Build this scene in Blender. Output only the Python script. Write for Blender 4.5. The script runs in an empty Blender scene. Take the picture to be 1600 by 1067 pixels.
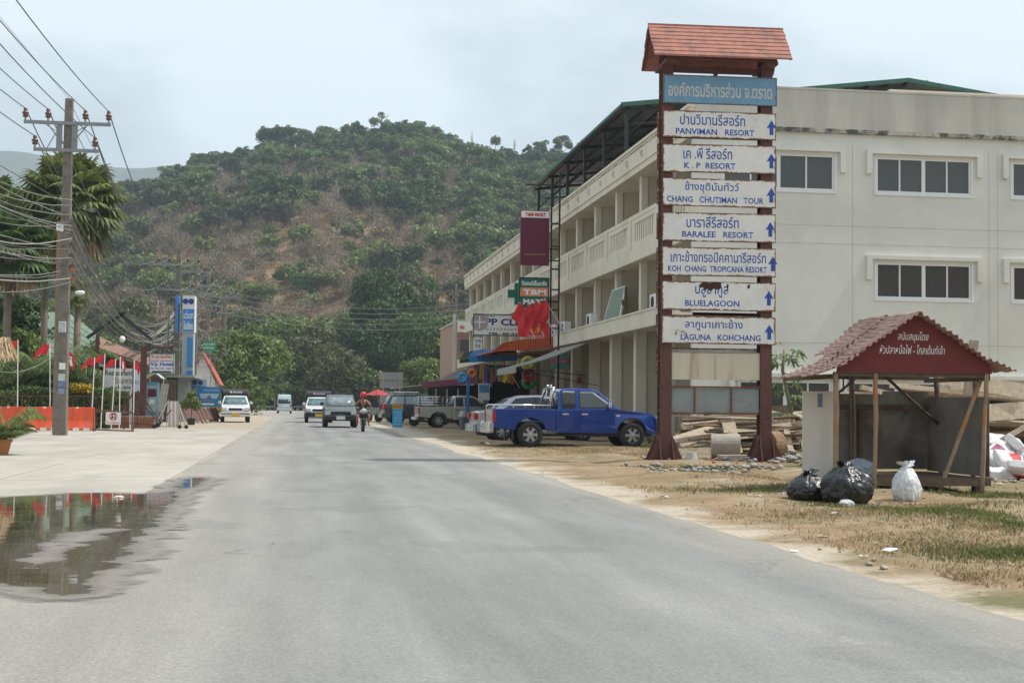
import bpy, bmesh, math, random
import numpy as np
from math import sin, cos, pi, radians, atan, sqrt
from mathutils import Vector, Matrix
random.seed(7)
SC = bpy.context.scene
COL = SC.collection

# ------------------------------------------------------------------ camera
FOC = 2250.0; EYE = 1.25
YAW = radians(-8.4); PITCH = atan(99.5 / FOC); ROLL = radians(0.6)
_f = Vector((sin(-YAW) * cos(PITCH), cos(-YAW) * cos(PITCH), sin(PITCH)))
_r0 = Vector((cos(YAW), sin(YAW), 0)); _u0 = _r0.cross(_f)
_r = _r0 * cos(ROLL) + _u0 * sin(ROLL); _u = _u0 * cos(ROLL) - _r0 * sin(ROLL)
cd = bpy.data.cameras.new('camera'); cam = bpy.data.objects.new('camera', cd); COL.objects.link(cam)
cd.sensor_width = 36; cd.lens = 36 * FOC / 1600; cd.clip_end = 9000; cd.clip_start = 0.1
cam.matrix_world = Matrix(((_r.x, _u.x, -_f.x, 0), (_r.y, _u.y, -_f.y, 0), (_r.z, _u.z, -_f.z, EYE), (0, 0, 0, 1)))
SC.camera = cam
def _ray(px, py): return _f * FOC + _r * (px - 800) + _u * (533.5 - py)
def G(px, py, z=0.0):
    d = _ray(px, py); t = (z - EYE) / d.z; return Vector((d.x * t, d.y * t, z))
def AT(px, py, y):
    d = _ray(px, py); t = y / d.y; return Vector((d.x * t, y, EYE + d.z * t))
def ATX(px, py, x):
    d = _ray(px, py); t = x / d.x; return Vector((x, d.y * t, EYE + d.z * t))

# ------------------------------------------------------------------ world, sun, exposure
SUN_EL = radians(57); SUN_AZ = radians(93.5)      # clockwise from +Y
w = bpy.data.worlds.new('World'); SC.world = w; w.use_nodes = True
nt = w.node_tree; nt.nodes.clear(); N = nt.nodes.new; Lk = nt.links.new
out = N('ShaderNodeOutputWorld'); bg = N('ShaderNodeBackground'); sky = N('ShaderNodeTexSky')
sky.sky_type = 'NISHITA'; sky.sun_disc = False; sky.sun_elevation = SUN_EL; sky.sun_rotation = SUN_AZ
sky.air_density = 1.4; sky.dust_density = 5.0; sky.ozone_density = 1.5
tc = N('ShaderNodeTexCoord'); mp = N('ShaderNodeMapping'); mp.inputs['Scale'].default_value = (1.0, 1.0, 2.2)
nz = N('ShaderNodeTexNoise'); nz.inputs['Scale'].default_value = 3.4; nz.inputs['Detail'].default_value = 5; nz.inputs['Roughness'].default_value = .5
cr = N('ShaderNodeValToRGB'); cr.color_ramp.elements[0].position = .40; cr.color_ramp.elements[1].position = .60
cr.color_ramp.elements[0].color = (.34, .34, .34, 1); cr.color_ramp.elements[1].color = (.96, .96, .96, 1)
mx = N('ShaderNodeMix'); mx.data_type = 'RGBA'
mx.inputs['B'].default_value = (8.3, 9.1, 9.5, 1)          # thin bright cloud and haze veil
Lk(tc.outputs['Generated'], mp.inputs['Vector']); Lk(mp.outputs[0], nz.inputs['Vector']); Lk(nz.outputs['Fac'], cr.inputs[0])
Lk(cr.outputs[0], mx.inputs['Factor']); Lk(sky.outputs[0], mx.inputs['A']); Lk(mx.outputs['Result'], bg.inputs['Color'])
bg.inputs['Strength'].default_value = 0.12; Lk(bg.outputs[0], out.inputs[0])
sd = bpy.data.lights.new('sun', 'SUN'); sun = bpy.data.objects.new('sun', sd); COL.objects.link(sun)
sd.energy = 4.5; sd.angle = radians(1.2); sd.color = (1, .95, .87)
sdir = Vector((sin(SUN_AZ) * cos(SUN_EL), cos(SUN_AZ) * cos(SUN_EL), sin(SUN_EL)))
sun.rotation_euler = sdir.to_track_quat('Z', 'Y').to_euler()
SC.view_settings.view_transform = 'Standard'; SC.view_settings.look = 'None'
SC.view_settings.exposure = -0.06; SC.view_settings.gamma = 1; SC.view_settings.use_curve_mapping = False
SC.cycles.max_bounces = 6; SC.cycles.transparent_max_bounces = 8; SC.cycles.volume_bounces = 1

# ------------------------------------------------------------------ materials
MATS = {}
def mat(key, col=(.5, .5, .5), rough=.7, metal=0., var=.18, scale=4., bump=0., bscale=30., spec=.4, coat=0., second=None, sscale=1.5, spos=(.5, .6), streak=False, emit=None, coords='Object', dirt=0.):
    if key in MATS: return MATS[key]
    m = bpy.data.materials.new(key); m.use_nodes = True; t = m.node_tree; b = t.nodes['Principled BSDF']
    b.inputs['Roughness'].default_value = rough; b.inputs['Metallic'].default_value = metal
    b.inputs['Specular IOR Level'].default_value = spec; b.inputs['Coat Weight'].default_value = coat
    n = t.nodes.new; l = t.links.new
    co = n('ShaderNodeTexCoord'); src = co.outputs[coords]
    if coords == 'World': pass
    nz = n('ShaderNodeTexNoise'); nz.inputs['Scale'].default_value = scale; nz.inputs['Detail'].default_value = 6
    nz.inputs['Roughness'].default_value = .65
    if streak:
        mp = n('ShaderNodeMapping'); mp.inputs['Scale'].default_value = (1, 1, .12); l(src, mp.inputs[0]); l(mp.outputs[0], nz.inputs[0])
    else: l(src, nz.inputs[0])
    mr = n('ShaderNodeMapRange'); mr.inputs['From Min'].default_value = .25; mr.inputs['From Max'].default_value = .75
    mr.inputs['To Min'].default_value = 1 - var; mr.inputs['To Max'].default_value = 1 + var; l(nz.outputs['Fac'], mr.inputs[0])
    base = n('ShaderNodeRGB'); base.outputs[0].default_value = (*col, 1); cur = base.outputs[0]
    if second:
        n2 = n('ShaderNodeTexNoise'); n2.inputs['Scale'].default_value = sscale; n2.inputs['Detail'].default_value = 7; n2.inputs['Roughness'].default_value = .6
        if streak: l(mp.outputs[0], n2.inputs[0])
        else: l(src, n2.inputs[0])
        r2 = n('ShaderNodeMapRange'); r2.inputs['From Min'].default_value = spos[0]; r2.inputs['From Max'].default_value = spos[1]; l(n2.outputs['Fac'], r2.inputs[0])
        m2 = n('ShaderNodeMix'); m2.data_type = 'RGBA'; m2.inputs['B'].default_value = (*second, 1); l(r2.outputs[0], m2.inputs['Factor']); l(cur, m2.inputs['A']); cur = m2.outputs['Result']
    mm = n('ShaderNodeMix'); mm.data_type = 'RGBA'; mm.blend_type = 'MULTIPLY'; mm.inputs['Factor'].default_value = 1
    l(cur, mm.inputs['A']); l(mr.outputs[0], mm.inputs['B']); cur = mm.outputs['Result']
    if var or second: l(cur, b.inputs['Base Color'])
    else: b.inputs['Base Color'].default_value = (*col, 1)
    if bump:
        n3 = n('ShaderNodeTexNoise'); n3.inputs['Scale'].default_value = bscale; n3.inputs['Detail'].default_value = 5; l(src, n3.inputs[0])
        bp = n('ShaderNodeBump'); bp.inputs['Strength'].default_value = bump; bp.inputs['Distance'].default_value = .02; l(n3.outputs['Fac'], bp.inputs['Height']); l(bp.outputs[0], b.inputs['Normal'])
    if emit: b.inputs['Emission Color'].default_value = (*col, 1); b.inputs['Emission Strength'].default_value = emit
    MATS[key] = m; return m

def leafmat(key, col, col2, trans=.3, var=.5, rough=.55):
    if key in MATS: return MATS[key]
    m = bpy.data.materials.new(key); m.use_nodes = True; t = m.node_tree; t.nodes.clear(); n = t.nodes.new; l = t.links.new
    o = n('ShaderNodeOutputMaterial'); geo = n('ShaderNodeNewGeometry'); oi = n('ShaderNodeObjectInfo')
    mx = n('ShaderNodeMix'); mx.data_type = 'RGBA'; mx.inputs['A'].default_value = (*col, 1); mx.inputs['B'].default_value = (*col2, 1)
    a = n('ShaderNodeMath'); a.operation = 'MULTIPLY_ADD'; a.inputs[1].default_value = .6; l(oi.outputs['Random'], a.inputs[0])
    b_ = n('ShaderNodeMath'); b_.operation = 'MULTIPLY'; b_.inputs[1].default_value = .4; l(geo.outputs['Random Per Island'], b_.inputs[0]); l(b_.outputs[0], a.inputs[2])
    l(a.outputs[0], mx.inputs['Factor'])
    mr = n('ShaderNodeMapRange'); mr.inputs['To Min'].default_value = 1 - var; mr.inputs['To Max'].default_value = 1 + var; l(geo.outputs['Random Per Island'], mr.inputs[0])
    mm = n('ShaderNodeMix'); mm.data_type = 'RGBA'; mm.blend_type = 'MULTIPLY'; mm.inputs['Factor'].default_value = 1; l(mx.outputs['Result'], mm.inputs['A']); l(mr.outputs[0], mm.inputs['B'])
    d = n('ShaderNodeBsdfPrincipled'); d.inputs['Roughness'].default_value = rough; d.inputs['Specular IOR Level'].default_value = .3; l(mm.outputs['Result'], d.inputs['Base Color'])
    tr = n('ShaderNodeBsdfTranslucent'); l(mm.outputs['Result'], tr.inputs[0]); ms = n('ShaderNodeMixShader'); ms.inputs[0].default_value = trans
    l(d.outputs[0], ms.inputs[1]); l(tr.outputs[0], ms.inputs[2]); l(ms.outputs[0], o.inputs[0])
    MATS[key] = m; return m

# ------------------------------------------------------------------ mesh helpers
def _ortho(d):
    d = d.normalized(); a = Vector((0, 0, 1)) if abs(d.z) < .9 else Vector((1, 0, 0))
    u = d.cross(a).normalized(); return u, d.cross(u).normalized()
class MB:
    def __init__(s): s.v = []; s.f = []; s.mi = []; s.cur = 0
    def face(s, idx): s.f.append(tuple(idx)); s.mi.append(s.cur)
    def poly(s, pts):
        n = len(s.v); s.v += [tuple(p) for p in pts]; s.face(range(n, n + len(pts)))
    def bx(s, x0, x1, y0, y1, z0, z1, M=None):
        n = len(s.v); P = [(x, y, z) for z in (z0, z1) for y in (y0, y1) for x in (x0, x1)]
        if M is not None: P = [tuple(M @ Vector(p)) for p in P]
        s.v += P
        for q in ((0, 2, 3, 1), (4, 5, 7, 6), (0, 1, 5, 4), (2, 6, 7, 3), (0, 4, 6, 2), (1, 3, 7, 5)): s.face([n + i for i in q])
        return s
    def box(s, c, d, rz=0, ry=0, rx=0):
        M = Matrix.Translation(c) @ Matrix.Rotation(rz, 4, 'Z') @ Matrix.Rotation(ry, 4, 'Y') @ Matrix.Rotation(rx, 4, 'X')
        return s.bx(-d[0] / 2, d[0] / 2, -d[1] / 2, d[1] / 2, -d[2] / 2, d[2] / 2, M)
    def beam(s, a, b, w_, h_, up=(0, 0, 1)):
        a = Vector(a); b = Vector(b); d = (b - a); L = d.length; d.normalize(); up = Vector(up)
        if abs(d.dot(up)) > .98: up = Vector((0, 1, 0))
        sd = d.cross(up).normalized(); up2 = sd.cross(d)
        M = Matrix(((d.x, sd.x, up2.x, a.x), (d.y, sd.y, up2.y, a.y), (d.z, sd.z, up2.z, a.z), (0, 0, 0, 1)))
        return s.bx(0, L, -w_ / 2, w_ / 2, -h_ / 2, h_ / 2, M)
    def tube(s, pts, r, n=6, caps=True):
        pts = [Vector(p) for p in pts]; rs = r if isinstance(r, (list, tuple)) else [r] * len(pts)
        st = len(s.v); u = None
        for i, p in enumerate(pts):
            d = pts[min(i + 1, len(pts) - 1)] - pts[max(i - 1, 0)]
            if u is None: u, v = _ortho(d)
            else:
                dn = d.normalized(); u = (u - dn * u.dot(dn)).normalized(); v = dn.cross(u)
            for k in range(n):
                a = 2 * pi * k / n; s.v.append(tuple(p + (u * cos(a) + v * sin(a)) * rs[i]))
        for i in range(len(pts) - 1):
            for k in range(n):
                k2 = (k + 1) % n; s.face((st + i * n + k, st + i * n + k2, st + (i + 1) * n + k2, st + (i + 1) * n + k))
        if caps: s.face([st + k for k in range(n)][::-1]); s.face([st + (len(pts) - 1) * n + k for k in range(n)])
        return s
    def lathe(s, prof, c=(0, 0, 0), n=16, axis='z', caps=True):
        st = len(s.v); c = Vector(c)
        for (r, z) in prof:
            for k in range(n):
                a = 2 * pi * k / n; x, y = r * cos(a), r * sin(a)
                p = (x, y, z) if axis == 'z' else ((x, z, y) if axis == 'y' else (z, x, y))
                s.v.append(tuple(c + Vector(p)))
        for i in range(len(prof) - 1):
            for k in range(n):
                k2 = (k + 1) % n; s.face((st + i * n + k, st + i * n + k2, st + (i + 1) * n + k2, st + (i + 1) * n + k))
        if caps: s.face([st + k for k in range(n)][::-1]); s.face([st + (len(prof) - 1) * n + k for k in range(n)])
        return s
    def prism(s, poly, a, b, axis='y', M=None):
        # poly: 2-D points; axis y -> (x,z) extruded over y; x -> (y,z); z -> (x,y)
        def P(p, t): 
            q = (p[0], t, p[1]) if axis == 'y' else ((t, p[0], p[1]) if axis == 'x' else (p[0], p[1], t))
            return tuple(M @ Vector(q)) if M is not None else q
        n = len(s.v); k = len(poly); s.v += [P(p, a) for p in poly] + [P(p, b) for p in poly]
        s.face([n + i for i in range(k)]); s.face([n + k + i for i in range(k)][::-1])
        for i in range(k): j = (i + 1) % k; s.face((n + i, n + k + i, n + k + j, n + j))
        return s
    def mesh(s, name, mats, smooth=False):
        me = bpy.data.meshes.new(name); me.from_pydata(s.v, [], s.f); me.update()
        for m in (mats if isinstance(mats, (list, tuple)) else [mats]): me.materials.append(m)
        if any(s.mi): me.polygons.foreach_set('material_index', s.mi)
        bm = bmesh.new(); bm.from_mesh(me); bmesh.ops.recalc_face_normals(bm, faces=bm.faces); bm.to_mesh(me); bm.free()
        if smooth: me.polygons.foreach_set('use_smooth', [True] * len(me.polygons))
        return me
    def build(s, name, mats, parent=None, smooth=False, bev=0., loc=None, rot=None, seg=1):
        o = bpy.data.objects.new(name, s.mesh(name, mats, smooth)); COL.objects.link(o)
        if parent: o.parent = parent
        if loc is not None: o.location = loc
        if rot is not None: o.rotation_euler = rot
        if bev:
            b = o.modifiers.new('bevel', 'BEVEL'); b.width = bev; b.segments = seg; b.limit_method = 'ANGLE'; b.angle_limit = radians(35)
        return o
def tag(o, label=None, cat=None, group=None, kind=None):
    if label: o['label'] = label
    if cat: o['category'] = cat
    if group: o['group'] = group
    if kind: o['kind'] = kind
    return o
def root(name, loc, label, cat, group=None, rz=0., rx=0., ry=0.):
    o = bpy.data.objects.new(name, None); COL.objects.link(o); o.location = loc; o.rotation_euler = (rx, ry, rz); o.empty_display_size = .3
    return tag(o, label, cat, group)
def link(name, me, parent=None, loc=None, rot=None, scale=None):
    o = bpy.data.objects.new(name, me); COL.objects.link(o)
    if parent: o.parent = parent
    if loc is not None: o.location = loc
    if rot is not None: o.rotation_euler = rot
    if scale is not None: o.scale = scale
    return o
def dup(o, loc=None, rz=None, label=None, parent=None, scale=None):
    c = o.copy(); COL.objects.link(c)
    if parent: c.parent = parent
    if loc is not None: c.location = loc
    if rz is not None: c.rotation_euler = (c.rotation_euler[0], c.rotation_euler[1], rz)
    if scale is not None: c.scale = scale
    if label: c['label'] = label
    for ch in KIDS(o): dup(ch, parent=c)
    return c
def KIDS(o): return list(o.children)
def npmesh(name, V, Fq, mats, smooth=False):
    V = np.asarray(V, dtype=np.float32); Fq = np.asarray(Fq, dtype=np.int32); k = Fq.shape[1]
    me = bpy.data.meshes.new(name); me.vertices.add(len(V)); me.vertices.foreach_set('co', V.ravel())
    me.loops.add(Fq.size); me.loops.foreach_set('vertex_index', Fq.ravel()); me.polygons.add(len(Fq))
    me.polygons.foreach_set('loop_start', np.arange(0, Fq.size, k, dtype=np.int32)); me.polygons.foreach_set('loop_total', np.full(len(Fq), k, dtype=np.int32))
    for m in (mats if isinstance(mats, (list, tuple)) else [mats]): me.materials.append(m)
    me.update(calc_edges=True)
    if smooth: me.polygons.foreach_set('use_smooth', np.ones(len(Fq), dtype=bool))
    return me
def text(body, m, parent, x0, x1, z0, z1, y, name='lettering', bold=.0, facing='-y', M=None, depth=.004, slant=0.):
    """flat raised lettering filling the rectangle x0..x1, z0..z1 of a panel that faces -y"""
    cu = bpy.data.curves.new(name, 'FONT'); cu.body = body; cu.size = 1; cu.offset = bold; cu.resolution_u = 2
    o = bpy.data.objects.new('tmp', cu); COL.objects.link(o)
    bpy.context.view_layer.update()
    dg = bpy.context.evaluated_depsgraph_get(); me = bpy.data.meshes.new_from_object(o.evaluated_get(dg)); bpy.data.objects.remove(o); bpy.data.curves.remove(cu)
    n = len(me.vertices)
    if n == 0: return None
    co = np.empty(n * 3, np.float32); me.vertices.foreach_get('co', co); co = co.reshape(-1, 3)
    mn = co.min(0); mxx = co.max(0); s = (co - mn) / np.maximum(mxx - mn, 1e-6)
    new = np.zeros_like(co); new[:, 0] = x0 + s[:, 0] * (x1 - x0) + slant * s[:, 1] * (z1 - z0); new[:, 2] = z0 + s[:, 1] * (z1 - z0); new[:, 1] = y
    if M is not None: new = np.array([tuple(M @ Vector(p)) for p in new], np.float32)
    me.vertices.foreach_set('co', new.ravel()); me.materials.clear(); me.materials.append(m); me.update(); me.name = name
    return link(name, me, parent)

# ================================================================== GROUND, ROAD, WATER
def gmat(key, build, rough=.95, bump=.0):
    m = bpy.data.materials.new(key); m.use_nodes = True; t = m.node_tree; b = t.nodes['Principled BSDF']; b.inputs['Roughness'].default_value = rough
    b.inputs['Specular IOR Level'].default_value = .25
    build(t, b); MATS[key] = m; return m
def _noise(t, scale, detail=6, rough=.6, vec=None, map_=None):
    n = t.nodes.new('ShaderNodeTexNoise'); n.inputs['Scale'].default_value = scale; n.inputs['Detail'].default_value = detail; n.inputs['Roughness'].default_value = rough
    if vec is None: vec = t.nodes.new('ShaderNodeTexCoord').outputs['Object']
    if map_:
        mp = t.nodes.new('ShaderNodeMapping'); mp.inputs['Scale'].default_value = map_; t.links.new(vec, mp.inputs[0]); vec = mp.outputs[0]
    t.links.new(vec, n.inputs['Vector']); return n.outputs['Fac']
def _range(t, v, a, b, c=0., d=1.):
    n = t.nodes.new('ShaderNodeMapRange'); n.inputs['From Min'].default_value = a; n.inputs['From Max'].default_value = b; n.inputs['To Min'].default_value = c; n.inputs['To Max'].default_value = d
    t.links.new(v, n.inputs[0]); return n.outputs[0]
def _mix(t, f, a, b, mode='MIX'):
    n = t.nodes.new('ShaderNodeMix'); n.data_type = 'RGBA'; n.blend_type = mode
    for s, v in (('Factor', f), ('A', a), ('B', b)):
        if isinstance(v, tuple): n.inputs[s].default_value = (*v, 1)
        elif isinstance(v, float): n.inputs[s].default_value = v
        else: t.links.new(v, n.inputs[s])
    return n.outputs['Result']
def _math(t, op, a, b):
    n = t.nodes.new('ShaderNodeMath'); n.operation = op
    for i, v in enumerate((a, b)):
        if isinstance(v, (int, float)): n.inputs[i].default_value = v
        else: t.links.new(v, n.inputs[i])
    return n.outputs[0]
def _bump(t, b, h, s, d=.02):
    n = t.nodes.new('ShaderNodeBump'); n.inputs['Strength'].default_value = s; n.inputs['Distance'].default_value = d; t.links.new(h, n.inputs['Height']); t.links.new(n.outputs[0], b.inputs['Normal'])

def g_ground(t, b):
    geo = t.nodes.new('ShaderNodeNewGeometry'); sx = t.nodes.new('ShaderNodeSeparateXYZ'); t.links.new(geo.outputs['Position'], sx.inputs[0])
    P = geo.outputs['Position']
    big = _noise(t, .35, 7, .62, P); mid = _noise(t, 1.1, 7, .65, P); fine = _noise(t, 14, 5, .7, P)
    c = _mix(t, _range(t, mid, .42, .6), (.30, .225, .14), (.235, .165, .095))              # dry soil and dead grass
    c = _mix(t, _range(t, big, .54, .64), c, (.16, .15, .075))                      # sparse green
    c = _mix(t, _range(t, _noise(t, .8, 6, .6, P), .60, .70), c, (.37, .335, .27))     # pale sand and crushed stone
    edge = _math(t, 'ADD', sx.outputs['X'], _math(t, 'MULTIPLY', _noise(t, .7, 5, .6, P), 3.2))   # sandy road verge
    edge = _math(t, 'SUBTRACT', edge, _math(t, 'MULTIPLY', sx.outputs['Y'], .02))
    sand = _range(t, edge, 5.5, 6.2, 1., 0.)
    c = _mix(t, sand, c, (.45, .40, .32))
    c = _mix(t, 1., c, _range(t, fine, .25, .75, .72, 1.25), 'MULTIPLY')
    t.links.new(c, b.inputs['Base Color']); _bump(t, b, fine, .6, .03)
def g_road(t, b):
    geo = t.nodes.new('ShaderNodeNewGeometry'); P = geo.outputs['Position']
    c = _mix(t, _range(t, _noise(t, .5, 5, .6, P, (1.6, .35, 1)), .35, .68), (.222, .225, .22), (.305, .303, .29))
    sx = t.nodes.new('ShaderNodeSeparateXYZ'); t.links.new(P, sx.inputs[0])
    dl = _math(t, 'ADD', sx.outputs['X'], _math(t, 'MULTIPLY', _noise(t, .9, 5, .65, P, (1, .4, 1)), 2.2))    # dust carried in from the edges
    c = _mix(t, _range(t, dl, -.9, 1.4, .75, 0.), c, (.40, .375, .325))
    c = _mix(t, _range(t, dl, 4.6, 5.6, 0., .6), c, (.37, .34, .28))
    wt = t.nodes.new('ShaderNodeTexWave'); wt.inputs['Scale'].default_value = .33; wt.inputs['Distortion'].default_value = 1.2; wt.inputs['Detail'].default_value = 2
    t.links.new(P, wt.inputs[0])
    c = _mix(t, 1., c, _range(t, wt.outputs['Fac'], 0, 1, .96, 1.04), 'MULTIPLY')
    c = _mix(t, 1., c, _range(t, _noise(t, .8, 5, .6, P, (2.2, .12, 1)), .3, .7, .86, 1.1), 'MULTIPLY')
    c = _mix(t, _math(t, 'MULTIPLY', _range(t, _noise(t, .45, 3, .5, P), .60, .62), .22), c, (.15, .15, .15))
    # hairline cracks and patches
    v = t.nodes.new('ShaderNodeTexVoronoi'); v.feature = 'DISTANCE_TO_EDGE'; v.inputs['Scale'].default_value = .22
    nn = t.nodes.new('ShaderNodeTexNoise'); nn.inputs['Scale'].default_value = 1.5; nn.inputs['Detail'].default_value = 6; t.links.new(P, nn.inputs[0])
    vm = t.nodes.new('ShaderNodeVectorMath'); vm.operation = 'ADD'; t.links.new(P, vm.inputs[0]); t.links.new(nn.outputs['Color'], vm.inputs[1]); t.links.new(vm.outputs[0], v.inputs['Vector'])
    ck = _math(t, 'MULTIPLY', _range(t, v.outputs['Distance'], 0, .006, 1., 0.), _range(t, _noise(t, .3, 2, .5, P), .5, .6))
    c = _mix(t, _math(t, 'MULTIPLY', ck, .6), c, (.10, .10, .10))
    f1 = _noise(t, 55, 4, .75, P); c = _mix(t, 1., c, _range(t, f1, .3, .7, .78, 1.2), 'MULTIPLY')
    v2 = t.nodes.new('ShaderNodeTexVoronoi'); v2.inputs['Scale'].default_value = 38; t.links.new(P, v2.inputs['Vector'])
    c = _mix(t, 1., c, _range(t, v2.outputs['Distance'], 0, .6, 1.12, .9), 'MULTIPLY')
    t.links.new(c, b.inputs['Base Color']); _bump(t, b, f1, .5, .012)
def g_conc(t, b):
    geo = t.nodes.new('ShaderNodeNewGeometry'); P = geo.outputs['Position']
    c = _mix(t, _range(t, _noise(t, .5, 7, .65, P, (1, .35, 1)), .38, .66), (.46, .435, .385), (.35, .325, .28))
    f1 = _noise(t, 40, 4, .7, P); c = _mix(t, 1., c, _range(t, f1, .3, .7, .88, 1.1), 'MULTIPLY')
    c = _mix(t, 1., c, _range(t, _noise(t, 2.2, 4, .6, P, (.3, 2.5, 1)), .3, .7, .88, 1.1), 'MULTIPLY')
    c = _mix(t, _range(t, _noise(t, 1.1, 7, .7, P, (1, .5, 1)), .58, .72, 0., .45), c, (.20, .175, .14))
    t.links.new(c, b.inputs['Base Color']); _bump(t, b, f1, .3, .01)
gm = gmat('dry_soil', g_ground); rm = gmat('worn_asphalt', g_road, .85); cm = gmat('old_concrete', g_conc, .9)

# terrain: fine near the verge, coarse to the horizon
def vh(x, y):
    if x < 4.4 or y > 60: return 0.
    k = min(1, (x - 4.4) / 1.5)
    return k * (.035 * sin(x * 1.7 + y * .6) + .03 * sin(y * 1.3 - x * .8) + .02 * sin(x * 3.1) * sin(y * 2.3)) + .03 * k
xs = [-2600, -1500, -400, -120, -40, -12, -4, 0, 4.3] + [4.4 + .4 * i for i in range(40)] + [22, 30, 60, 140, 400, 1200, 2300]
ys = [-60, 0, 4] + [6 + .5 * i for i in range(100)] + [58, 64, 80, 120, 200, 300, 600, 1500, 2500, 4000]
V = [(x, y, vh(x, y) - .004) for y in ys for x in xs]; nx = len(xs)
F = [(j * nx + i, j * nx + i + 1, (j + 1) * nx + i + 1, (j + 1) * nx + i) for j in range(len(ys) - 1) for i in range(nx - 1)]
g = link('ground', npmesh('ground', V, F, gm, True)); tag(g, kind='structure')

rr = random.Random(3)
def edge_line(base, y0, y1, step, jit):
    o = []; y = y0; j = 0
    while y < y1: j = .7 * j + rr.uniform(-jit, jit); o.append((base(y) + j, y)); y += step
    return o
rb = MB(); Le = edge_line(lambda y: -2.0 if y < 110 else -2.0 - (y - 110) ** 2 / 700., -12, 196, .45, .03); Re = edge_line(lambda y: 4.25 + .06 * sin(y * .3) if y < 130 else 4.25 - (y - 130) ** 2 / 1100., -12, 196, .45, .055)
for i in range(len(Le) - 1): rb.poly([(Le[i][0], Le[i][1], .004), (Re[i][0], Re[i][1], .004), (Re[i + 1][0], Re[i + 1][1], .004), (Le[i + 1][0], Le[i + 1][1], .004)])
a, b_ = Le[-1], Re[-1]
rb.poly([(a[0], a[1], .004), (b_[0], b_[1], .004), (2, 216, .004), (-4, 226, .004), (-22, 236, .004), (-60, 242, .004), (-60, 228, .004), (-26, 214, .004)])
tag(rb.build('road', rm), kind='structure')

# concrete apron on the far-side shop fronts: slabs with open joints
ap = bpy.data.objects.new('concrete_apron', None); COL.objects.link(ap); tag(ap, kind='structure')
jm = mat('joint_earth', (.16, .13, .09), .95)
jb = MB(); jb.poly([(-2.03, 8.5, .0), (-2.03, 70, .0), (-26, 70, .0), (-26, 8.5, .0)]); jb.build('joint_bed', jm, ap)
for ix, (x0, x1) in enumerate(((-4.6, -2.04), (-7.4, -4.64), (-11.4, -7.44), (-17.4, -11.44), (-25.4, -17.44))):
    y = 8.6 if ix == 0 else 6.
    while y < 66:
        ln = 6.2 if ix else 7.4; y1 = min(y + ln, 69.)
        m_ = MB(); j = rr.uniform(-.004, .004); m_.bx(x0, x1, y, y1 - .045, -.05, .007 + j); m_.build('slab', cm, ap, bev=.008)
        y = y1
# thin skin of dust between apron and road further on
dm = MB()
for k in range(60):
    y = 66 + k * 2; dm.poly([(-6.5, y, .002), (-2.0 - max(0, y - 110) ** 2 / 700., y, .002), (-2.0 - max(0, y + 2 - 110) ** 2 / 700., y + 2, .002), (-6.5, y + 2, .002)])
tag(dm.build('dirt_shoulder', mat('dust', (.38, .33, .25), .95, var=.22, scale=1.2, bump=.3)), kind='structure')

# puddle: a thin film of water whose depth fades through damp grit to the dry road
PUD = [(0, 779), (60, 776), (110, 772), (165, 771), (215, 773), (262, 771), (277, 757), (296, 748), (318, 746), (326, 750), (316, 757), (300, 764), (280, 770), (277, 786), (262, 800), (256, 815), (243, 826), (232, 842), (215, 852), (206, 868), (190, 878), (180, 895), (163, 905), (140, 923), (118, 934), (95, 936), (70, 928), (48, 922), (20, 921), (-40, 915), (-140, 880), (-140, 800)]
ISL = [(60, 893), (75, 878), (95, 866), (118, 852), (150, 846), (172, 838), (178, 830), (160, 829), (128, 832), (100, 838), (84, 846), (72, 860), (52, 880), (50, 888)]
def sdist(P, X, Y):
    d = np.full(X.shape, 1e9); ins = np.zeros(X.shape, bool); n = len(P)
    for i in range(n):
        (ax, ay), (bx, by) = P[i], P[(i + 1) % n]; ex, ey = bx - ax, by - ay; t = np.clip(((X - ax) * ex + (Y - ay) * ey) / (ex * ex + ey * ey), 0, 1)
        d = np.minimum(d, np.hypot(X - ax - t * ex, Y - ay - t * ey)); c = ((ay > Y) != (by > Y)) & (X < ex * (Y - ay) / (ey + 1e-12) + ax); ins ^= c
    return np.where(ins, d, -d)
Pp = [tuple(G(*p)[:2]) for p in PUD]; Pi = [tuple(G(*p)[:2]) for p in ISL]
gx, gy = np.meshgrid(np.arange(-8, -.6, .06), np.arange(8.4, 26, .08)); sd_ = np.minimum(sdist(Pp, gx, gy), -sdist(Pi, gx, gy) * .9)
ny_, nx2 = gx.shape; V = np.stack([gx.ravel(), gy.ravel(), np.full(gx.size, .0145)], 1); q = np.arange((ny_ - 1) * nx2).reshape(ny_ - 1, nx2)[:, :-1]
F = np.stack([q, q + 1, q + 1 + nx2, q + nx2], -1).reshape(-1, 4); keep = sd_.ravel()[F].max(1) > -.55; F = F[keep]
u_, inv = np.unique(F, return_inverse=True); V2 = V[u_]; F2 = inv.reshape(-1, 4)
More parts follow.
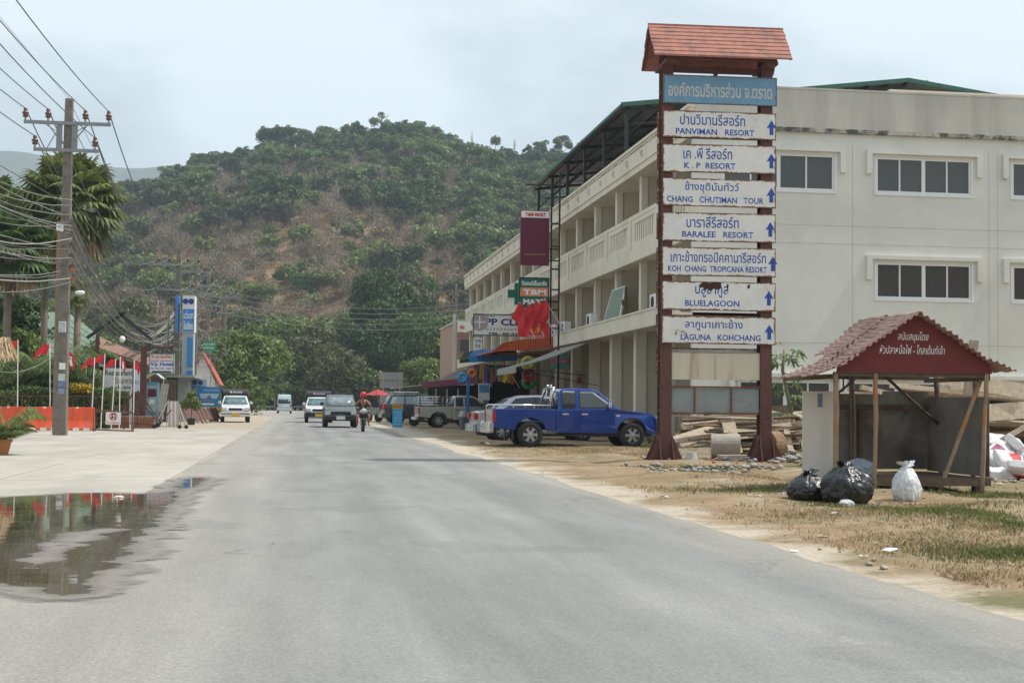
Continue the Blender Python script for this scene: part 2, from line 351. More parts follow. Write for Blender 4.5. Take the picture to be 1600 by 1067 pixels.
def g_pud(t, b):
    P = t.nodes.new('ShaderNodeNewGeometry').outputs['Position']; at = t.nodes.new('ShaderNodeAttribute'); at.attribute_name = 'depth'
    n = _math(t, 'ADD', _math(t, 'MULTIPLY', _math(t, 'SUBTRACT', _noise(t, 2.2, 7, .62, P, (.6, 1, 1)), .5), .75), _math(t, 'MULTIPLY', _math(t, 'SUBTRACT', _noise(t, 14, 4, .6, P), .5), .12))
    d = _math(t, 'ADD', at.outputs['Fac'], n)
    c = _mix(t, _range(t, d, -.18, .03), (.25, .23, .20), (.135, .115, .09)); c = _mix(t, _range(t, d, .02, .7), c, _mix(t, _range(t, _noise(t, 1.6, 6, .65, P), .38, .65), (.045, .036, .022), (.12, .095, .058)))
    t.links.new(c, b.inputs['Base Color']); t.links.new(_range(t, d, .0, .07, .6, .025), b.inputs['Roughness']); b.inputs['Specular IOR Level'].default_value = .55
    t.links.new(_range(t, d, -.30, -.12), b.inputs['Alpha']); _bump(t, b, _noise(t, 3, 2, .5, P), .05, .02)
pm_ = npmesh('puddle', V2, F2, gmat('puddle_water', g_pud)); at_ = pm_.attributes.new('depth', 'FLOAT', 'POINT'); at_.data.foreach_set('value', sd_.ravel()[u_].astype(np.float32))
tag(link('puddle', pm_), kind='structure')

# ================================================================== HILLS
def interp(tab, x):
    if x <= tab[0][0]: return tab[0][1]
    for (a, b), (c, d) in zip(tab, tab[1:]):
        if x <= c: return b + (d - b) * (x - a) / (c - a)
    return tab[-1][1]
YR = 620.
RIDGE = [(-420, 40), (-235, 62), (-130, 74), (-87, 83), (-65, 84), (-46, 99), (-18, 111), (-4, 114), (23, 116), (50, 116), (64, 113), (78, 107), (120, 108), (175, 107), (314, 92), (520, 60), (900, 20)]
def hnoise(x, y):
    return sin(x * .021 + 1.3) * sin(y * .017 + .4) + .5 * sin(x * .053 + y * .031) + .35 * sin(x * .11 - y * .07 + 2) + .2 * sin(x * .23 + y * .19)
def hillz(x, y):
    t = (y - 300.) / (YR - 300.)
    if t <= 0: return -1.
    h = interp(RIDGE, x + hnoise(x * 1.3, 0) * 3)
    if t < 1: p = t ** 1.12
    else: p = max(0, 1 - (t - 1) ** 1.4 * 1.1)
    return h * p + hnoise(x, y) * 3.2 * min(1, t * 4) * (1 if t < 1 else .4) - 1
def g_hill(t, b):
    geo = t.nodes.new('ShaderNodeNewGeometry'); P = geo.outputs['Position']
    c = _mix(t, _range(t, _noise(t, .035, 7, .65, P), .42, .58), (.26, .175, .10), (.16, .115, .07))
    c = _mix(t, _range(t, _noise(t, .06, 6, .6, P), .52, .62), c, (.36, .25, .14))
    c = _mix(t, _range(t, _noise(t, .05, 6, .6, P, (1, 1, 2)), .58, .66), c, (.06, .075, .03))
    c = _mix(t, 1., c, _range(t, _noise(t, .9, 5, .7, P), .3, .7, .6, 1.35), 'MULTIPLY')
    t.links.new(c, b.inputs['Base Color']); _bump(t, b, _noise(t, .5, 5, .7, P), .8, 1.2)
hm = gmat('hill_scrub', g_hill)
hx = np.arange(-450, 950, 8.); hy = np.arange(298, 980, 8.)
V = [(x, y, hillz(x, y)) for y in hy for x in hx]; nx = len(hx)
F = [(j * nx + i, j * nx + i + 1, (j + 1) * nx + i + 1, (j + 1) * nx + i) for j in range(len(hy) - 1) for i in range(nx - 1)]
tag(link('hill', npmesh('hill', V, F, hm, True)), kind='structure')
# far range, blue with distance
FR = [(-2400, 300), (-1400, 480), (-640, 522), (-560, 515), (-450, 490), (-370, 498), (-300, 502), (-229, 505), (-60, 500), (300, 420), (900, 300), (2200, 160)]
def farz(x, y):
    t = (y - 2200.) / 900.
    if t <= 0: return -2
    p = t ** .9 if t < 1 else max(0, 1 - (t - 1) ** 1.5)
    return interp(FR, x) * p + 9 * min(1, 3 * t) * (sin(x * .009 + y * .004) * .6 + .4 * sin(x * .021 - y * .01) + .22 * sin(x * .06) + .12 * sin(x * .13 + y * .05))
hx = np.arange(-2600, 2300, 35.); hy = np.arange(2180, 4000, 45.)
V = [(x, y, farz(x, y)) for y in hy for x in hx]; nx = len(hx)
F = [(j * nx + i, j * nx + i + 1, (j + 1) * nx + i + 1, (j + 1) * nx + i) for j in range(len(hy) - 1) for i in range(nx - 1)]
def g_far(t, b):
    P = t.nodes.new('ShaderNodeNewGeometry').outputs['Position']
    c = _mix(t, _range(t, _noise(t, .03, 8, .75, P), .35, .65), (.035, .06, .022), (.10, .10, .05)); t.links.new(c, b.inputs['Base Color']); _bump(t, b, _noise(t, .05, 6, .75, P), 1., 12.)
tag(link('far_mountain', npmesh('far_mountain', V, F, gmat('far_forest', g_far), True)), kind='structure')

# ================================================================== VEGETATION PROTOTYPES
def leafcloud(seed, blobs, n, size, up=.35, thin=1., tri=False):
    """leaf-sized quads scattered on the shells of many clumps"""
    r = np.random.default_rng(seed); B = np.array(blobs, float); wts = B[:, 3] ** 2; k = r.choice(len(B), n, p=wts / wts.sum())
    d = r.normal(size=(n, 3)); d[:, 2] += up; d /= np.linalg.norm(d, axis=1)[:, None]
    rad = B[k, 3] * (1 - np.abs(r.normal(0, .22, n))) * r.uniform(.88, 1.12, n)
    sq = np.array([1, 1, .78]); c = B[k, :3] + d * rad[:, None] * sq
    nrm = d + r.normal(0, .55, (n, 3)); nrm /= np.linalg.norm(nrm, axis=1)[:, None]
    a = np.cross(nrm, r.normal(size=(n, 3))); a /= np.linalg.norm(a, axis=1)[:, None]; b = np.cross(nrm, a)
    s = size * r.uniform(.5, 1.3, n)[:, None]; a = a * s * thin; b = b * s * .6
    V = np.stack([c - a * .9, c - b, c + a, c + b * .9], 1).reshape(-1, 3); F = np.arange(4 * n).reshape(-1, 4)
    return V, F
def limbs(seed, H, spread, r0, nl=7, start=.35, fork=3, lean=.0, n=6):
    r = random.Random(seed); m = MB(); top = Vector((r.uniform(-1, 1) * lean * H, r.uniform(-1, 1) * lean * H, H * .8))
    tr = [Vector((0, 0, -.3)), Vector((r.uniform(-.1, .1), r.uniform(-.1, .1), H * .2)), top * .5 + Vector((r.uniform(-.3, .3), r.uniform(-.3, .3), 0)), top]
    m.tube(tr, [r0 * 1.25, r0 * .9, r0 * .6, r0 * .2], n + 2); tips = [top]
    for i in range(nl):
        t = start + (1 - start) * (i + .5) / nl * .85; base = tr[1].lerp(tr[3], max(0, (t - .2) / .8)); a = i * 2.4 + r.uniform(-.5, .5)
        L = spread * r.uniform(.6, 1.) * (1.1 - .5 * t); e = base + Vector((cos(a) * L, sin(a) * L, L * r.uniform(.35, .9)))
        mid = base.lerp(e, .5) + Vector((0, 0, -L * .08)); m.tube([base, mid, e], [r0 * .42, r0 * .26, r0 * .09], n); tips.append(e)
        for k in range(fork):
            a2 = a + r.uniform(-1.1, 1.1); e2 = mid + Vector((cos(a2) * L * .55, sin(a2) * L * .55, L * r.uniform(.2, .7))); m.tube([mid, e2], [r0 * .18, r0 * .05], 4); tips.append(e2)
    return m, tips
BARK = mat('grey_bark', (.20, .165, .13), .9, var=.35, scale=3, bump=.5, bscale=12)
PALE = mat('pale_bark', (.42, .39, .34), .9, var=.3, scale=2)
LG = leafmat('leaves_deep_green', (.040, .078, .022), (.070, .120, .032)); LM = leafmat('leaves_mid_green', (.092, .145, .038), (.135, .185, .052))
LY = leafmat('leaves_yellow_green', (.135, .185, .045), (.19, .225, .06)); LB = leafmat('leaves_dry_brown', (.19, .13, .07), (.27, .19, .10), .1)
LO = leafmat('leaves_olive', (.075, .095, .034), (.12, .125, .05)); LT = leafmat('bare_twigs', (.20, .150, .10), (.29, .225, .15), .05)
LV = leafmat('leaves_vivid_green', (.125, .185, .055), (.17, .23, .075), .35)
def tree_mesh(seed, H, R, leaf, bark=None, n=2600, size=.32, nb=26, low=.3, nl=7, flat=.75, r0=None, thin=1., limbfrac=.8):
    r = random.Random(seed); lm, tips = limbs(seed, H, R * limbfrac, r0 or H * .022, nl)
    bl = []
    for t in tips[:nb]: bl.append((t.x, t.y, t.z, R * r.uniform(.22, .38)))
    while len(bl) < nb:
        a = r.uniform(0, 2 * pi); z = r.uniform(low, 1.); prof = sqrt(max(.05, 1 - ((z - .58) / .5) ** 2)); rr_ = R * prof * r.uniform(.35, .88)
        bl.append((cos(a) * rr_, sin(a) * rr_, z * H * .95, R * r.uniform(.2, .36)))
    V, F = leafcloud(seed, bl, n, size, thin=thin)
    return npmesh('crown', V, F, leaf), lm.mesh('trunk', bark or BARK, True)
def twig_mesh(seed, H, R, leaf, bark, n=700, size=.55):
    lm, tips = limbs(seed, H, R, H * .016, 8, .25, 4); r = np.random.default_rng(seed)
    T = np.array([tuple(t) for t in tips]); k = r.integers(0, len(T), n); c = T[k] * (r.uniform(.55, 1.02, n)[:, None]) + r.normal(0, R * .2, (n, 3)); c[:, 2] = np.maximum(c[:, 2], H * .12)
    d = r.normal(0, .6, (n, 3)); d[:, 2] = np.abs(d[:, 2]) + .5; d /= np.linalg.norm(d, axis=1)[:, None]; a = d * size * r.uniform(.5, 1.4, n)[:, None]
    b = np.cross(d, r.normal(size=(n, 3))); b /= np.linalg.norm(b, axis=1)[:, None]; b = b * .045 * size / .55 * 1.5
    V = np.stack([c - b, c + a - b * .3, c + a + b * .3, c + b], 1).reshape(-1, 3)
    return npmesh('crown', V, np.arange(4 * n).reshape(-1, 4), leaf), lm.mesh('trunk', bark, True)
HP = [tree_mesh(11, 11, 5.2, LG, n=1500, size=.5), tree_mesh(12, 12, 4.6, LM, n=1400, size=.5), tree_mesh(13, 8, 4.6, LO, n=1200, size=.45, low=.15), tree_mesh(14, 6, 3.8, LY, n=900, size=.42, low=.1),
      twig_mesh(15, 9, 3.6, LT, PALE), twig_mesh(16, 7, 3.2, LT, BARK), tree_mesh(17, 5, 3.2, LB, n=420, size=.3, low=.1), tree_mesh(18, 4, 3.2, LM, n=700, size=.4, low=.05), twig_mesh(19, 3, 2.2, leafmat('dry_grass_stalks', (.30, .20, .10), (.38, .27, .14), .2), BARK, 420, .5)]
# -- hillside wood: geometry nodes on one object
pc = bpy.data.collections.new('woodland_kinds')
for i, (c_, t_) in enumerate(HP):
    bm = bmesh.new(); bm.from_mesh(c_); k0 = len(bm.faces); bm.from_mesh(t_); bm.faces.ensure_lookup_table()
    for f_ in bm.faces[k0:]: f_.material_index = 1
    me = bpy.data.meshes.new('woodland_tree'); bm.to_mesh(me); bm.free(); me.materials.append(c_.materials[0]); me.materials.append(t_.materials[0])
    pc.objects.link(bpy.data.objects.new('woodland_tree', me))
def scatter_obj(name, pts, label, cat):
    me = bpy.data.meshes.new(name); me.from_pydata([p[:3] for p in pts], [], [])
    for an, ty, ix in (('idx', 'INT', 3), ('scl', 'FLOAT', 4), ('rot', 'FLOAT', 5)):
        at = me.attributes.new(an, ty, 'POINT'); at.data.foreach_set('value', [p[ix] for p in pts])
    o = link(name, me); ng = bpy.data.node_groups.new(name, 'GeometryNodeTree')
    ng.interface.new_socket('Geometry', in_out='INPUT', socket_type='NodeSocketGeometry'); ng.interface.new_socket('Geometry', in_out='OUTPUT', socket_type='NodeSocketGeometry')
    n = ng.nodes.new; l = ng.links.new; gi = n('NodeGroupInput'); go = n('NodeGroupOutput'); ip = n('GeometryNodeInstanceOnPoints'); ci = n('GeometryNodeCollectionInfo')
    ci.inputs['Collection'].default_value = pc; ci.inputs['Separate Children'].default_value = True; ci.inputs['Reset Children'].default_value = True
    ip.inputs['Pick Instance'].default_value = True
    def at(nm, ty):
        a = n('GeometryNodeInputNamedAttribute'); a.data_type = ty; a.inputs['Name'].default_value = nm; return a.outputs['Attribute']
    l(gi.outputs[0], ip.inputs['Points']); l(ci.outputs[0], ip.inputs['Instance']); l(at('idx', 'INT'), ip.inputs['Instance Index'])
    cx = n('ShaderNodeCombineXYZ'); l(at('rot', 'FLOAT'), cx.inputs['Z']); l(cx.outputs[0], ip.inputs['Rotation']); l(at('scl', 'FLOAT'), ip.inputs['Scale']); l(ip.outputs[0], go.inputs[0])
    md = o.modifiers.new('scatter', 'NODES'); md.node_group = ng
    tag(o, label, cat, kind='stuff'); return o
rs = random.Random(21); pts = []
def patch(x, y): return sin(x * .045 + 1) * sin(y * .05 + 2) + .6 * sin(x * .11 + y * .06) + .5 * sin(x * .02 - y * .09)
y = 304.
while y < 660:
    x = -260.
    while x < 330:
        t = (y - 300) / 320.; xx = x + rs.uniform(-2.6, 2.6); yy = y + rs.uniform(-2.6, 2.6); p = patch(xx, yy); q = rs.random(); i = None
        px = 466 + xx / yy * 2250
        right = min(1, max(0, (px - 690) / 90.))
        if t > .86 - .14 * right + .1 * (p > .6): i = 0 if q < .45 else (1 if q < .8 else (2 if q < .93 else 4))
        elif t > .52: 
            if right > rs.random(): i = 1 if q < .3 else (2 if q < .75 else (3 if q < .9 else 4))
            elif p > 1.05: i = 0 if q < .3 else (2 if q < .65 else 3)
            else: i = 4 if q < .40 else (5 if q < .60 else (6 if q < .80 else (2 if q < .89 else (3 if q < .96 else 1))))
        elif t > .2:
            if right > rs.random() and q < .7: i = 2 if q < .3 else (3 if q < .5 else 1)
            elif p > .75: i = 3 if q < .4 else (2 if q < .7 else 7)
            else: i = 5 if q < .2 else (6 if q < .42 else (4 if q < .52 else (8 if q < .84 else (7 if q < .93 else 3))))
        else:
            if p > .4 or px < 330: i = 3 if q < .4 else (7 if q < .8 else 2)
            else: i = 8 if q < .55 else (6 if q < .7 else (7 if q < .85 else 5))
        if i is not None and rs.random() < .93:
            pts.append((xx, yy, hillz(xx, yy) - .3, i, rs.uniform(.7, 1.25) * (rs.choice((.3, .45, .6, .9)) if t > .86 else (.85 if t > .8 else 1)) * (1.35 if i < 4 and .2 < t < .8 else 1), rs.uniform(0, 6.28)))
        x += 4.6
    y += 4.6
scatter_obj('hillside_wood', pts, 'scrubby green and leafless grey-brown wood covering the hillside behind the village', 'woodland')

# -- trees that can be told apart
PR = {}
def tree(kind, loc, h, label, group=None, name='tree', cat='tree', sc=1., rz=0.):
    if kind not in PR:
        s, H, R, leaf, kw = KINDS[kind]; PR[kind] = (H, *(twig_mesh(s, H, R, leaf, PALE, **kw) if leaf is LT else tree_mesh(s, H, R, leaf, **kw)))
    H, cr_, tr_ = PR[kind]; k = h / H
    o = root(name, loc, label, cat, group, rz); o.scale = (k * sc, k * sc, k)
    link('crown', cr_, o); link('trunk', tr_, o); return o
KINDS = {
 'emergent': (31, 16, 5.5, LG, dict(n=2600, size=.5, low=.5, nb=18, nl=6, limbfrac=.95)),
 'umbrella': (32, 14, 6.5, LM, dict(n=2200, size=.5, low=.68, nb=22, nl=8, limbfrac=1.)),
 'open': (33, 16, 5.0, LM, dict(n=1300, size=.5, low=.55, nb=14, nl=7, limbfrac=1.)),
 'bare': (34, 15, 5.5, LT, dict(n=900, size=.8)),
 'lone': (35, 12, 3.6, LG, dict(n=2000, size=.45, low=.25, nb=16)),
 'limbed': (36, 15, 8.0, LY, dict(n=3400, size=.5, low=.35, nb=30, nl=10, limbfrac=1.)),
 'bushy': (41, 12, 6.0, LG, dict(n=9000, size=.30, low=.06, nb=60, flat=.8)),
 'bushy_mid': (42, 11, 6.0, LM, dict(n=9000, size=.30, low=.05, nb=56)),
 'bushy_olive': (43, 10, 5.5, LO, dict(n=8000, size=.27, low=.05, nb=52)),
 'bushy_yellow': (44, 8, 4.6, LY, dict(n=6500, size=.26, low=.03, nb=46)),
 'tall': (45, 18, 5.2, LG, dict(n=11000, size=.30, low=.1, nb=64)),
 'vivid': (46, 9, 5.6, LV, dict(n=15000, size=.24, low=.03, nb=70)),
 'shrub': (47, 3, 2.2, LM, dict(n=2600, size=.15, low=.05, nb=26)),
 'shrub_y': (48, 3, 2.0, LO, dict(n=2200, size=.14, low=.05, nb=24)),
}
def ridge(px, top_py, y, kind, h, label, sc=1.):
    p = AT(px, 600, y); z = hillz(p.x, y); tp = AT(px, top_py, y).z
    tree(kind, (p.x, y, tp - h), h, label, name='ridge_tree', sc=sc, rz=px * .7)
ridge(590, 168, 618, 'open', 17, 'tallest open-crowned tree on the hilltop with sky showing through it', 1.05)
ridge(552, 182, 622, 'emergent', 15, 'round-headed tree on the crest just left of the tallest hilltop tree', .95)
ridge(518, 196, 620, 'umbrella', 13, 'spreading tree on the crest between the tall trees and the left slope', .95)
ridge(640, 187, 620, 'umbrella', 14, 'flat-topped dark tree on the crest right of the tallest hilltop tree')
ridge(672, 190, 624, 'umbrella', 13, 'wide flat-crowned tree at the right end of the hilltop clump', .9)
ridge(572, 200, 600, 'emergent', 18, 'broad dark tree in the middle of the hilltop clump', 1.1)
ridge(610, 204, 600, 'emergent', 17, 'dense dark green tree under the tallest hilltop tree', 1.)
ridge(476, 200, 615, 'emergent', 12, 'dark rounded tree on the crest above the pale-trunked giant', 1.1)
ridge(432, 222, 590, 'limbed', 20, 'pale-trunked spreading giant standing out on the left upper slope', .8)
ridge(665, 214, 560, 'limbed', 22, 'yellow-green giant with crooked bare limbs on the right upper slope', 1.)
ridge(770, 207, 630, 'umbrella', 10, 'small flat-topped tree alone on the right skyline', .65)
ridge(822, 222, 628, 'emergent', 8, 'low rounded tree on the right skyline beside the bare snag', 1.)
ridge(733, 198, 622, 'bare', 13, 'bare dead snag sticking up from the right skyline', .12)
ridge(800, 210, 622, 'bare', 11, 'thin leafless snag on the skyline by the flat-topped tree', .15)
ridge(655, 186, 616, 'open', 16, 'open feathery tree on the crest right of the flat-topped dark tree', 1.)
ridge(535, 188, 612, 'open', 17, 'open feathery tree on the crest left of the round-headed tree', .95)
ridge(500, 198, 612, 'emergent', 14, 'rounded crest tree at the left end of the hilltop clump', 1.)
ridge(250, 272, 600, 'lone', 17, 'lone dark tree against the blue mountain at the left of the hill', .6)
ridge(325, 258, 600, 'emergent', 12, 'dark tree on the left shoulder of the hill where the crest begins', 1.)
ridge(352, 247, 606, 'emergent', 12, 'bushy dark tree next along the left shoulder of the hill', .9)
ridge(388, 238, 606, 'umbrella', 12, 'spreading tree halfway along the left crest', .9)
for px, tp, y_, s_ in ((318, 340, 520, .5), (455, 330, 470, .5), (520, 300, 520, .5), (672, 330, 480, .4), (738, 335, 470, .35), (492, 400, 400, .5), (612, 340, 470, .5)):
    ridge(px, tp, y_, 'bare', 15, 'leafless pale tree on the brown middle slope %s' % {318: 'below the left shoulder', 455: 'under the pale-trunked giant', 520: 'below the hilltop clump', 672: 'with the whitest split trunk', 738: 'near the sign tower side of the hill', 492: 'lowest on the dry grass', 612: 'in the middle of the brush'}[px], s_ * 1.6)
def onhill(px, top, kind, h, label, sc=1.):
    y = min(range(306, 600, 4), key=lambda y: abs(AT(px, top, y).z - h - hillz(AT(px, 630, y).x, y))); p = AT(px, 630, y); tree(kind, (p.x, y, hillz(p.x, y) - .3), AT(px, top, y).z - hillz(p.x, y) + .3, label, sc=sc, rz=px)
# mid-distance belt between the road bend and the hill
def mid(px, top, y, kind, label, sc=1., name='tree', base=0.):
    p = AT(px, 630, y); tp = AT(px, top, y).z; tree(kind, (p.x, y, base), tp - base, label, name=name, sc=sc, rz=px * 1.3)
mid(585, 412, 262, 'tall', 'tallest dark tree behind the road bend, standing above the green belt', .78)
mid(640, 445, 268, 'bushy', 'broad dark tree right beside the tallest one at the bend', .62)
mid(668, 500, 240, 'bushy', 'dark green tree above the backs of the grey road signs', .8)
mid(612, 492, 250, 'bushy', 'dense dark tree right behind the red umbrella food cart', .85)
mid(560, 500, 246, 'bushy', 'dark tree behind the oncoming pickups', .85)
mid(655, 560, 185, 'bushy_mid', 'pale fluffy green tree left of the maroon awning shop', 1.05)
mid(700, 490, 250, 'bushy_mid', 'green tree beside the roadside pole near the brown shophouse', .8)
mid(726, 520, 240, 'bushy_yellow', 'bright yellow-green tree next to the brown shophouse wall', 1.)
mid(520, 540, 236, 'bushy_olive', 'olive tree behind the dark taxi pickup canopy', 1.)
mid(470, 510, 242, 'bushy_olive', 'olive tree above the departing white van', 1.)
mid(428, 500, 244, 'bushy_mid', 'leafy tree left of the departing white van', 1.)
mid(395, 492, 262, 'bushy_olive', 'olive tree rising behind the round tree by the taxi', .9)
mid(488, 490, 272, 'bushy_yellow', 'yellow-green tree on the rise behind the road bend', .8)
mid(440, 492, 276, 'bushy_mid', 'green tree at the foot of the dry slope', .75)
mid(525, 488, 272, 'bushy_mid', 'green tree just left of the tallest dark tree', .7)
mid(380, 524, 148, 'vivid', 'big round light-green tree with glossy leaves behind the white taxi pickup', .98)
mid(345, 560, 170, 'vivid', 'lower leafy tree left of the round tree behind the taxi', .8)
onhill(330, 455, 'bushy_yellow', 9, 'yellowish tree on the slope above the green road sign'); onhill(405, 440, 'bushy_yellow', 9, 'bright green tree low on the dry slope'); onhill(470, 425, 'bushy_mid', 8, 'mid green tree alone on the dry grass slope')
onhill(215, 398, 'bushy_yellow', 9, 'light green tree on the slope above the leaning roof beams'); onhill(70, 440, 'bushy_olive', 10, 'olive tree on the slope behind the tall fan palm'); onhill(250, 440, 'shrub', 7, 'green bushy tree on the rocky slope above the blue totem'); onhill(190, 430, 'bushy_olive', 8, 'olive tree low on the slope behind the second pole')
mid(180, 470, 250, 'bushy_olive', 'olive tree behind the green restaurant roof', .9)
mid(255, 500, 240, 'bushy_olive', 'olive bushy tree behind the blue tower sign', .9)
mid(150, 520, 160, 'bushy_mid', 'mid green tree behind the crossed roof beams', .9)
for i, (px, top, y_, k_) in enumerate(((430, 590, 226, 'shrub_y'), (478, 596, 226, 'shrub'), (505, 600, 226, 'shrub'), (540, 598, 228, 'shrub_y'), (572, 590, 228, 'shrub'), (600, 585, 226, 'shrub'), (455, 600, 224, 'shrub'))):
    mid(px, top, y_ + 12, k_, ['pale bush behind the guardrail at the road bend', 'dark bush behind the guardrail at the road bend'][k_ == 'shrub'] + ', number %s from the left' % ['one', 'three', 'four', 'five', 'six', 'seven', 'two'][i], 1.4, name='bush')

def WB(mb, name, m, ro, **k):
    """build a part whose vertices were written in world coordinates, under an unrotated root"""
    L = ro.location; mb.v = [(x - L.x, y - L.y, z - L.z) for x, y, z in mb.v]; return mb.build(name, m, ro, **k)
# ================================================================== MATERIALS OF MADE THINGS
M_cream = mat('cream_render', (.68, .625, .51), .85, var=.07, scale=1.2, second=(.55, .50, .41), sscale=.5, spos=(.5, .75), bump=.15, bscale=60)
M_wall = mat('grey_render', (.68, .69, .635), .85, var=.05, scale=1.3, second=(.58, .59, .545), sscale=.35, spos=(.45, .75), bump=.15, bscale=60)
M_parap = mat('weathered_render', (.53, .52, .47), .9, var=.08, scale=2, second=(.36, .36, .33), sscale=1.1, spos=(.45, .75), streak=True)
M_ledge = mat('mouldy_ledge', (.45, .43, .38), .9, second=(.09, .09, .085), sscale=2.2, spos=(.46, .56))
M_fin = mat('tan_render', (.57, .51, .40), .85, var=.07, scale=1.)
M_alu = mat('white_frame', (.72, .74, .75), .5, var=.03)
M_glass = mat('dark_glass', (.085, .095, .095), .08, var=.1, scale=.7, spec=.5)
M_glass2 = mat('dark_glass_blinds', (.035, .028, .022), .12, var=.25, scale=9, spec=.5)
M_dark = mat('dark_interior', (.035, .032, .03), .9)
M_green = mat('green_roof', (.03, .11, .08), .6, var=.2)
M_under = mat('roof_underside', (.10, .105, .10), .7, var=.3, streak=False)
M_black = mat('black_steel', (.02, .022, .024), .5)
M_brown = mat('brown_steel', (.115, .05, .042), .7, var=.25, scale=5, second=(.20, .09, .05), sscale=6, spos=(.6, .72), streak=False)
M_rust = mat('rusty_edge', (.17, .07, .03), .9, var=.4, scale=20)
M_redroof = mat('red_roof_planks', (.35, .15, .115), .75, var=.25, scale=7, second=(.24, .12, .095), sscale=3)
M_blue_l = mat('sign_blue_paint', (.02, .075, .36), .5, var=.1)
M_whitep = mat('white_paint', (.74, .74, .72), .6, var=.06)
M_wood = mat('grey_timber', (.34, .28, .21), .9, var=.35, scale=9, bump=.3)
M_wood2 = mat('brown_timber', (.235, .15, .085), .9, var=.4, scale=9, bump=.3)
M_wood3 = mat('pale_timber', (.52, .44, .33), .9, var=.3, scale=9, bump=.3)
M_wood4 = mat('dark_timber', (.11, .08, .055), .9, var=.4, scale=9, bump=.3)
M_red = mat('red_cloth', (.60, .025, .03), .7, var=.15); M_redp = mat('red_print', (.62, .03, .035), .5, var=.05)
M_txt_w = mat('white_print', (.78, .78, .76), .5, var=0.); M_txt_k = mat('black_print', (.02, .02, .025), .5, var=0.)

def enamel(key, white, wsize=(2.64, .64), amount=.55):
    """old enamelled sheet: paint with rust creeping in from the edges and in flaked spots"""
    m = bpy.data.materials.new(key); m.use_nodes = True; t = m.node_tree; b = t.nodes['Principled BSDF']; b.inputs['Roughness'].default_value = .5
    tc_ = t.nodes.new('ShaderNodeTexCoord'); sx = t.nodes.new('ShaderNodeSeparateXYZ'); t.links.new(tc_.outputs['Generated'], sx.inputs[0])
    oi = t.nodes.new('ShaderNodeObjectInfo'); vm = t.nodes.new('ShaderNodeVectorMath'); vm.operation = 'ADD'; t.links.new(tc_.outputs['Object'], vm.inputs[0])
    sc_ = t.nodes.new('ShaderNodeVectorMath'); sc_.operation = 'SCALE'; t.links.new(oi.outputs['Location'], sc_.inputs[0]); sc_.inputs['Scale'].default_value = 3.7; t.links.new(sc_.outputs[0], vm.inputs[1])
    V_ = vm.outputs[0]
    def ed(o, size):
        a = _math(t, 'SUBTRACT', o, .5); a = _math(t, 'ABSOLUTE', a, 0); return _math(t, 'MULTIPLY', _math(t, 'SUBTRACT', .5, a), size)
    d = _math(t, 'MINIMUM', ed(sx.outputs['X'], wsize[0]), ed(sx.outputs['Z'], wsize[1]))
    e = _range(t, d, 0, .07, .70, .0)
    n1 = _noise(t, 9, 7, .65, V_); n2 = _noise(t, 3.1, 6, .7, V_)
    r = _math(t, 'ADD', e, _range(t, n1, .3, .75, 0, .55)); mask = _range(t, r, .62, .74)
    spot = _range(t, n2, .675, .69)
    mask = _math(t, 'MAXIMUM', mask, spot)
    c = _mix(t, _range(t, n2, .4, .75), white, tuple(x * .82 for x in white))
    halo = _range(t, r, .45, .7, 0, .45); c = _mix(t, halo, c, (.50, .33, .19))
    c = _mix(t, mask, c, _mix(t, _range(t, n1, .4, .6), (.075, .032, .02), (.22, .085, .03)))
    t.links.new(c, b.inputs['Base Color']); MATS[key] = m; return m
M_enamel = enamel('white_enamel', (.74, .74, .71)); M_enblue = enamel('blue_enamel', (.15, .33, .50)); 
M_blank = mat('stained_cream_sheet', (.58, .53, .42), .7, var=.08, second=(.33, .17, .07), sscale=2.4, spos=(.55, .72), streak=True)
M_grey = mat('grey_sheet', (.24, .28, .28), .7, var=.15, scale=4)

# ================================================================== SIGN TOWER
st = root('sign_tower', (8.25, 32.0, 0), 'tall roadside sign tower with seven rusty white direction panels under a small red roof', 'sign tower', rz=radians(-2.5))
for x in (0.0, 2.33):
    m_ = MB(); m_.bx(x - .135, x + .135, -.16, -.145, 0, 9.55); m_.bx(x - .135, x + .135, .145, .16, 0, 9.55); m_.bx(x - .008, x + .008, -.145, .145, 0, 9.55)
    for k in range(16): m_.bx(x - .12, x + .12, -.144, .144, .6 + k * .56, .63 + k * .56)
    po = m_.build('post', M_brown, st)
    gm_ = MB()
    for yy in (-.175, .161): gm_.prism([(x - .42, 0), (x + .42, 0), (x + .15, .62), (x - .15, .62)], yy, yy + .012)
    gm_.prism([(-.45, 0), (.45, 0), (.17, .6), (-.17, .6)], x - .15, x - .136, axis='x'); gm_.prism([(-.45, 0), (.45, 0), (.17, .6), (-.17, .6)], x + .136, x + .15, axis='x')
    gm_.build('gusset', M_brown, po)
XL, XR = -.12, 2.53
def arrow(par, cx, cz, s, y):
    m_ = MB(); h = s
    m_.poly([(cx - .055 * s, y, cz - .5 * h), (cx + .055 * s, y, cz - .5 * h), (cx + .055 * s, y, cz), (cx - .055 * s, y, cz)])
    for q in ([(cx - .09, cz - .19), (cx + .0, cz - .19)],): pass
    m_ = MB(); m_.prism([(cx - .045, cz - .17), (cx + .045, cz - .17), (cx + .045, cz + .0), (cx + .115, cz + .0 - .02), (cx, cz + .17), (cx - .115, cz - .02), (cx - .045, cz + 0)], y - .002, y + .002)
    m_.build('arrow', M_blue_l, par)
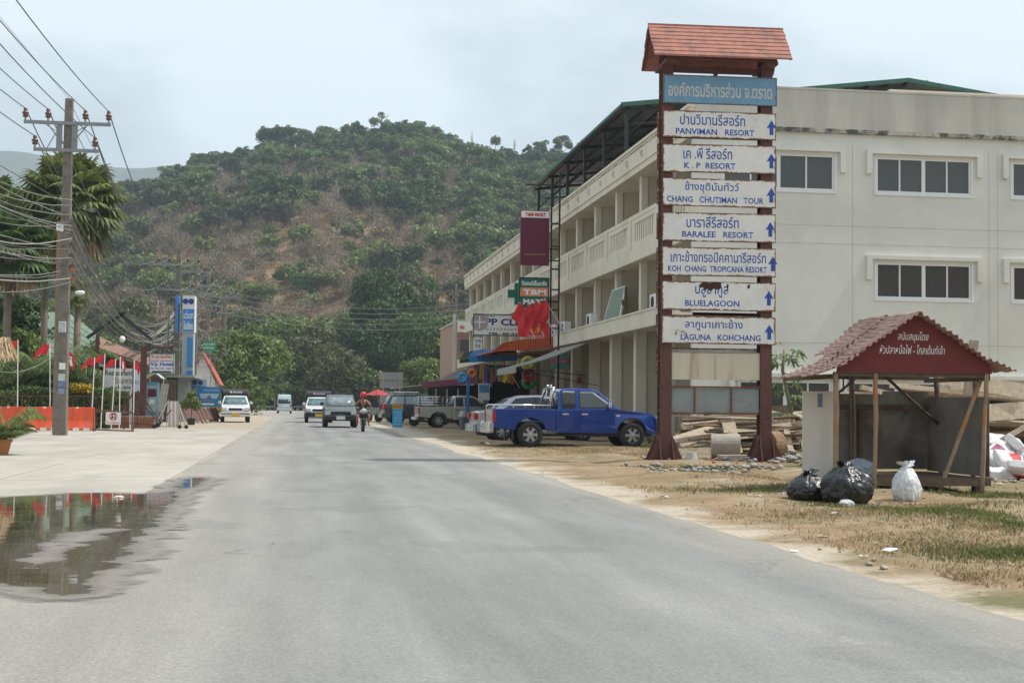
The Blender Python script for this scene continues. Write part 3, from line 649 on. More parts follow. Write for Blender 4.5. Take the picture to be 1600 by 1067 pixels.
PAN = [('ปานวิมานรีสอร์ท', 'PANVIMAN   RESORT', 7.40, 8.02, .28, 1.80, .18, 2.02, 2.42), ('เค .พี รีสอร์ท', 'K . P  RESORT', 6.60, 7.25, .36, 1.50, .38, 1.58, 2.42),
       ('ช้างชุติมันทัวว์', 'CHANG   CHUTIMAN   TOUR', 5.83, 6.47, .40, 1.66, -.02, 2.24, 2.42), ('บาราลีรีสอร์ท', 'BARALEE   RESORT', 5.02, 5.68, .44, 1.66, .34, 2.00, 2.40),
       ('เกาะช้างทรอปิคคานารีสอร์ท', 'KOH  CHANG  TROPICANA RESORT', 4.23, 4.89, .08, 2.30, .02, 2.32, 2.46), ('บลูลากูล', 'BLUELAGOON', 3.45, 4.11, .65, 1.42, .42, 1.68, 2.37),
       ('ลากูนาเกาะช้าง', 'LAGUNA   KOHCHANG', 2.69, 3.32, .42, 1.76, .32, 2.18, 2.38)]
for i, (th, en, z0, z1, a0, a1, b0, b1, ax) in enumerate(PAN):
    zc = (z0 + z1) / 2; h = (z1 - z0); m_ = MB(); m_.bx(XL, XR, -.0175, .0175, -h / 2, h / 2)
    j = random.Random(i).uniform(-.006, .006)
    p = m_.build('direction_panel', M_enamel, st, loc=(0, -.21 - abs(j), zc), bev=.004); p.rotation_euler = (0, j * .7, 0)
    zt = .0 if i != 5 else -.02
    text(th, M_blue_l, p, a0, a1, .005 + zt - .02, .26 + zt - .01 - .0, -.0195, bold=.012, name='thai_lettering')
    text(en, M_blue_l, p, b0, b1, -.235, -.095, -.0195, bold=.022)
    arrow(p, ax, -.02, 1, -.0195)
    if i == 5:
        f_ = MB(); f_.prism([(.74, .25), (.78, .18), (.83, .20), (.86, .14), (.95, .16), (1.02, .125), (1.08, .17), (1.17, .15), (1.26, .19), (1.25, .31), (1.1, .325), (.98, .30), (.86, .325), (.8, .29)], -.0235, -.0205); f_.prism([(1.38, .2), (1.41, .17), (1.43, .27), (1.39, .29)], -.0235, -.0205); f_.prism([(1.86, .18), (1.92, .2), (1.93, .29), (1.87, .26)], -.0235, -.0205); f_.build('rust_flake', mat('bare_rust', (.05, .022, .016), .9, var=.4, scale=14), p)
m_ = MB(); m_.bx(-.115, 2.545, -.0175, .0175, -.33, .33); hp = m_.build('header_board', M_enblue, st, loc=(0, -.215, 8.51), bev=.004)
fr = MB(); yy = -.03
for q in ((-.115, 2.545, .31, .33), (-.115, 2.545, -.33, -.31), (-.115, -.095, -.31, .31), (2.525, 2.545, -.31, .31)): fr.bx(q[0], q[1], -.026, -.0175, q[2], q[3])
fr.build('frame', mat('blue_frame', (.06, .17, .24), .6), hp)
text('องค์การบริหารส่วน จ.ตราด', mat('faded_cream_print', (.55, .55, .50), .6, var=.2, scale=30), hp, 0.0, 2.43, -.17, .19, -.0195, bold=.018, name='thai_lettering')
for i in range(8):
    z0 = [7.43, 6.68, 5.88, 5.07, 4.28, 3.5, 2.74, 1.98][i]; m_ = MB(); m_.bx(-.16, 2.49, -.0175, .0175, -.30, .30); m_.build('rear_panel', M_enamel, st, loc=(0, .215, z0 + .33), bev=.004)
m_ = MB(); m_.bx(.14, 2.19, -.02, .02, -.315, .315); bp_ = m_.build('blank_panel', M_blank, st, loc=(0, -.10, 2.19)); 
m_ = MB(); m_.bx(1.14, 1.15, -.024, -.021, -.31, .31); m_.bx(.15, 2.18, -.026, -.021, .295, .31); m_.build('seam', mat('seam_rust', (.30, .19, .11), .8), bp_)
m_ = MB()
for z in (1.11, 1.71): m_.bx(.14, 2.19, -.14, -.10, z - .02, z + .02)
for x in (.67, 1.52): m_.bx(x - .022, x + .022, -.138, -.102, 1.13, 1.69)
m_.build('lower_frame', M_rust, st)
for x0, x1 in ((.15, .645), (.695, 1.495), (1.545, 2.18)):
    m_ = MB(); m_.bx(x0, x1, -.10, -.09, 1.135, 1.685); m_.build('grey_panel', M_grey, st)
m_ = MB(); m_.bx(.13, 2.2, -.06, .06, 8.95, 9.07); m_.bx(-.135, .135, -.62, .62, 9.05, 9.12); m_.bx(2.195, 2.465, -.62, .62, 9.05, 9.12); m_.bx(-.1, 2.45, -.62, -.56, 9.12, 9.17); m_.bx(-.1, 2.45, .56, .62, 9.12, 9.17); m_.bx(1.12, 1.2, -.06, .06, 8.9, 8.96)
m_.build('roof_frame', M_brown, st)
rf = MB(); s_ = (10.02 - 9.14) / .78
rf.prism([(-.76, 9.15), (0, 10.0), (0, 9.95), (-.72, 9.14)], -.42, -.37, axis='x'); rf.prism([(.76, 9.15), (0, 10.0), (0, 9.95), (.72, 9.14)], -.42, -.37, axis='x')
rf.prism([(-.76, 9.15), (0, 10.0), (0, 9.95), (-.72, 9.14)], 2.69, 2.74, axis='x'); rf.prism([(.76, 9.15), (0, 10.0), (0, 9.95), (.72, 9.14)], 2.69, 2.74, axis='x')
rf.build('bargeboard', M_brown, st)
for sgn in (-1, 1):
    for k in range(8):
        t0 = k / 8.; t1 = t0 + .145; ya, za = -.80 * (1 - t0), 9.12 + .90 * t0; yb, zb = -.80 * (1 - t1), 9.12 + .90 * t1
        lift = .03; m_ = MB(); m_.prism([(sgn * -ya, za + .012), (sgn * -yb, zb + .0), (sgn * -yb, zb + .028), (sgn * -ya, za + lift + .025)], -.43 + random.uniform(-.012, .012), 2.75 + random.uniform(-.012, .012), axis='x'); m_.build('roof_plank', M_redroof, st)
m_ = MB(); m_.bx(-.43, 2.75, -.04, .04, 10.0, 10.06); m_.build('ridge_cap', M_redroof, st)

# ================================================================== APARTMENT BLOCK
BX, BY = 12.09, 43.45
ab = root('apartment_building', (BX, BY, 0), 'long three-storey cream apartment block with open galleries and shops below', 'building')
def PB(mb, name, m, **k): return WB(mb, name, m, ab, **k)
YE = 105.3; NB = 15; BAY = (YE - BY) / NB
m_ = MB(); m_.bx(14.3, 34, BY + .25, YE, 0, 10.2); PB(m_, 'core', M_fin)
# end wall with real window openings
WIN = []   # x0,x1,z0,z1 on the end wall
for (x0, x1) in ((13.05, 16.70), (18.1, 21.3), (22.72, 25.9)):
    WIN.append((x0, x1, 8.14, 9.27)); WIN.append((x0, x1, 4.77, 5.90)); 
WIN = [q for q in WIN if not (q[0] < 14 and q[2] < 5)]
WIN += [(13.6, 16.6, .95, 2.1), (17.25, 20.3, .95, 2.1), (21.6, 24.6, .95, 2.1)]
xsB = sorted(set([12.09, 34.0] + [q[0] for q in WIN] + [q[1] for q in WIN])); zsB = sorted(set([0, 9.97] + [q[2] for q in WIN] + [q[3] for q in WIN]))
m_ = MB()
for i in range(len(xsB) - 1):
    for j in range(len(zsB) - 1):
        cx, cz = (xsB[i] + xsB[i + 1]) / 2, (zsB[j] + zsB[j + 1]) / 2
        if any(q[0] < cx < q[1] and q[2] < cz < q[3] for q in WIN): continue
        m_.bx(xsB[i], xsB[i + 1], BY, BY + .22, zsB[j], zsB[j + 1])
ew = PB(m_, 'end_wall', M_wall)
bm = bmesh.new(); bm.from_mesh(ew.data); bmesh.ops.remove_doubles(bm, verts=bm.verts, dist=.0005)
from collections import defaultdict
cen = defaultdict(list)
for f in bm.faces: c = f.calc_center_median(); cen[(round(c.x, 3), round(c.y, 3), round(c.z, 3))].append(f)
bmesh.ops.delete(bm, geom=[f for v in cen.values() if len(v) > 1 for f in v], context='FACES'); bm.to_mesh(ew.data); bm.free()
m_ = MB()   # fine render joints, cut as shallow proud/recess lines
for z in (7.02, 6.45, 3.3): m_.bx(12.4, 34, BY - .004, BY, z, z + .018)
for x in (17.3, 21.9, 22.2, 26.6): m_.bx(x, x + .018, BY - .004, BY, .3, 9.6)
PB(m_, 'render_joint', mat('joint_render', (.50, .485, .43), .9))
for n_, (x0, x1, z0, z1) in enumerate(WIN):
    wi = MB(); fw = .06
    for q in ((x0, x1, z0, z0 + fw), (x0, x1, z1 - fw, z1), (x0, x0 + fw, z0 + fw, z1 - fw), (x1 - fw, x1, z0 + fw, z1 - fw)): wi.bx(q[0], q[1], BY + .02, BY + .10, q[2], q[3])
    mid_ = (x0 + x1) / 2; wi.bx(mid_ - .06, mid_ + .06, BY + .03, BY + .10, z0 + fw, z1 - fw)
    for xm in ((x0 + mid_) / 2, (x1 + mid_) / 2): wi.bx(xm - .025, xm + .025, BY + .04, BY + .10, z0 + fw, z1 - fw)
    wi.bx(x0 - .07, x1 + .07, BY - .03, BY + .02, z0 - .09, z0 - .003)
    wi.bx(x0 - .07, x0 - .004, BY - .02, BY + .02, z0, z1); wi.bx(x1 + .004, x1 + .07, BY - .02, BY + .02, z0, z1)
    wo = PB(wi, 'window', M_alu)
    cuts = [x0 + fw, (x0 + mid_) / 2, mid_, (x1 + mid_) / 2, x1 - fw]
    for a, b in zip(cuts, cuts[1:]):
        p_ = MB(); p_.bx(a, b, BY + .07, BY + .08, z0 + fw, z1 - fw); p_.v = [(x - BX, y - BY, z) for x, y, z in p_.v]; p_.build('pane', M_glass if z0 > 7 else M_glass2, wo)
    if z0 > 4:
        h_ = MB(); h_.bx(x0 - .35, x1 + .35, BY - .12, BY, z1 + .10, z1 + .22); h_.bx(x0 - .35, x0 - .17, BY - .12, BY, z1 - .55, z1 + .10); h_.bx(x1 + .17, x1 + .35, BY - .12, BY, z1 - .55, z1 + .10)
        PB(h_, 'window_hood', M_wall)
    else:
        h_ = MB(); h_.bx(x0 - .35, x1 + .35, BY - .2, BY, z1 + .12, z1 + .24); h_.bx(x0 - .35, x0 - .2, BY - .2, BY, z1 - .5, z1 + .12); h_.bx(x1 + .2, x1 + .35, BY - .2, BY, z1 - .5, z1 + .12); PB(h_, 'window_hood', M_wall)
m_ = MB(); m_.bx(12.6, 34, BY - .12, BY + .25, 9.97, 10.1); PB(m_, 'ledge', M_ledge)
m_ = MB(); m_.bx(12.14, 34, BY - .10, BY + .12, 10.1, 11.32); m_.bx(12.14, 34, BY - .12, BY + .14, 11.32, 11.38); PB(m_, 'parapet', M_parap)
m_ = MB(); m_.bx(20.5, 26.2, BY + 5, BY + 11, 10.2, 12.12); m_.bx(20.1, 26.8, BY + 3.6, BY + 11.4, 12.12, 12.32); PB(m_, 'stair_tower', M_cream)
# gallery front
m_ = MB(); m_.bx(12.0, 14.3, BY - .05, YE, 9.72, 9.94); m_.bx(11.95, 12.15, BY - .06, YE, 9.94, 10.62); m_.bx(11.89, 12.2, BY - .08, YE, 10.62, 10.72); PB(m_, 'roof_edge', M_cream)
m_ = MB(); m_.bx(12.16, 12.6, BY + .13, YE, 10.0, 10.75); m_.bx(11.93, 11.949, BY, YE, 10.50, 10.53); PB(m_, 'gutter', M_ledge)
for k in range(26):
    m_ = MB(); y0 = BY + 1.5 + k * 2.35; m_.tube([(11.93, y0, 10.35), (11.88, y0, 10.25), (11.93, y0, 10.12)], .03, 5); PB(m_, 'drain_spout', M_parap)
m_ = MB(); m_.bx(12.09, 14.3, BY, YE, 6.62, 6.90); m_.bx(12.0, 12.2, BY - .04, YE, 6.52, 7.0); PB(m_, 'upper_floor_slab', M_cream)
m_ = MB(); m_.bx(11.55, 14.3, BY, YE, 3.98, 4.2); m_.bx(11.5, 11.68, BY - .04, YE, 3.92, 4.46); m_.bx(11.46, 11.72, BY - .06, YE, 4.46, 4.52); PB(m_, 'lower_floor_slab', M_cream)
rb2 = random.Random(9)
for k in range(NB + 1):
    y0 = BY + k * BAY
    for (za, zb) in ((4.2, 6.62), (6.9, 9.72)):
        if k == 0: continue
        m_ = MB(); m_.bx(12.62, 14.3, y0 - .12, y0 + .12, za, zb); PB(m_, 'partition_wall', M_fin)
        m_ = MB(); m_.bx(12.38, 12.62, y0 - .17, y0 + .17, za, zb); PB(m_, 'pillar', M_cream)
    if k: 
        m_ = MB(); m_.bx(12.2, 12.6, y0 - .2, y0 + .2, 0, 3.98); PB(m_, 'pillar', M_cream)
        m_ = MB(); m_.bx(12.6, 14.3, y0 - .13, y0 + .13, 0, 3.98); PB(m_, 'partition_wall', M_fin)
m_ = MB(); m_.bx(12.09, 14.3, BY, BY + .215, 0, 3.98); m_.bx(12.15, 14.3, BY, BY + .21, 4.2, 6.5); m_.bx(12.15, 14.3, BY, BY + .21, 7.0, 9.7); 
for k in range(NB):
    y0 = BY + k * BAY; ya, yb = y0 + .16, y0 + BAY - .16
    # balustrade of the top gallery: rails, posts and slots
    m_ = MB(); m_.bx(12.02, 12.16, ya, yb, 7.0, 7.22); m_.bx(12.0, 12.18, y0 + .0, y0 + BAY, 8.08, 8.22); m_.bx(12.02, 12.16, ya, yb, 7.9, 8.08); ns = 9
    L = yb - ya - .9
    m_.bx(12.03, 12.15, ya, ya + .45, 7.22, 7.9); m_.bx(12.03, 12.15, yb - .45, yb, 7.22, 7.9)
    for q in range(ns): c = ya + .45 + L * (q + .5) / ns; m_.bx(12.05, 12.13, c - L / ns * .28, c + L / ns * .28, 7.22, 7.9)
    PB(m_, 'balustrade', M_cream)
    m_ = MB(); m_.bx(11.98, 12.2, y0 - .16, y0 + .16, 7.0, 8.08); PB(m_, 'balustrade_post', M_cream)
    # back walls: doors and windows of the rooms
    for zf in (4.2, 6.9):
        m_ = MB(); m_.bx(14.24, 14.296, y0 + .6, y0 + 1.5, zf, zf + 2.05); PB(m_, 'room_door', mat('room_door_%d' % (k % 3), [(.14, .07, .04), (.30, .25, .2), (.10, .06, .04)][k % 3], .6))
        m_ = MB(); m_.bx(14.24, 14.296, y0 + 1.9, y0 + 3.5, zf + .9, zf + 2.0); PB(m_, 'room_window', M_glass)
    if k == 10 or k == 12: m_ = MB(); m_.bx(12.7, 12.75, y0 + .3, y0 + 2.6, 7.0, 9.6); PB(m_, 'curtain', mat('maroon_curtain', (.18, .02, .02), .9))
    # ground floor roller shutters
    m_ = MB()
    if k not in (5, 6, 7, 9, 10, 11):
        nsl = 22
        for q in range(nsl): m_.bx(13.6, 13.64 + .015 * (q % 2), y0 + .22, y0 + BAY - .22, q * .135, q * .135 + .13)
        PB(m_, 'roller_shutter', mat('shutter_grey', (.36, .36, .33), .6, var=.1)); m_ = MB()
        m_.bx(13.3, 13.75, y0 + .22, y0 + BAY - .22, 2.98, 3.6); PB(m_, 'shutter_box', M_parap)
    else:
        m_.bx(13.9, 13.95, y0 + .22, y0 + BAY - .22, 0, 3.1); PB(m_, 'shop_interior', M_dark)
# rooftop shelter
AP = AT(1421, 127, 53.3); EV = (12.05, 12.72)
def slope(x): return EV[1] + (AP.z - EV[1]) * (x - EV[0]) / (AP.x - EV[0])
m_ = MB(); y0, y1 = 53.4, 74.5
m_.prism([(EV[0], EV[1]), (AP.x, AP.z), (AP.x, AP.z + .03), (EV[0], EV[1] + .03)], y0, y1); m_.prism([(AP.x, AP.z), (AP.x + 13.6, EV[1] - .3), (AP.x + 13.6, EV[1] - .27), (AP.x, AP.z + .03)], y0, y1)
PB(m_, 'shelter_roof', M_under)
m_ = MB(); m_.prism([(EV[0] - .05, EV[1] - .05), (AP.x, AP.z - .02), (AP.x, AP.z + .14), (EV[0] - .05, EV[1] + .12)], y0 - .06, y0 - .01); m_.prism([(AP.x, AP.z - .02), (AP.x + 13.6, EV[1] - .36), (AP.x + 13.6, EV[1] - .2), (AP.x, AP.z + .14)], y0 - .06, y0 - .01); m_.bx(EV[0] - .08, EV[0] - .03, y0 - .06, y1, EV[1] - .06, EV[1] + .05)
PB(m_, 'shelter_fascia', M_green)
for q in range(16):
    x = EV[0] + .3 + q * .8; m_ = MB(); m_.bx(x - .03, x + .03, y0, y1, slope(x) - .10, slope(x) - .01); PB(m_, 'purlin', M_black)
for q in range(6):
    y = y0 + .3 + q * 4.1; m_ = MB(); m_.beam((EV[0] + .05, y, EV[1] - .14), (AP.x, y, AP.z - .14), .08, .14); m_.beam((12.6, y, 12.1), (AP.x, y, AP.z - .8), .06, .08)
    for px_ in (12.3, 16., 20.): m_.bx(px_ - .06, px_ + .06, y - .06, y + .06, 10.2, slope(px_) - .2)
    m_.beam((12.3, y, 11.6), (13.8, y, 13.0), .05, .05); PB(m_, 'shelter_frame', M_black)
# leaning sheet on the lower gallery
m_ = MB(); m_.beam((11.4, 55.3, 4.6), (11.75, 51.7, 6.75), 1.6, .03, up=(1, 0, .1)); 
sg = root('leaning_board', (11.6, 55.0, 4.5), 'faded green board in a pale frame leaning out from the lower gallery', 'board')
A_, B_, C_, D_ = [AT(*p) for p in ((944, 505, 56.5), (968, 502, 54.6), (978, 448, 54.2), (958, 455, 56.0))]
m_ = MB(); q = [A_, B_, C_, D_]; nrm = (B_ - A_).cross(D_ - A_).normalized() * .04
m_.v = [tuple(p) for p in q] + [tuple(p + nrm) for p in q]; m_.f = [(0, 1, 2, 3), (7, 6, 5, 4), (0, 4, 5, 1), (1, 5, 6, 2), (2, 6, 7, 3), (3, 7, 4, 0)]; m_.mi = [0] * 6
WB(m_, 'board', mat('faded_green', (.22, .28, .23), .7, var=.2), sg)
m_ = MB()
for a, b in zip(q, q[1:] + q[:1]): m_.beam(a, b, .07, .09)
WB(m_, 'frame', M_whitep, sg)
m_ = MB(); m_.beam(C_, (12.3, C_.y - .3, 4.6), .07, .12); m_.beam((C_ + B_) / 2, (12.3, C_.y, 5.3), .07, .12); WB(m_, 'prop', M_wood4, sg)
for i, (y_, z_) in enumerate(((58.6, 4.22), (64.5, 4.22), (67.0, 4.22), (47.6, 4.22))):
    a = root('air_conditioner', (12.0, y_, z_ + .3), ['white air-conditioning box on the lower gallery just past the leaning board', 'white air-conditioning box on the gallery ledge next to the black sign mast', 'white air-conditioning box on the gallery ledge behind the red flags', 'white air-conditioning box at the near end of the lower gallery'][i], 'air conditioner')
    m_ = MB(); m_.bx(-.16, .16, -.4, .4, 0, .55); m_.build('case', M_whitep, a, bev=.02); m_ = MB(); m_.lathe([(.2, -.175), (.2, -.162)], (0, 0, .28), 16, 'x'); m_.build('fan_grille', M_dark, a)

# ================================================================== RUBBISH SHELTER
from mathutils import noise as mnoise
HY = 20.3
hut = root('rubbish_shelter', (9.07, HY, 0), 'small open-fronted rubbish shelter with broken corrugated roof and dark red lettered gable', 'shelter')
def HB(mb, name, m, **k): return WB(mb, name, m, hut, **k)
apx, apz = AT(1430, 493, HY).x, AT(1430, 493, HY).z
eL = AT(1262, 587, HY); eR = AT(1580, 580, HY)
M_corr = mat('weathered_pink_sheet', (.40, .27, .235), .85, var=.22, scale=3, second=(.28, .17, .14), sscale=2.5, spos=(.45, .65), bump=.2)
M_dred = mat('dark_red_board', (.135, .022, .022), .7, var=.2, scale=5)
M_board = mat('fibre_cement', (.20, .185, .16), .9, var=.22, scale=2.2, second=(.10, .085, .07), sscale=1.4, spos=(.45, .68), bump=.1)
M_boardw = mat('pale_board', (.60, .57, .51), .85, var=.1, scale=3, second=(.42, .37, .30), sscale=1.8, spos=(.55, .8), streak=True)
def corr(x0, z0, x1, z1, ya, yb, per=.105, amp=.017, th=.008, jag=0):
    L = sqrt((x1 - x0) ** 2 + (z1 - z0) ** 2); n = max(8, int(L / per * 8)); dx, dz = (x1 - x0) / L, (z1 - z0) / L; nx_, nz_ = -dz, dx
    if nz_ < 0: nx_, nz_ = -nx_, -nz_
    V, F = [], []; ny = 7
    for i in range(n + 1):
        s = L * i / n; a = amp * sin(2 * pi * s / per)
        for j in range(ny):
            y = ya + (yb - ya) * j / (ny - 1) + (jag * mnoise.noise((s * 6, j, ya)) if j in (0, ny - 1) else 0)
            sag = .012 * sin(j * 1.9 + s * 4)
            V.append((x0 + dx * s + nx_ * (a + sag), y, z0 + dz * s + nz_ * (a + sag)))
    for i in range(n):
        for j in range(ny - 1): F.append((i * ny + j, (i + 1) * ny + j, (i + 1) * ny + j + 1, i * ny + j + 1))
    k = len(V); V2 = V + [(x - nx_ * th, y, z - nz_ * th) for x, y, z in V]; F2 = F + [tuple(q + k for q in f[::-1]) for f in F]
    for i in range(n):
        for j in (0, ny - 1): a, b = i * ny + j, (i + 1) * ny + j; F2.append((a, b, b + k, a + k))
    for j in range(ny - 1):
        for i in (0, n): a, b = i * ny + j, i * ny + j + 1; F2.append((a, b, b + k, a + k))
    m_ = MB(); m_.v = V2; m_.f = F2; m_.mi = [0] * len(F2); return m_
rh = random.Random(5)
kL = AT(1308, 573, HY); kR = AT(1543, 567, HY)
for sd_, (ex, ez, nC) in enumerate(((kL.x, kL.z, 4), (kR.x, kR.z, 3))):
    fx, fz = ((eL.x, eL.z) if sd_ == 0 else (eR.x, eR.z))
    for half in range(2): HB(corr(fx, fz, ex + (apx - ex) * .06, ez + (apz - ez) * .06 + .005, HY - .2 + half * .7 + rh.uniform(-.03, .03), HY + .6 + half * .7 + rh.uniform(-.06, .06), jag=.05), 'roof_sheet', M_corr)
    for c in range(nC):
        t0 = c / nC; t1 = min(1.02, (c + 1.22) / nC); lift = .018 * (c % 2) + .012 + .01 * c
        for half in range(2):
            ya = (HY - .16 + rh.uniform(-.05, .04)) if half == 0 else HY + 1.12; yb = (HY + .75 + .5 * t0) if half == 0 else HY + 1.35 + 1.1 * t0 + rh.uniform(-.10, .14); ya = ya if half == 0 else HY + .68 + .5 * t0
            HB(corr(ex + (apx - ex) * t0 + rh.uniform(-.02, .02), ez + (apz - ez) * t0 + lift * .6 + half * .012, ex + (apx - ex) * t1, ez + (apz - ez) * t1 + lift * .6 + .008 + half * .012, ya, yb, jag=.05), 'roof_sheet', M_corr, smooth=False)
gL, gR = AT(1306, 581, HY), AT(1549, 583, HY); gz = gL.z
m_ = MB(); m_.prism([(gL.x, gz), (gR.x, gz), (AT(1543, 567, HY).x, AT(1543, 567, HY).z + .02), (apx, apz + .01), (AT(1308, 573, HY).x, AT(1308, 573, HY).z + .03)], HY - .03, HY - .01); gb = HB(m_, 'gable_board', M_dred)
gb2 = (hut.location.x, hut.location.y)
def hx_(px, py): p = AT(px, py, HY); return p.x - hut.location.x, p.z
(a0, z1_), (a1, z0_) = hx_(1401, 520), hx_(1448, 536)
text('สนับสนุนโดย', M_txt_w, gb, a0, a1, z0_ - .0, z1_ + .02, -.034, slant=.1, bold=.0)
(a0, z1_), (a1, z0_) = hx_(1373, 539), hx_(1474, 553)
text('หัวปลาหม้อไฟ - โกลเด้นท์เจ้า', M_txt_w, gb, a0, a1, z0_ - .01, z1_ + .01, -.034, slant=.1)
def wpost(px0, py0, px1, py1, y, r, m=None, y1=None, name='post'):
    a = AT(px0, py0, y); b = AT(px1, py1, y if y1 is None else y1); mb_ = MB(); n = 6; P = []
    for i in range(n + 1):
        q = a.lerp(b, i / n); P.append(q + Vector((rh.uniform(-.008, .008), rh.uniform(-.008, .008), 0)))
    mb_.tube(P, [r * rh.uniform(.9, 1.1) for _ in P], 8); return HB(mb_, name, m or M_wood, smooth=True)
M_post = mat('old_post', (.30, .22, .15), .9, var=.35, scale=5, second=(.33, .15, .06), sscale=2.5, spos=(.5, .62), bump=.3)
wpost(1306, 583, 1306, 768, HY, .043, M_post); wpost(1369, 583, 1366, 778, HY, .034, M_post); wpost(1542, 583, 1534, 775, HY, .038, M_post)
wpost(1463, 584, 1470, 760, HY + 1.9, .045, M_wood4); wpost(1331, 584, 1333, 740, HY + 2.1, .045, M_wood4); wpost(1524, 584, 1520, 756, HY + 2.1, .045, M_wood4)
wpost(1536, 584, 1464, 778, HY + .1, .033, M_post, name='brace'); wpost(1383, 588, 1472, 668, HY + 1., .025, M_wood4, HY + 1.85, name='brace'); wpost(1345, 584, 1309, 615, HY + 2., .02, M_wood4, HY + .1, name='brace'); wpost(1471, 640, 1476, 738, HY + 1.7, .012, M_whitep, name='pipe')
lx, rx_ = gL.x - .03, gR.x - .02
for nm, q in (('tie_beam', (lx, rx_, HY + .0, HY + .05, gz - .06, gz + .0)), ('tie_beam', (lx, rx_, HY + 2.1, HY + 2.15, gz - .06, gz)), ('side_beam', (lx, lx + .05, HY, HY + 2.2, gz - .1, gz - .03)), ('side_beam', (rx_ - .05, rx_, HY, HY + 2.2, gz - .1, gz - .03))):
    m_ = MB(); m_.bx(*q); HB(m_, nm, M_wood4)
bz1 = AT(1400, 616, HY + 2.2).z; bz0 = .27
lxb = AT(1310, 700, HY + 2.2).x
cutsx = [lxb, lx + .98, lx + 1.68, rx_ + .03]
for i in range(3):
    m_ = MB(); m_.bx(cutsx[i] + .004, cutsx[i + 1] - .004, HY + 2.2 + .006 * i, HY + 2.215 + .006 * i, bz0, bz1 + (.05 if i == 2 else 0)); HB(m_, 'back_board', M_board)
m_ = MB(); m_.bx(lxb, rx_, HY + 2.14, HY + 2.19, bz1 - .26, bz1 - .17); HB(m_, 'rail', M_wood4)
for x in (lx + .55, lx + 1.25): m_ = MB(); m_.bx(x, x + .06, HY + 2.13, HY + 2.18, bz0, bz1 - .27); HB(m_, 'stud', M_wood4)
m_ = MB(); m_.bx(rx_ - .0, rx_ + .012, HY + .05, HY + 2.2, .25, bz1 - .05); HB(m_, 'side_board', M_board)
for i in range(7):
    m_ = MB(); yb_ = HY + .05 + i * .31; m_.bx(lx + (lxb - lx) * i / 6, rx_, yb_, yb_ + .29, .2, .235); HB(m_, 'floor_plank', M_wood4)
m_ = MB(); m_.bx(lx + .3, rx_, HY - .02, HY + .03, .12, .23); HB(m_, 'floor_beam', M_wood4)
for x in (lx + .05, lx + 1.2, rx_ - .1):
    for y_ in (HY + .3, HY + 2.0): m_ = MB(); x += .45 * (y_ > HY + 1 and x < lx + .2); m_.bx(x, x + .12, y_, y_ + .12, 0, .2); HB(m_, 'stub', M_wood4)
b0, b1 = AT(1254, 611, HY + .7), AT(1302, 742, HY + .7)
m_ = MB(); m_.bx(b0.x, b1.x, HY + .7, HY + .715, .12, b0.z); wbd = HB(m_, 'screen_board', M_boardw)
n1, n2 = AT(1278, 615, HY + .69), AT(1285, 636, HY + .69)
m_ = MB(); m_.v = []; m_.bx(n1.x - 9.07, n2.x - 9.07, .685, .695, n2.z, n1.z); m_.build('stencil_mark', mat('faded_blue_print', (.16, .18, .30), .8, var=.5, scale=40), wbd)

# ------------------------------------------------------------------ bags, sacks, litter
M_bagk = mat('black_plastic', (.011, .012, .014), .24, var=.2, scale=5, bump=1., bscale=16, spec=.6)
M_bagw = mat('white_plastic', (.62, .64, .66), .42, var=.16, scale=7, bump=.8, bscale=10)
M_bagb = mat('bluish_plastic', (.26, .31, .37), .4, var=.25, scale=7, bump=.8, bscale=10)
def bag(name, loc, sx_, sy_, sz_, m, label, cat='rubbish bag', seed=0, tie=.35, fold=.06, par=None):
    bm = bmesh.new(); bmesh.ops.create_icosphere(bm, subdivisions=5, radius=1)
    for v in bm.verts:
        p = v.co.normalized(); a = math.atan2(p.y, p.x); z = p.z; r = 1.
        tf = max(0, z) ** 2
        r -= tf * (1 - tie) * .55
        fo = abs(mnoise.noise(Vector((a * 1.9, z * .9 + seed, seed)) * 1.4)) * 2 - .4
        r += fold * fo * (1.2 + tf * 2.2) - fold * .9 * (1 - abs(mnoise.noise(Vector((a * 3.1 + z, z * 1.2, seed + 9)))) * 2.2) ** 3 + .06 * mnoise.noise(Vector((p.x, p.y, seed)) * 2) + .05 * mnoise.noise(p * 1.6 + Vector((seed, 0, 0))) + .035 * (1 - abs(mnoise.noise(p * 4.5 + Vector((seed, 3, 1)))) * 3)
        x, y = p.x * r, p.y * r; zz = p.z * (1 + .14 * mnoise.noise(p * 2.2 + Vector((0, seed, 0))))
        if z > .75: zz += .10 * mnoise.noise(p * 7 + Vector((seed, 0, 0))) * (z - .7) * 8 * tie + .25 * p.x * tie * (z - .75)
        zz = max(zz, -.62 + .03 * mnoise.noise(p * 6))
        v.co = (x * sx_, y * sy_, (zz + .62) / 1.62 * sz_)
    me = bpy.data.meshes.new(name); bm.to_mesh(me); bm.free(); me.materials.append(m); me.polygons.foreach_set('use_smooth', [True] * len(me.polygons))
    o = link(name, me, loc=loc)
    if cat == 'rubbish bag' and sz_ > .3:   # gathered, tied neck with loose ears
        k_ = MB(); r_ = random.Random(int(seed * 10)); zt = max(v.co.z for v in me.vertices if abs(v.co.x) < .05 * sx_ / .3 and abs(v.co.y) < .05) - .02
        for i in range(9):
            a = i * .7 + r_.uniform(-.2, .2); L = r_.uniform(.07, .15); c = Vector((.01 * cos(a), .01 * sin(a), zt)); e = c + Vector((cos(a) * L, sin(a) * L * .7, L * r_.uniform(-.1, .7))); s2 = Vector((-sin(a), cos(a), .3)) * L * .35; k_.poly([c, c.lerp(e, .6) - s2, e, c.lerp(e, .55) + s2 + Vector((0, 0, .02))])
        k_.build('tied_neck', m, o)
    return tag(o, label, cat)
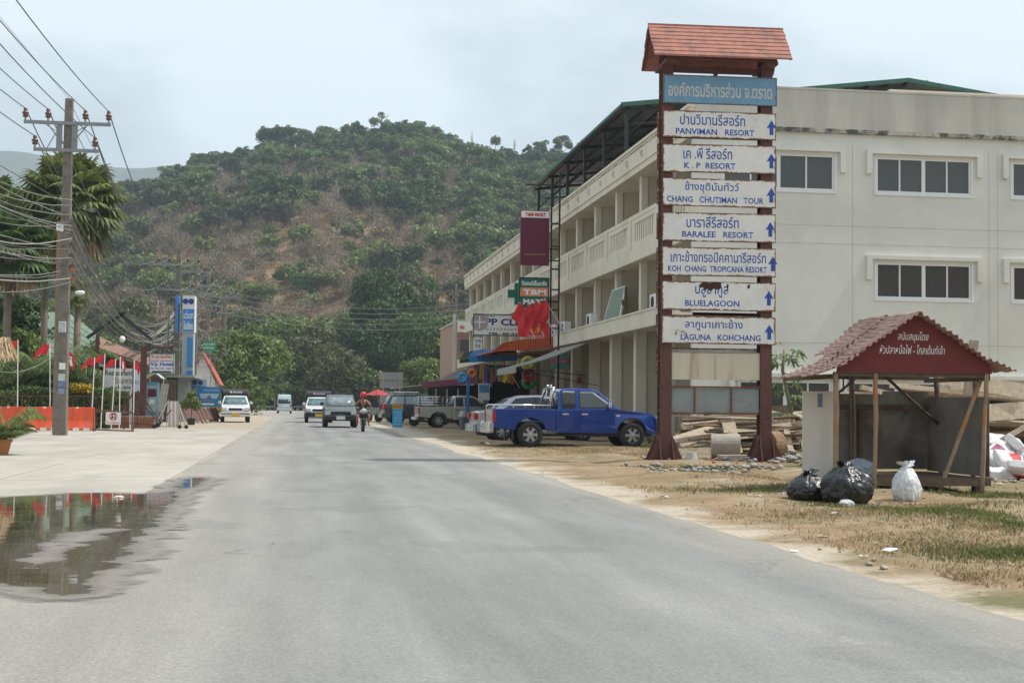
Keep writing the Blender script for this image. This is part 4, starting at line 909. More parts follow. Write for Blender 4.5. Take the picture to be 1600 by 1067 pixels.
q = G(1264, 781); bag('rubbish_bag', (q.x, q.y, .0), .31, .27, .36, M_bagk, 'lower black rubbish bag slumped at the left of the shelter pair', seed=1, fold=.05)
q = G(1322, 785); bag('rubbish_bag', (q.x, q.y, .0), .35, .30, .48, M_bagk, 'taller black rubbish bag with folded top leaning against the other black bag', seed=4.3, tie=.8, fold=.09)
q = G(1416, 782); bag('rubbish_bag', (q.x, q.y, .0), .20, .19, .46, M_bagw, 'single white full rubbish bag standing in front of the shelter', seed=2.7, tie=.75, fold=.06)
q = AT(1342, 740, HY + .5); bag('rubbish_bag', (q.x, q.y, .235), .28, .24, .26, M_bagb, 'crumpled bluish-white bag on the shelter floor behind the black bags', seed=6.1, fold=.1)
q = G(1300, 787); bag('crumpled_paper', (q.x + .02, q.y - .45, .0), .10, .09, .09, M_bagw, 'crumpled white paper at the foot of the taller black bag', 'litter', seed=8, fold=.2)
q = G(1226, 775); bag('crumpled_paper', (q.x, q.y, .0), .13, .1, .06, M_bagb, 'flat pale blue plastic lying left of the lower black bag', 'litter', seed=9, fold=.2)
def sack(loc, rz, rx, ry, mset, label, seed):
    m_ = MB(); bm = bmesh.new(); bmesh.ops.create_cube(bm, size=2); bmesh.ops.subdivide_edges(bm, edges=bm.edges, cuts=7, use_grid_fill=True)
    for v in bm.verts:
        p = v.co.copy(); L = (abs(p.x) ** 3 + abs(p.y) ** 3) ** (1 / 3); k = 1 - .55 * max(0, min(1, (L - .35) / .9)) ** 2
        p.z *= k; p += Vector((1, 1, 1)) * .0; n_ = mnoise.noise(p * 1.8 + Vector((seed, 0, 0))) * .22 + mnoise.noise(p * 5 + Vector((seed, 0, 0))) * .10
        v.co = Vector((p.x * .31, p.y * .205, p.z * (.105 + n_ * .12) + n_ * .09))
    me = bpy.data.meshes.new('cement_sack'); bm.to_mesh(me)
    me.materials.append(mset[0]); me.materials.append(mset[1]); bm.free()
    for f in me.polygons: f.use_smooth = True; f.material_index = 1 if (-.06 < f.center.x < .13 and abs(f.center.y) < .15 and mset[2]) else 0
    o = link('cement_sack', me, loc=loc, rot=(rx, ry, rz)); return tag(o, label, 'sack', 'torn cement sacks piled beside the shelter')
M_sk = mat('woven_white_sack', (.66, .66, .66), .6, var=.12, scale=12, bump=.5, bscale=14); M_skp = mat('magenta_print', (.32, .07, .17), .6, var=.5, scale=20); M_skr = mat('red_print_sack', (.48, .05, .05), .6, var=.5, scale=16)
for i, (px, py, y_, z_, rz_, rx2, ry2, ms, lb) in enumerate(((1556, 742, 24.3, .12, .3, .2, .1, (M_sk, M_skp, 0), 'plain white sack lying at the front left foot of the sack pile'), (1590, 735, 24.2, .16, 1.2, .1, .5, (M_sk, M_skr, 1), 'white sack with red print at the right foot of the sack pile'),
      (1580, 712, 24.8, .32, .1, .6, .2, (M_sk, M_skr, 1), 'white sack with a red band in the middle of the sack pile'), (1558, 706, 25.0, .42, .5, .8, -.5, (M_sk, M_skp, 1), 'white sack with a large purple print near the top left of the pile'), (1590, 690, 25.2, .55, .9, .7, .4, (M_sk, M_skr, 1), 'upright white sack with red band on the right of the pile'),
      (1566, 686, 25.5, .62, -.3, .5, .2, (M_sk, M_skp, 0), 'topmost white sack of the pile beside the shelter'), (1612, 716, 25.0, .35, .4, .3, .1, (M_sk, M_skr, 1), 'sack with red print at the photo edge'))):
    p = AT(px, py, y_); sack((p.x, y_, z_), rz_, rx2, ry2, ms, lb, i * 1.7)
q = G(1580, 752)

# ------------------------------------------------------------------ timber piles
def plank_pile(name, cx, cy, W, D, Hh, n, label, seed, Ls=(2., 4.5), zmin=.06, tilt=.12, shape=None, thick=(.02, .06)):
    r = random.Random(seed); ro = root(name, (cx, cy, 0), label, 'timber pile'); ms = [M_wood, M_wood2, M_wood3, M_wood4, M_wood, M_wood4]
    for i in range(n):
        z = zmin + Hh * (i / n); L = r.uniform(*Ls); m_ = MB(); x = r.uniform(-1, 1) * max(.1, (W - L)) / 2 * (1 if z < Hh * .5 else .8); y = r.uniform(-1, 1) * D / 2 * (1 - .5 * z / Hh)
        a = Vector((x - L / 2, y, z)); b = a + Vector((L, r.uniform(-.9, .9), r.uniform(-tilt, tilt) * L))
        b.z = max(b.z, .05); a.z = max(a.z, .05)
        if r.random() < .2: m_.tube([a, (a + b) / 2 + Vector((0, 0, .03)), b], r.uniform(.03, .055), 7)
        else: m_.beam(a, b, r.uniform(.1, .3), r.uniform(*thick), up=(r.uniform(-.25, .25), r.uniform(-.5, .5), 1))
        m_.build('plank', ms[r.randrange(6)], ro)
    return ro
p1_ = plank_pile('timber_pile', 14.6, 40.3, 5.2, 2.0, .95, 80, 'low heap of weathered planks and boards behind the sign tower', 3, (2.2, 4.2), tilt=.09)
rt = random.Random(8)
for (A0, B0, ya, yb, w_, m0) in (((1052, 692), (1130, 668), 37., 38., .35, M_wood3), ((1060, 690), (1190, 648), 38.2, 38.8, .5, M_wood2), ((1068, 676), (1175, 643), 38.8, 39., .5, M_wood), ((1138, 660), (1150, 708), 36.6, 36.2, .36, M_wood3), ((1133, 669), (1253, 671), 37., 37.3, .14, M_wood3), ((1228, 668), (1236, 704), 36.6, 36.3, .15, M_wood3), ((1188, 652), (1250, 682), 38.6, 38., .2, M_wood), ((1100, 650), (1240, 640), 40., 39.6, .3, M_wood4), ((1180, 640), (1260, 660), 39.5, 39.3, .2, M_wood3), ((1240, 645), (1256, 652), 36.8, 36.5, .1, M_wood3), ((1250, 678), (1255, 702), 36.5, 36.3, .06, M_wood3), ((1045, 710), (1110, 708), 35.6, 35.3, .3, M_wood3)):
    m_ = MB(); m_.beam(AT(*A0, ya), AT(*B0, yb), w_, .035, up=(0, -1, .35)); WB(m_, 'plank', m0, p1_)
for k in range(70):
    a = AT(rt.uniform(1050, 1200), rt.uniform(650, 698), 37.6 + rt.uniform(-1.2, 1.6)); L = rt.uniform(1.2, 3.4); b = a + Vector((L, rt.uniform(-.4, .5), rt.uniform(.0, .16) * L - max(0, a.z - .7) * .4)); b.z = min(b.z, 1.05); a.z = max(.08, a.z)
    m_ = MB(); m_.beam(a, b, rt.uniform(.06, .22), rt.uniform(.015, .04), up=(rt.uniform(-.2, .2), rt.uniform(-.9, .3), 1)); WB(m_, 'plank', rt.choice((M_wood4, M_wood4, M_wood2, M_wood, M_wood, M_wood3)), p1_)
p2_ = plank_pile('timber_pile', 15.2, 29.8, 8.5, 2.2, 1.55, 115, 'high stack of planks, poles and boards behind the rubbish shelter', 12, (3., 6.5), tilt=.05, zmin=.1)
for (A0, B0, ya, yb, w_, th_, m0) in (((1470, 590), (1600, 612), 28.6, 28.4, .32, .04, M_wood3), ((1522, 532), (1512, 616), 28., 28., .17, .1, M_wood), ((1390, 602), (1600, 622), 28.8, 28.6, .1, .06, M_wood3), ((1345, 605), (1400, 618), 28.6, 28.8, .1, .08, M_wood), ((1310, 617), (1400, 618), 28.7, 28.7, .12, .1, M_wood3), ((1540, 645), (1610, 640), 28.4, 28.4, .36, .03, M_wood3), ((1480, 596), (1610, 604), 29.2, 29., .2, .05, M_wood), ((1400, 604), (1480, 618), 29.2, 29., .1, .05, M_wood2), ((1560, 690), (1610, 662), 25.4, 25.2, .09, .05, M_wood3)):
    m_ = MB(); m_.beam(AT(*A0, ya), AT(*B0, yb), w_, th_, up=(0, -1, .2)); WB(m_, 'plank', m0, p2_)
# concrete pipe ring, bucket, blocks, slabs
q = G(1158, 722); o = MB(); o.lathe([(.22, -.35), (.30, -.35), (.30, .35), (.22, .35)], (0, 0, .30), 24, 'x'); tag(o.build('concrete_pipe', mat('rough_concrete', (.36, .33, .29), .9, var=.2, bump=.4), smooth=False, loc=(q.x + .3, 34.2, 0), rot=(0, 0, -.25)), 'short concrete pipe lying between the sign tower posts', 'pipe')
q = AT(1215, 700, 34.6); o = MB(); o.lathe([(.02, -.18), (.34, -.18), (.34, .18), (.02, .18)], (0, 0, .34), 22, 'x'); tag(o.build('cable_drum', M_wood2, loc=(q.x - .15, 34.6, 0), rot=(0, 0, .5)), 'round brown log section standing behind the right post of the sign tower', 'log')
q = G(1080, 725); o = MB(); o.lathe([(.15, 0), (.15, .02), (.11, .26), (.10, .26)], (0, 0, 0), 16); tag(o.build('bucket', mat('grey_plastic', (.42, .42, .40), .6), loc=(q.x, q.y, 0), smooth=False), 'upturned grey bucket on the rubble by the left post of the sign tower', 'bucket')
q = G(1165, 722); o = MB(); o.bx(-.45, .45, -.1, .1, 0, .16); tag(o.build('concrete_block', mat('rough_concrete'), loc=(q.x - .12, q.y + .3, 0), rot=(0, 0, .1), bev=.015), 'long concrete block lying on the rubble between the tower posts', 'block')
# rubble and stones
def rocks(name, spots, label, cat, m, seed, flat=.6):
    r = random.Random(seed); V, F = [], []
    base = [(1, 0, 0), (-1, 0, 0), (0, 1, 0), (0, -1, 0), (0, 0, 1), (0, 0, -1), (.7, .7, .5), (-.7, .6, .5), (.6, -.7, .5), (-.6, -.7, .4)]
    fc = [(0, 6, 8), (6, 4, 8), (6, 7, 4), (7, 9, 4), (9, 8, 4), (1, 9, 7), (2, 7, 6), (3, 8, 9), (0, 2, 6), (2, 1, 7), (1, 3, 9), (3, 0, 8), (0, 5, 2), (2, 5, 1), (1, 5, 3), (3, 5, 0)]
    for (cx, cy, R, n, s0, s1, hh) in spots:
        if s1 > .05: n = int(n * .6)
        for _ in range(n):
            a = r.uniform(0, 6.28); d = R * sqrt(r.random()); s = r.uniform(s0, s1) * (1.4 - d / R * .6) * (.8 if s1 > .05 else 1); x, y = cx + cos(a) * d * 1.6, cy + sin(a) * d; z = vh(x, y) + hh * max(0, 1 - d / R) * r.random(); k = len(V); ra = r.uniform(0, 6.28)
            for p in base:
                j = r.uniform(.55, 1.35); px_, py_ = p[0] * s * j, p[1] * s * j; V.append((x + px_ * cos(ra) - py_ * sin(ra), y + px_ * sin(ra) + py_ * cos(ra), z + p[2] * s * j * flat + s * .15))
            F += [tuple(k + q for q in f) for f in fc]
    return tag(link(name, npmesh(name, V, F, m)), label, cat, kind='stuff')
M_rub = mat('pale_rubble', (.33, .315, .285), .9, var=.35, scale=3); M_rubr = mat('broken_brick', (.40, .17, .09), .9, var=.3, scale=3)
def gs(px, py): q = G(px, py); return q.x, q.y
rocks('rubble', [(*gs(1060, 733), .9, 60, .03, .10, .12), (*gs(1130, 735), .9, 110, .03, .11, .16), (*gs(1215, 722), 1.0, 110, .04, .14, .18), (*gs(1245, 724), .8, 60, .04, .12, .14), (*gs(1020, 733), .8, 40, .02, .07, .05), (*gs(1105, 742), .7, 50, .02, .06, .04), (*gs(1575, 758), .5, 60, .02, .08, .06), (*gs(1100, 720), 1.2, 60, .03, .1, .1)], 'pale broken concrete rubble around the foot of the sign tower', 'rubble', M_rub, 4)
rocks('broken_bricks', [(*gs(1150, 727), .6, 26, .03, .08, .1)], 'orange broken brick scattered among the rubble by the tower', 'rubble', M_rubr, 5)
sp = []
for k in range(90):
    y = rt.uniform(9, 46); x = rt.uniform(4.4, 9.5 if y < 20 else 11); sp.append((x, y, .7, 7, .006, .02 if rt.random() < .85 else .04, 0))
rocks('gravel', sp, 'loose pebbles scattered over the sandy verge', 'gravel', mat('pebbles', (.42, .37, .30), .9, var=.35, scale=2), 6)

# ------------------------------------------------------------------ grass on the verge
def grass(name, spots, n, h, m, label, seed, cat='grass', wd=.0045, lay=.8):
    r = np.random.default_rng(seed); S = np.array(spots, float); w_ = S[:, 4] * S[:, 2] * S[:, 3]; k = r.choice(len(S), n, p=w_ / w_.sum())
    a = r.uniform(0, 2 * pi, n); d = np.abs(r.normal(0, .5, n)); cx = S[k, 0] + np.cos(a) * d * S[k, 2]; cy = S[k, 1] + np.sin(a) * d * S[k, 3]
    # gather blades into tufts
    tf = r.integers(0, n // 6 + 1, n); tx = r.normal(0, .05, n); ty = r.normal(0, .05, n); order = {}
    bx_, by_ = cx.copy(), cy.copy(); idx = np.arange(n); rep = tf % n; bx_ = cx[rep] + tx; by_ = cy[rep] + ty
    ok = bx_ > 4.75; bx_, by_ = bx_[ok], by_[ok]; n = len(bx_)
    z = np.array([vh(x, y) for x, y in zip(bx_, by_)]) - .005
    hh = h * r.uniform(.35, 1.2, n); yaw = r.uniform(0, 2 * pi, n); ln = r.uniform(.1, lay, n) * hh; ux, uy = np.cos(yaw), np.sin(yaw); w2 = wd * r.uniform(.6, 1.4, n)
    p0 = np.stack([bx_ - uy * w2, by_ + ux * w2, z], 1); p1 = np.stack([bx_ + uy * w2, by_ - ux * w2, z], 1)
    p2 = np.stack([bx_ + ux * ln * .45 + uy * w2 * .7, by_ + uy * ln * .45 - ux * w2 * .7, z + hh * .65], 1); p3 = np.stack([bx_ + ux * ln, by_ + uy * ln, z + hh * .95], 1)
    V = np.stack([p0, p1, p2, p3], 1).reshape(-1, 3); return tag(link(name, npmesh(name, V, np.arange(4 * n).reshape(-1, 4), m)), label, cat, kind='stuff')
LGR = leafmat('grass_green', (.12, .15, .045), (.18, .19, .065), .35); LDR = leafmat('grass_dry', (.33, .245, .14), (.42, .33, .19), .3)
def sp_(px, py, rx, ry, w_): x, y = gs(px, py); return (x, y, rx, ry, w_)
grass('green_grass', [sp_(1560, 862, 1.0, 1.0, 1.2), sp_(1500, 812, 1.5, 1.3, .8), sp_(1180, 768, 1.2, 1.3, 1.), sp_(1420, 796, 2., .9, .6), sp_(1580, 775, 1.5, 1.5, .9), sp_(990, 700, 2.2, 1.6, .8), sp_(1240, 715, 1.2, 1.2, .9), sp_(1090, 732, 1.2, 1., .7), sp_(1600, 830, .9, 1.2, 1.)], 30000, .065, LGR, 'patchy short green grass on the verge around the shelter', 1)
grass('dry_grass', [sp_(1480, 850, 2.2, 1.8, 1.), sp_(1300, 810, 2.2, 1.5, .9), sp_(1560, 830, 1.5, 1.5, 1.5), sp_(1500, 905, 1.6, 1.2, 1.), sp_(1100, 765, 2.0, 2., .6), sp_(920, 705, 3., 3., .8), sp_(980, 712, 2.5, 2., .9), sp_(1200, 750, 1.8, 1.5, .8), sp_(1450, 790, 2.2, 1., .8), sp_(820, 700, 2., 2.5, .35), sp_(1150, 710, 2.5, 2., .4)], 46000, .042, LDR, 'thin dry brown grass covering the roadside verge', 2, lay=1.2)
for i, (px, py, s_, lb) in enumerate(((1012, 744, .06, 0), (1037, 781, .07, 1), (1183, 781, .05, 0), (1226, 789, .05, 0), (1332, 792, .05, 0), (1390, 862, .07, 1), (1175, 782, .05, 1), (1288, 840, .07, 1), (1465, 805, .09, 1), (1518, 822, .05, 0), (1563, 763, .05, 0), (1207, 758, .05, 0), (1350, 872, .04, 0), (880, 718, .05, 0), (1076, 803, .03, 2), (1107, 819, .03, 2), (757, 694, .16, 1), (1090, 750, .05, 0), (1240, 862, .05, 1), (1300, 812, .05, 0), (1265, 792, .04, 0))):
    q = G(px, py); m_ = MB(); r_ = random.Random(i)
    pts_ = [(s_ * 1.4 * cos(a) * r_.uniform(.5, 1.1), s_ * sin(a) * r_.uniform(.5, 1.1), r_.uniform(.004, s_ * .5)) for a in [k * 6.283 / 7 for k in range(7)]]
    for k in range(7): m_.poly([(0, 0, s_ * .35), pts_[k], pts_[(k + 1) % 7]]); m_.poly([(0, 0, s_ * .3), pts_[(k + 1) % 7], pts_[k]])
    tag(m_.build('litter', [M_bagw, M_whitep, mat('blue_plastic', (.08, .2, .5), .5)][lb], loc=(q.x, q.y, vh(q.x, q.y) + .003)), ['scrap of crumpled white plastic lying on the verge', 'flat scrap of white paper lying on the verge', 'tiny blue plastic scrap near the road edge'][lb], 'litter', 'litter scattered on the roadside verge')
for i, (px, py) in enumerate(((185, 777),)):
    q = G(px, py, .017); m_ = MB(); s_ = .07 if i == 0 else .022; m_.poly([(-s_, 0, 0), (0, -s_ * .4, .01), (s_, .0, 0), (s_ * .6, s_ * .5, .02), (-s_ * .5, s_ * .5, .015)])
    tag(m_.build('floating_litter', M_whitep, loc=(q.x, q.y, .019)), 'larger white wrapper floating at the far edge of the puddle' if i == 0 else 'small white speck of litter floating in the puddle', 'litter', 'litter in the puddle')
# papaya tree by the wall and weeds
def fanleaf(m_, c, dirv, R, n=7, droop=.3):
    d = dirv.normalized(); u, v = _ortho(d)
    for k in range(n):
        a = -2.0 + 4.0 * k / (n - 1); L = R * (1 - .12 * abs(a)); f = (d * cos(a) + u * sin(a)); tip = c + f * L - Vector((0, 0, droop * L)); m1 = c + f * L * .55; s = (d * cos(a + 1.57) + u * sin(a + 1.57)) * L * .14
        m_.poly([c, m1 - s, tip, m1 + s])
pt = root('papaya_tree', (AT(1228, 690, 38.5).x, 38.5, 0), 'papaya tree with drooping lobed leaves against the grey end wall', 'tree')
m_ = MB(); m_.tube([(0.35, 0, 0), (.3, 0, .6), (.12, .1, 1.4), (-.1, 0, 2.3), (-.05, 0, 2.9)], [.08, .07, .055, .05, .03], 8); m_.build('trunk', mat('green_bark', (.22, .22, .12), .8), pt, smooth=True)
m_ = MB(); r_ = random.Random(4)
for k in range(44):
    a = r_.uniform(0, 6.28); z = r_.uniform(.9, 3.1) if k % 3 else r_.uniform(2., 3.3); R_ = r_.uniform(.25, .75) * (1. if z < 2.6 else .7); st_ = Vector((-.05 + (.2 if z < 1.6 else 0), 0, max(1.5, z - .35))); c = st_ + Vector((cos(a) * R_, sin(a) * R_, r_.uniform(-.1, .3) if z > 1.6 else -.4)); fanleaf(m_, c, Vector((cos(a), sin(a), r_.uniform(-.7, .2))), r_.uniform(.25, .38))
m_.build('leaves', leafmat('papaya_leaf', (.12, .19, .06), (.18, .26, .09), .35), pt)
def weed(px, py, y, h, label, seed=0, m=None):
    p = AT(px, py, y); r_ = random.Random(seed); o = root('weed', (p.x, y, 0), label, 'weed'); s_ = MB(); l_ = MB()
    for k in range(9):
        a = r_.uniform(0, 6.28); L = h * r_.uniform(.6, 1.1); e = Vector((cos(a) * L * .45, sin(a) * L * .45, L)); s_.tube([(0, 0, 0), e * .5 + Vector((0, 0, .05)), e], [.012, .008, .004], 4)
        for q_ in range(9): b = e * (.3 + .08 * q_); aa = r_.uniform(0, 6.28); d = Vector((cos(aa), sin(aa), r_.uniform(-.2, .6))) * .13; sdv = Vector((-sin(aa), cos(aa), 0)) * .03; l_.poly([b, b + d * .5 - sdv, b + d, b + d * .5 + sdv])
    s_.build('stem', mat('weed_stem', (.25, .24, .12), .8), o); l_.build('leaves', m or LGR, o)
weed(1068, 700, 39, 1.3, 'wispy yellow-green weed beside the left post of the tower', 1, LY); weed(1085, 700, 40, 1.2, 'thin weed growing in front of the grey wall base', 2, LY); weed(1108, 700, 41, 1.2, 'bushy weed at the left end of the low timber heap', 3, LY); weed(1015, 700, 45.5, .5, 'low green weed under the front of the blue pickup', 4)

# ================================================================== VEHICLES
def paint(key, col, rough=.28, metal=.25): return mat(key, col, rough, metal=metal, var=.06, scale=1.5, coat=.5, spec=.5)
M_tyre = mat('tyre_rubber', (.022, .022, .023), .85, var=.2, scale=8); M_rim = mat('alloy_rim', (.42, .42, .43), .35, metal=.7, var=.1); M_chrome = mat('chrome', (.62, .63, .65), .16, metal=1., var=0.)
M_trim = mat('black_trim', (.025, .025, .027), .6, var=.1); M_vglass = mat('car_glass', (.045, .06, .065), .06, var=.1, spec=.6); M_hlamp = mat('headlamp_glass', (.62, .64, .66), .12, var=.1, spec=.8); M_tlamp = mat('tail_lamp', (.38, .012, .012), .25, var=.1); M_amber = mat('amber_lamp', (.60, .19, .02), .3, var=.05)
M_wshield = mat('windscreen_glass', (.13, .17, .19), .07, var=.35, scale=2.5, spec=.9)
_wc = {}
def wheel(parent, x, y, r, wdt, side, spokes=6, rim=None):
    key = (round(r, 3), spokes, side, rim.name if rim else '')
    if key not in _wc:
        m_ = MB(); h = wdt / 2; s = side
        m_.lathe([(r * .60, -h * .2), (r * .61, -h * .9), (r * .72, -h), (r * .93, -h * .92), (r, -h * .7), (r, h * .7), (r * .93, h * .92), (r * .72, h), (r * .61, h * .9), (r * .60, h * .2)], (0, 0, 0), 28, 'y', False); ty = m_.mesh('tyre', M_tyre, True)
        d = MB(); yo = h * s
        d.lathe([(r * .62, yo * .98), (r * .62, yo * .6), (r * .56, yo * .55), (r * .54, yo * .9), (r * .62, yo * .98)][:4], (0, 0, 0), 24, 'y', False)
        for k in range(spokes):
            a = 2 * pi * k / spokes; c, sn = cos(a), sin(a); w1, w2 = r * .10, r * .13
            P = [(r * .10 * c - w1 * sn, r * .10 * sn + w1 * c), (r * .10 * c + w1 * sn, r * .10 * sn - w1 * c), (r * .57 * c + w2 * sn, r * .57 * sn - w2 * c), (r * .57 * c - w2 * sn, r * .57 * sn + w2 * c)]
            d.prism(P, yo * .70, yo * .86)
        d.lathe([(.001, yo * .65), (r * .17, yo * .7), (r * .17, yo * .88), (r * .1, yo * .95), (.001, yo * .95)], (0, 0, 0), 12, 'y')
        d.cur = 1; d.lathe([(.001, yo * .45), (r * .58, yo * .45), (r * .58, yo * .40), (.001, yo * .40)], (0, 0, 0), 20, 'y')
        _wc[key] = (ty, d.mesh('rim', [rim or M_rim, M_trim]))
    w_ = link('wheel', _wc[key][0], parent, (x, y, r)); link('rim', _wc[key][1], w_); return w_
def arch(xc, r, z0, zc, n=10, rev=False):
    """points of a wheel arch seen from the side, from rear edge to front edge"""
    a0 = math.asin(max(-1, min(1, (z0 - zc) / r))); P = [(xc - r * cos(a0 + (pi - 2 * a0) * k / n), zc + r * sin(a0 + (pi - 2 * a0) * k / n)) for k in range(n + 1)]
    return P
def xprof(prof, ys, fn=None, cur=None):
    """side profile carried across the width with several stations; fn displaces points"""
    m_ = MB(); n = len(prof)
    for y in ys:
        for (x, z) in prof: p = (x, y, z); m_.v.append(fn(p) if fn else p)
    for j in range(len(ys) - 1):
        for i in range(n): k = (i + 1) % n; m_.face((j * n + i, (j + 1) * n + i, (j + 1) * n + k, j * n + k))
    m_.face(range(n)); m_.face([(len(ys) - 1) * n + i for i in range(n)][::-1]); return m_
def car(name, label, cat, loc, rz, S, group=None, scale=1.):
    """S: lower (profile without arches from rear bottom, over the top, to the front bottom), cabin, W, Wr, wheels, wr, zb ..."""
    o = root(name, loc, label, cat, group, rz); o.scale = (scale,) * 3; W = S['W'] / 2; Wr = S['Wr'] / 2; P = S['paint']; bm_ = [P, M_trim]
    zs = S['zs']; R = S['wr']; ar = S.get('ar', R * 1.27); x0 = S['lower'][0][0]; x1 = S['lower'][-1][0]
    bot = []
    for xc in sorted(S['wheels'], reverse=True):
        if S.get('bed') and xc < S['bedx']: continue
        bot += arch(xc, ar, zs, R * 1.05)[::-1]
    nf = S.get('nose', .05)
    def fn(p):
        x, y, z = p; t = y / W
        if x > x1 - .75: k = (x - (x1 - .75)) / .75; y = y * (1 - .10 * k * k); x -= nf * 2 * t * t * k
        if x < x0 + .3 and not S.get('bed'): k = ((x0 + .3) - x) / .3; y = y * (1 - .05 * k); x += .05 * t * t * k
        if z > .5 and z < S['zb'] + .02: y *= 1 - .035 * ((z - .55) / .5) ** 2 * (1 if abs(t) > .9 else 0)
        if z < .5: y *= 1 - .05 * (.5 - z) / .3
        return (x, y, z + .018 * (1 - t * t) * (1 if z > .7 else 0))
    ys = [-W, -W * .8, -W * .4, 0, W * .4, W * .8, W]
    bd = xprof(S['lower'] + bot, ys, fn).build('body', bm_, o, bev=.035, seg=2)
    # dark liner inside arches and under the sills
    m_ = MB(); m_.bx(x0 + .25, x1 - .3, -W * .86, W * .86, zs - .07, zs + .12); m_.build('underbody', M_trim, o)
    if S.get('bed'):
        bx = S['bedx']; xr = S['bedr']; zt = S['bedz']; zb0 = zs + .08; xc = min(S['wheels'])
        side = [(xr + .03, zb0 + .08), (xr, zt - .2), (xr, zt), (bx - .03, zt), (bx - .03, zb0)] + arch(xc, ar, zb0, R * 1.05)[::-1]
        for s in (-1, 1):
            m_ = MB(); m_.prism(side, s * W * .992, s * (W - .11)); m_.build('bed_side', P, o, bev=.02, seg=2)
            m_ = MB(); m_.bx(xr - .012, xr + .03, min(s * W, s * (W - .12)) + .004, max(s * W, s * (W - .12)) - .004, zt - .38, zt - .05); 
            m_.bx(xr - .004, xr + .07, min(s * W * .998, s * (W - .02)), max(s * W * .998, s * (W - .02)) , zt - .38, zt - .05); m_.build('tail_light', M_tlamp, o)
        m_ = MB(); m_.bx(xr + .005, xr + .05, -W + .13, W - .13, zb0 + .05, zt - .01); m_.build('tailgate', S.get('gate', P), o, bev=.01)
        m_ = MB(); m_.bx(bx - .10, bx - .04, -W + .12, W - .12, zb0, zt); m_.bx(xr + .05, bx - .1, -W + .11, W - .11, zb0 + .22, zb0 + .26); m_.build('bed_floor', M_trim, o)
    cp = S['cabin']; zb, zr = S['zb'], max(p[1] for p in cp); Wb = W * .955
    def hw(z): return Wb - (Wb - Wr) * max(0, min(1, (z - zb) / (zr - zb))) ** 1.15
    def fc(p):
        x, y, z = p; t = y / Wb; return (x - .03 * t * t * (1 if x > (cp[-1][0] + cp[0][0]) / 2 else -1), t * hw(z), z + .02 * (1 - t * t) * (1 if z > zr - .1 else 0))
    xprof(cp, [-Wb, -Wb * .75, 0, Wb * .75, Wb], fc).build('cabin', P, o, bev=.03, seg=2)
    for s in (-1, 1):
        for i, pg in enumerate(S['panes']):
            m_ = MB(); k = len(pg); off = .006
            m_.v = [(x, s * (hw(z) + off), z) for x, z in pg] + [(x, s * (hw(z) - .03), z) for x, z in pg]; m_.face(range(k)); m_.face([k + q for q in range(k)][::-1])
            for q in range(k): m_.face((q, (q + 1) % k, k + (q + 1) % k, k + q))
            m_.build('side_window', S.get('glass', M_vglass), o)
            cx_ = sum(p[0] for p in pg) / k; cz_ = sum(p[1] for p in pg) / k; m_ = MB()
            ex = [(cx_ + (x - cx_) * 1.0 + .03 * (1 if x > cx_ else -1), cz_ + (z - cz_) * 1. + .028 * (1 if z > cz_ else -1)) for x, z in pg]
            m_.v = [(x, s * (hw(z) + .002), z) for x, z in ex] + [(x, s * (hw(z) - .03), z) for x, z in ex]; m_.face(range(k)); m_.face([k + q for q in range(k)][::-1])
            for q in range(k): m_.face((q, (q + 1) % k, k + (q + 1) % k, k + q))
            m_.build('window_seal', M_trim, o)
    def screen(a, b, nm, sgn, m):
        (xa, za), (xb, zb_) = a, b; ax_, az_ = xa + (xb - xa) * .07, za + (zb_ - za) * .07; bx_, bz_ = xa + (xb - xa) * .92, za + (zb_ - za) * .92
        d = Vector((xb - xa, 0, zb_ - za)).normalized(); nr = Vector((-d.z, 0, d.x)) * sgn
        if (nr.x < 0) != (sgn_x < 0): nr = -nr
        m_ = MB(); V = []
        for (x, z, q) in ((ax_, az_, .96), (bx_, bz_, .93)):
            for t in (-1, -.5, 0, .5, 1): V.append((x - .03 * t * t * sgn_x + nr.x * .008, t * (hw(z) - .05) * q, z + nr.z * .008 + .005))
        m_.v = V; [m_.face((i, i + 1, i + 6, i + 5)) for i in range(4)]; g_ = m_.build(nm, m, o, smooth=True); md = g_.modifiers.new('solid', 'SOLIDIFY'); md.thickness = .012; md.offset = 0; return g_
    sgn_x = 1; screen(S['wind'][0], S['wind'][1], 'windscreen', 1, S.get('wglass', M_wshield)); sgn_x = -1; screen(S['rear'][0], S['rear'][1], 'rear_window', 1, S.get('glass', M_vglass))
    for xc in S['wheels']:
        for s in (-1, 1): wheel(o, xc, s * (W - .12), R, S.get('tw', .22), s, S.get('spokes', 6), S.get('rim'))
    # doors, slightly proud of the body
    for (a, b, za, zb2) in S.get('doors', []):
        for s in (-1, 1):
            m_ = MB(); m_.bx(a, b, min(s * (W - .01), s * (W + .004)), max(s * (W - .01), s * (W + .004)), za, zb2); dr = m_.build('door', P, o, bev=.004)
            h_ = MB(); h_.bx(a + .06, a + .24, min(s * (W), s * (W + .03)), max(s * W, s * (W + .03)), zb2 - .13, zb2 - .085); h_.build('handle', S.get('handle', M_trim), dr, bev=.008)
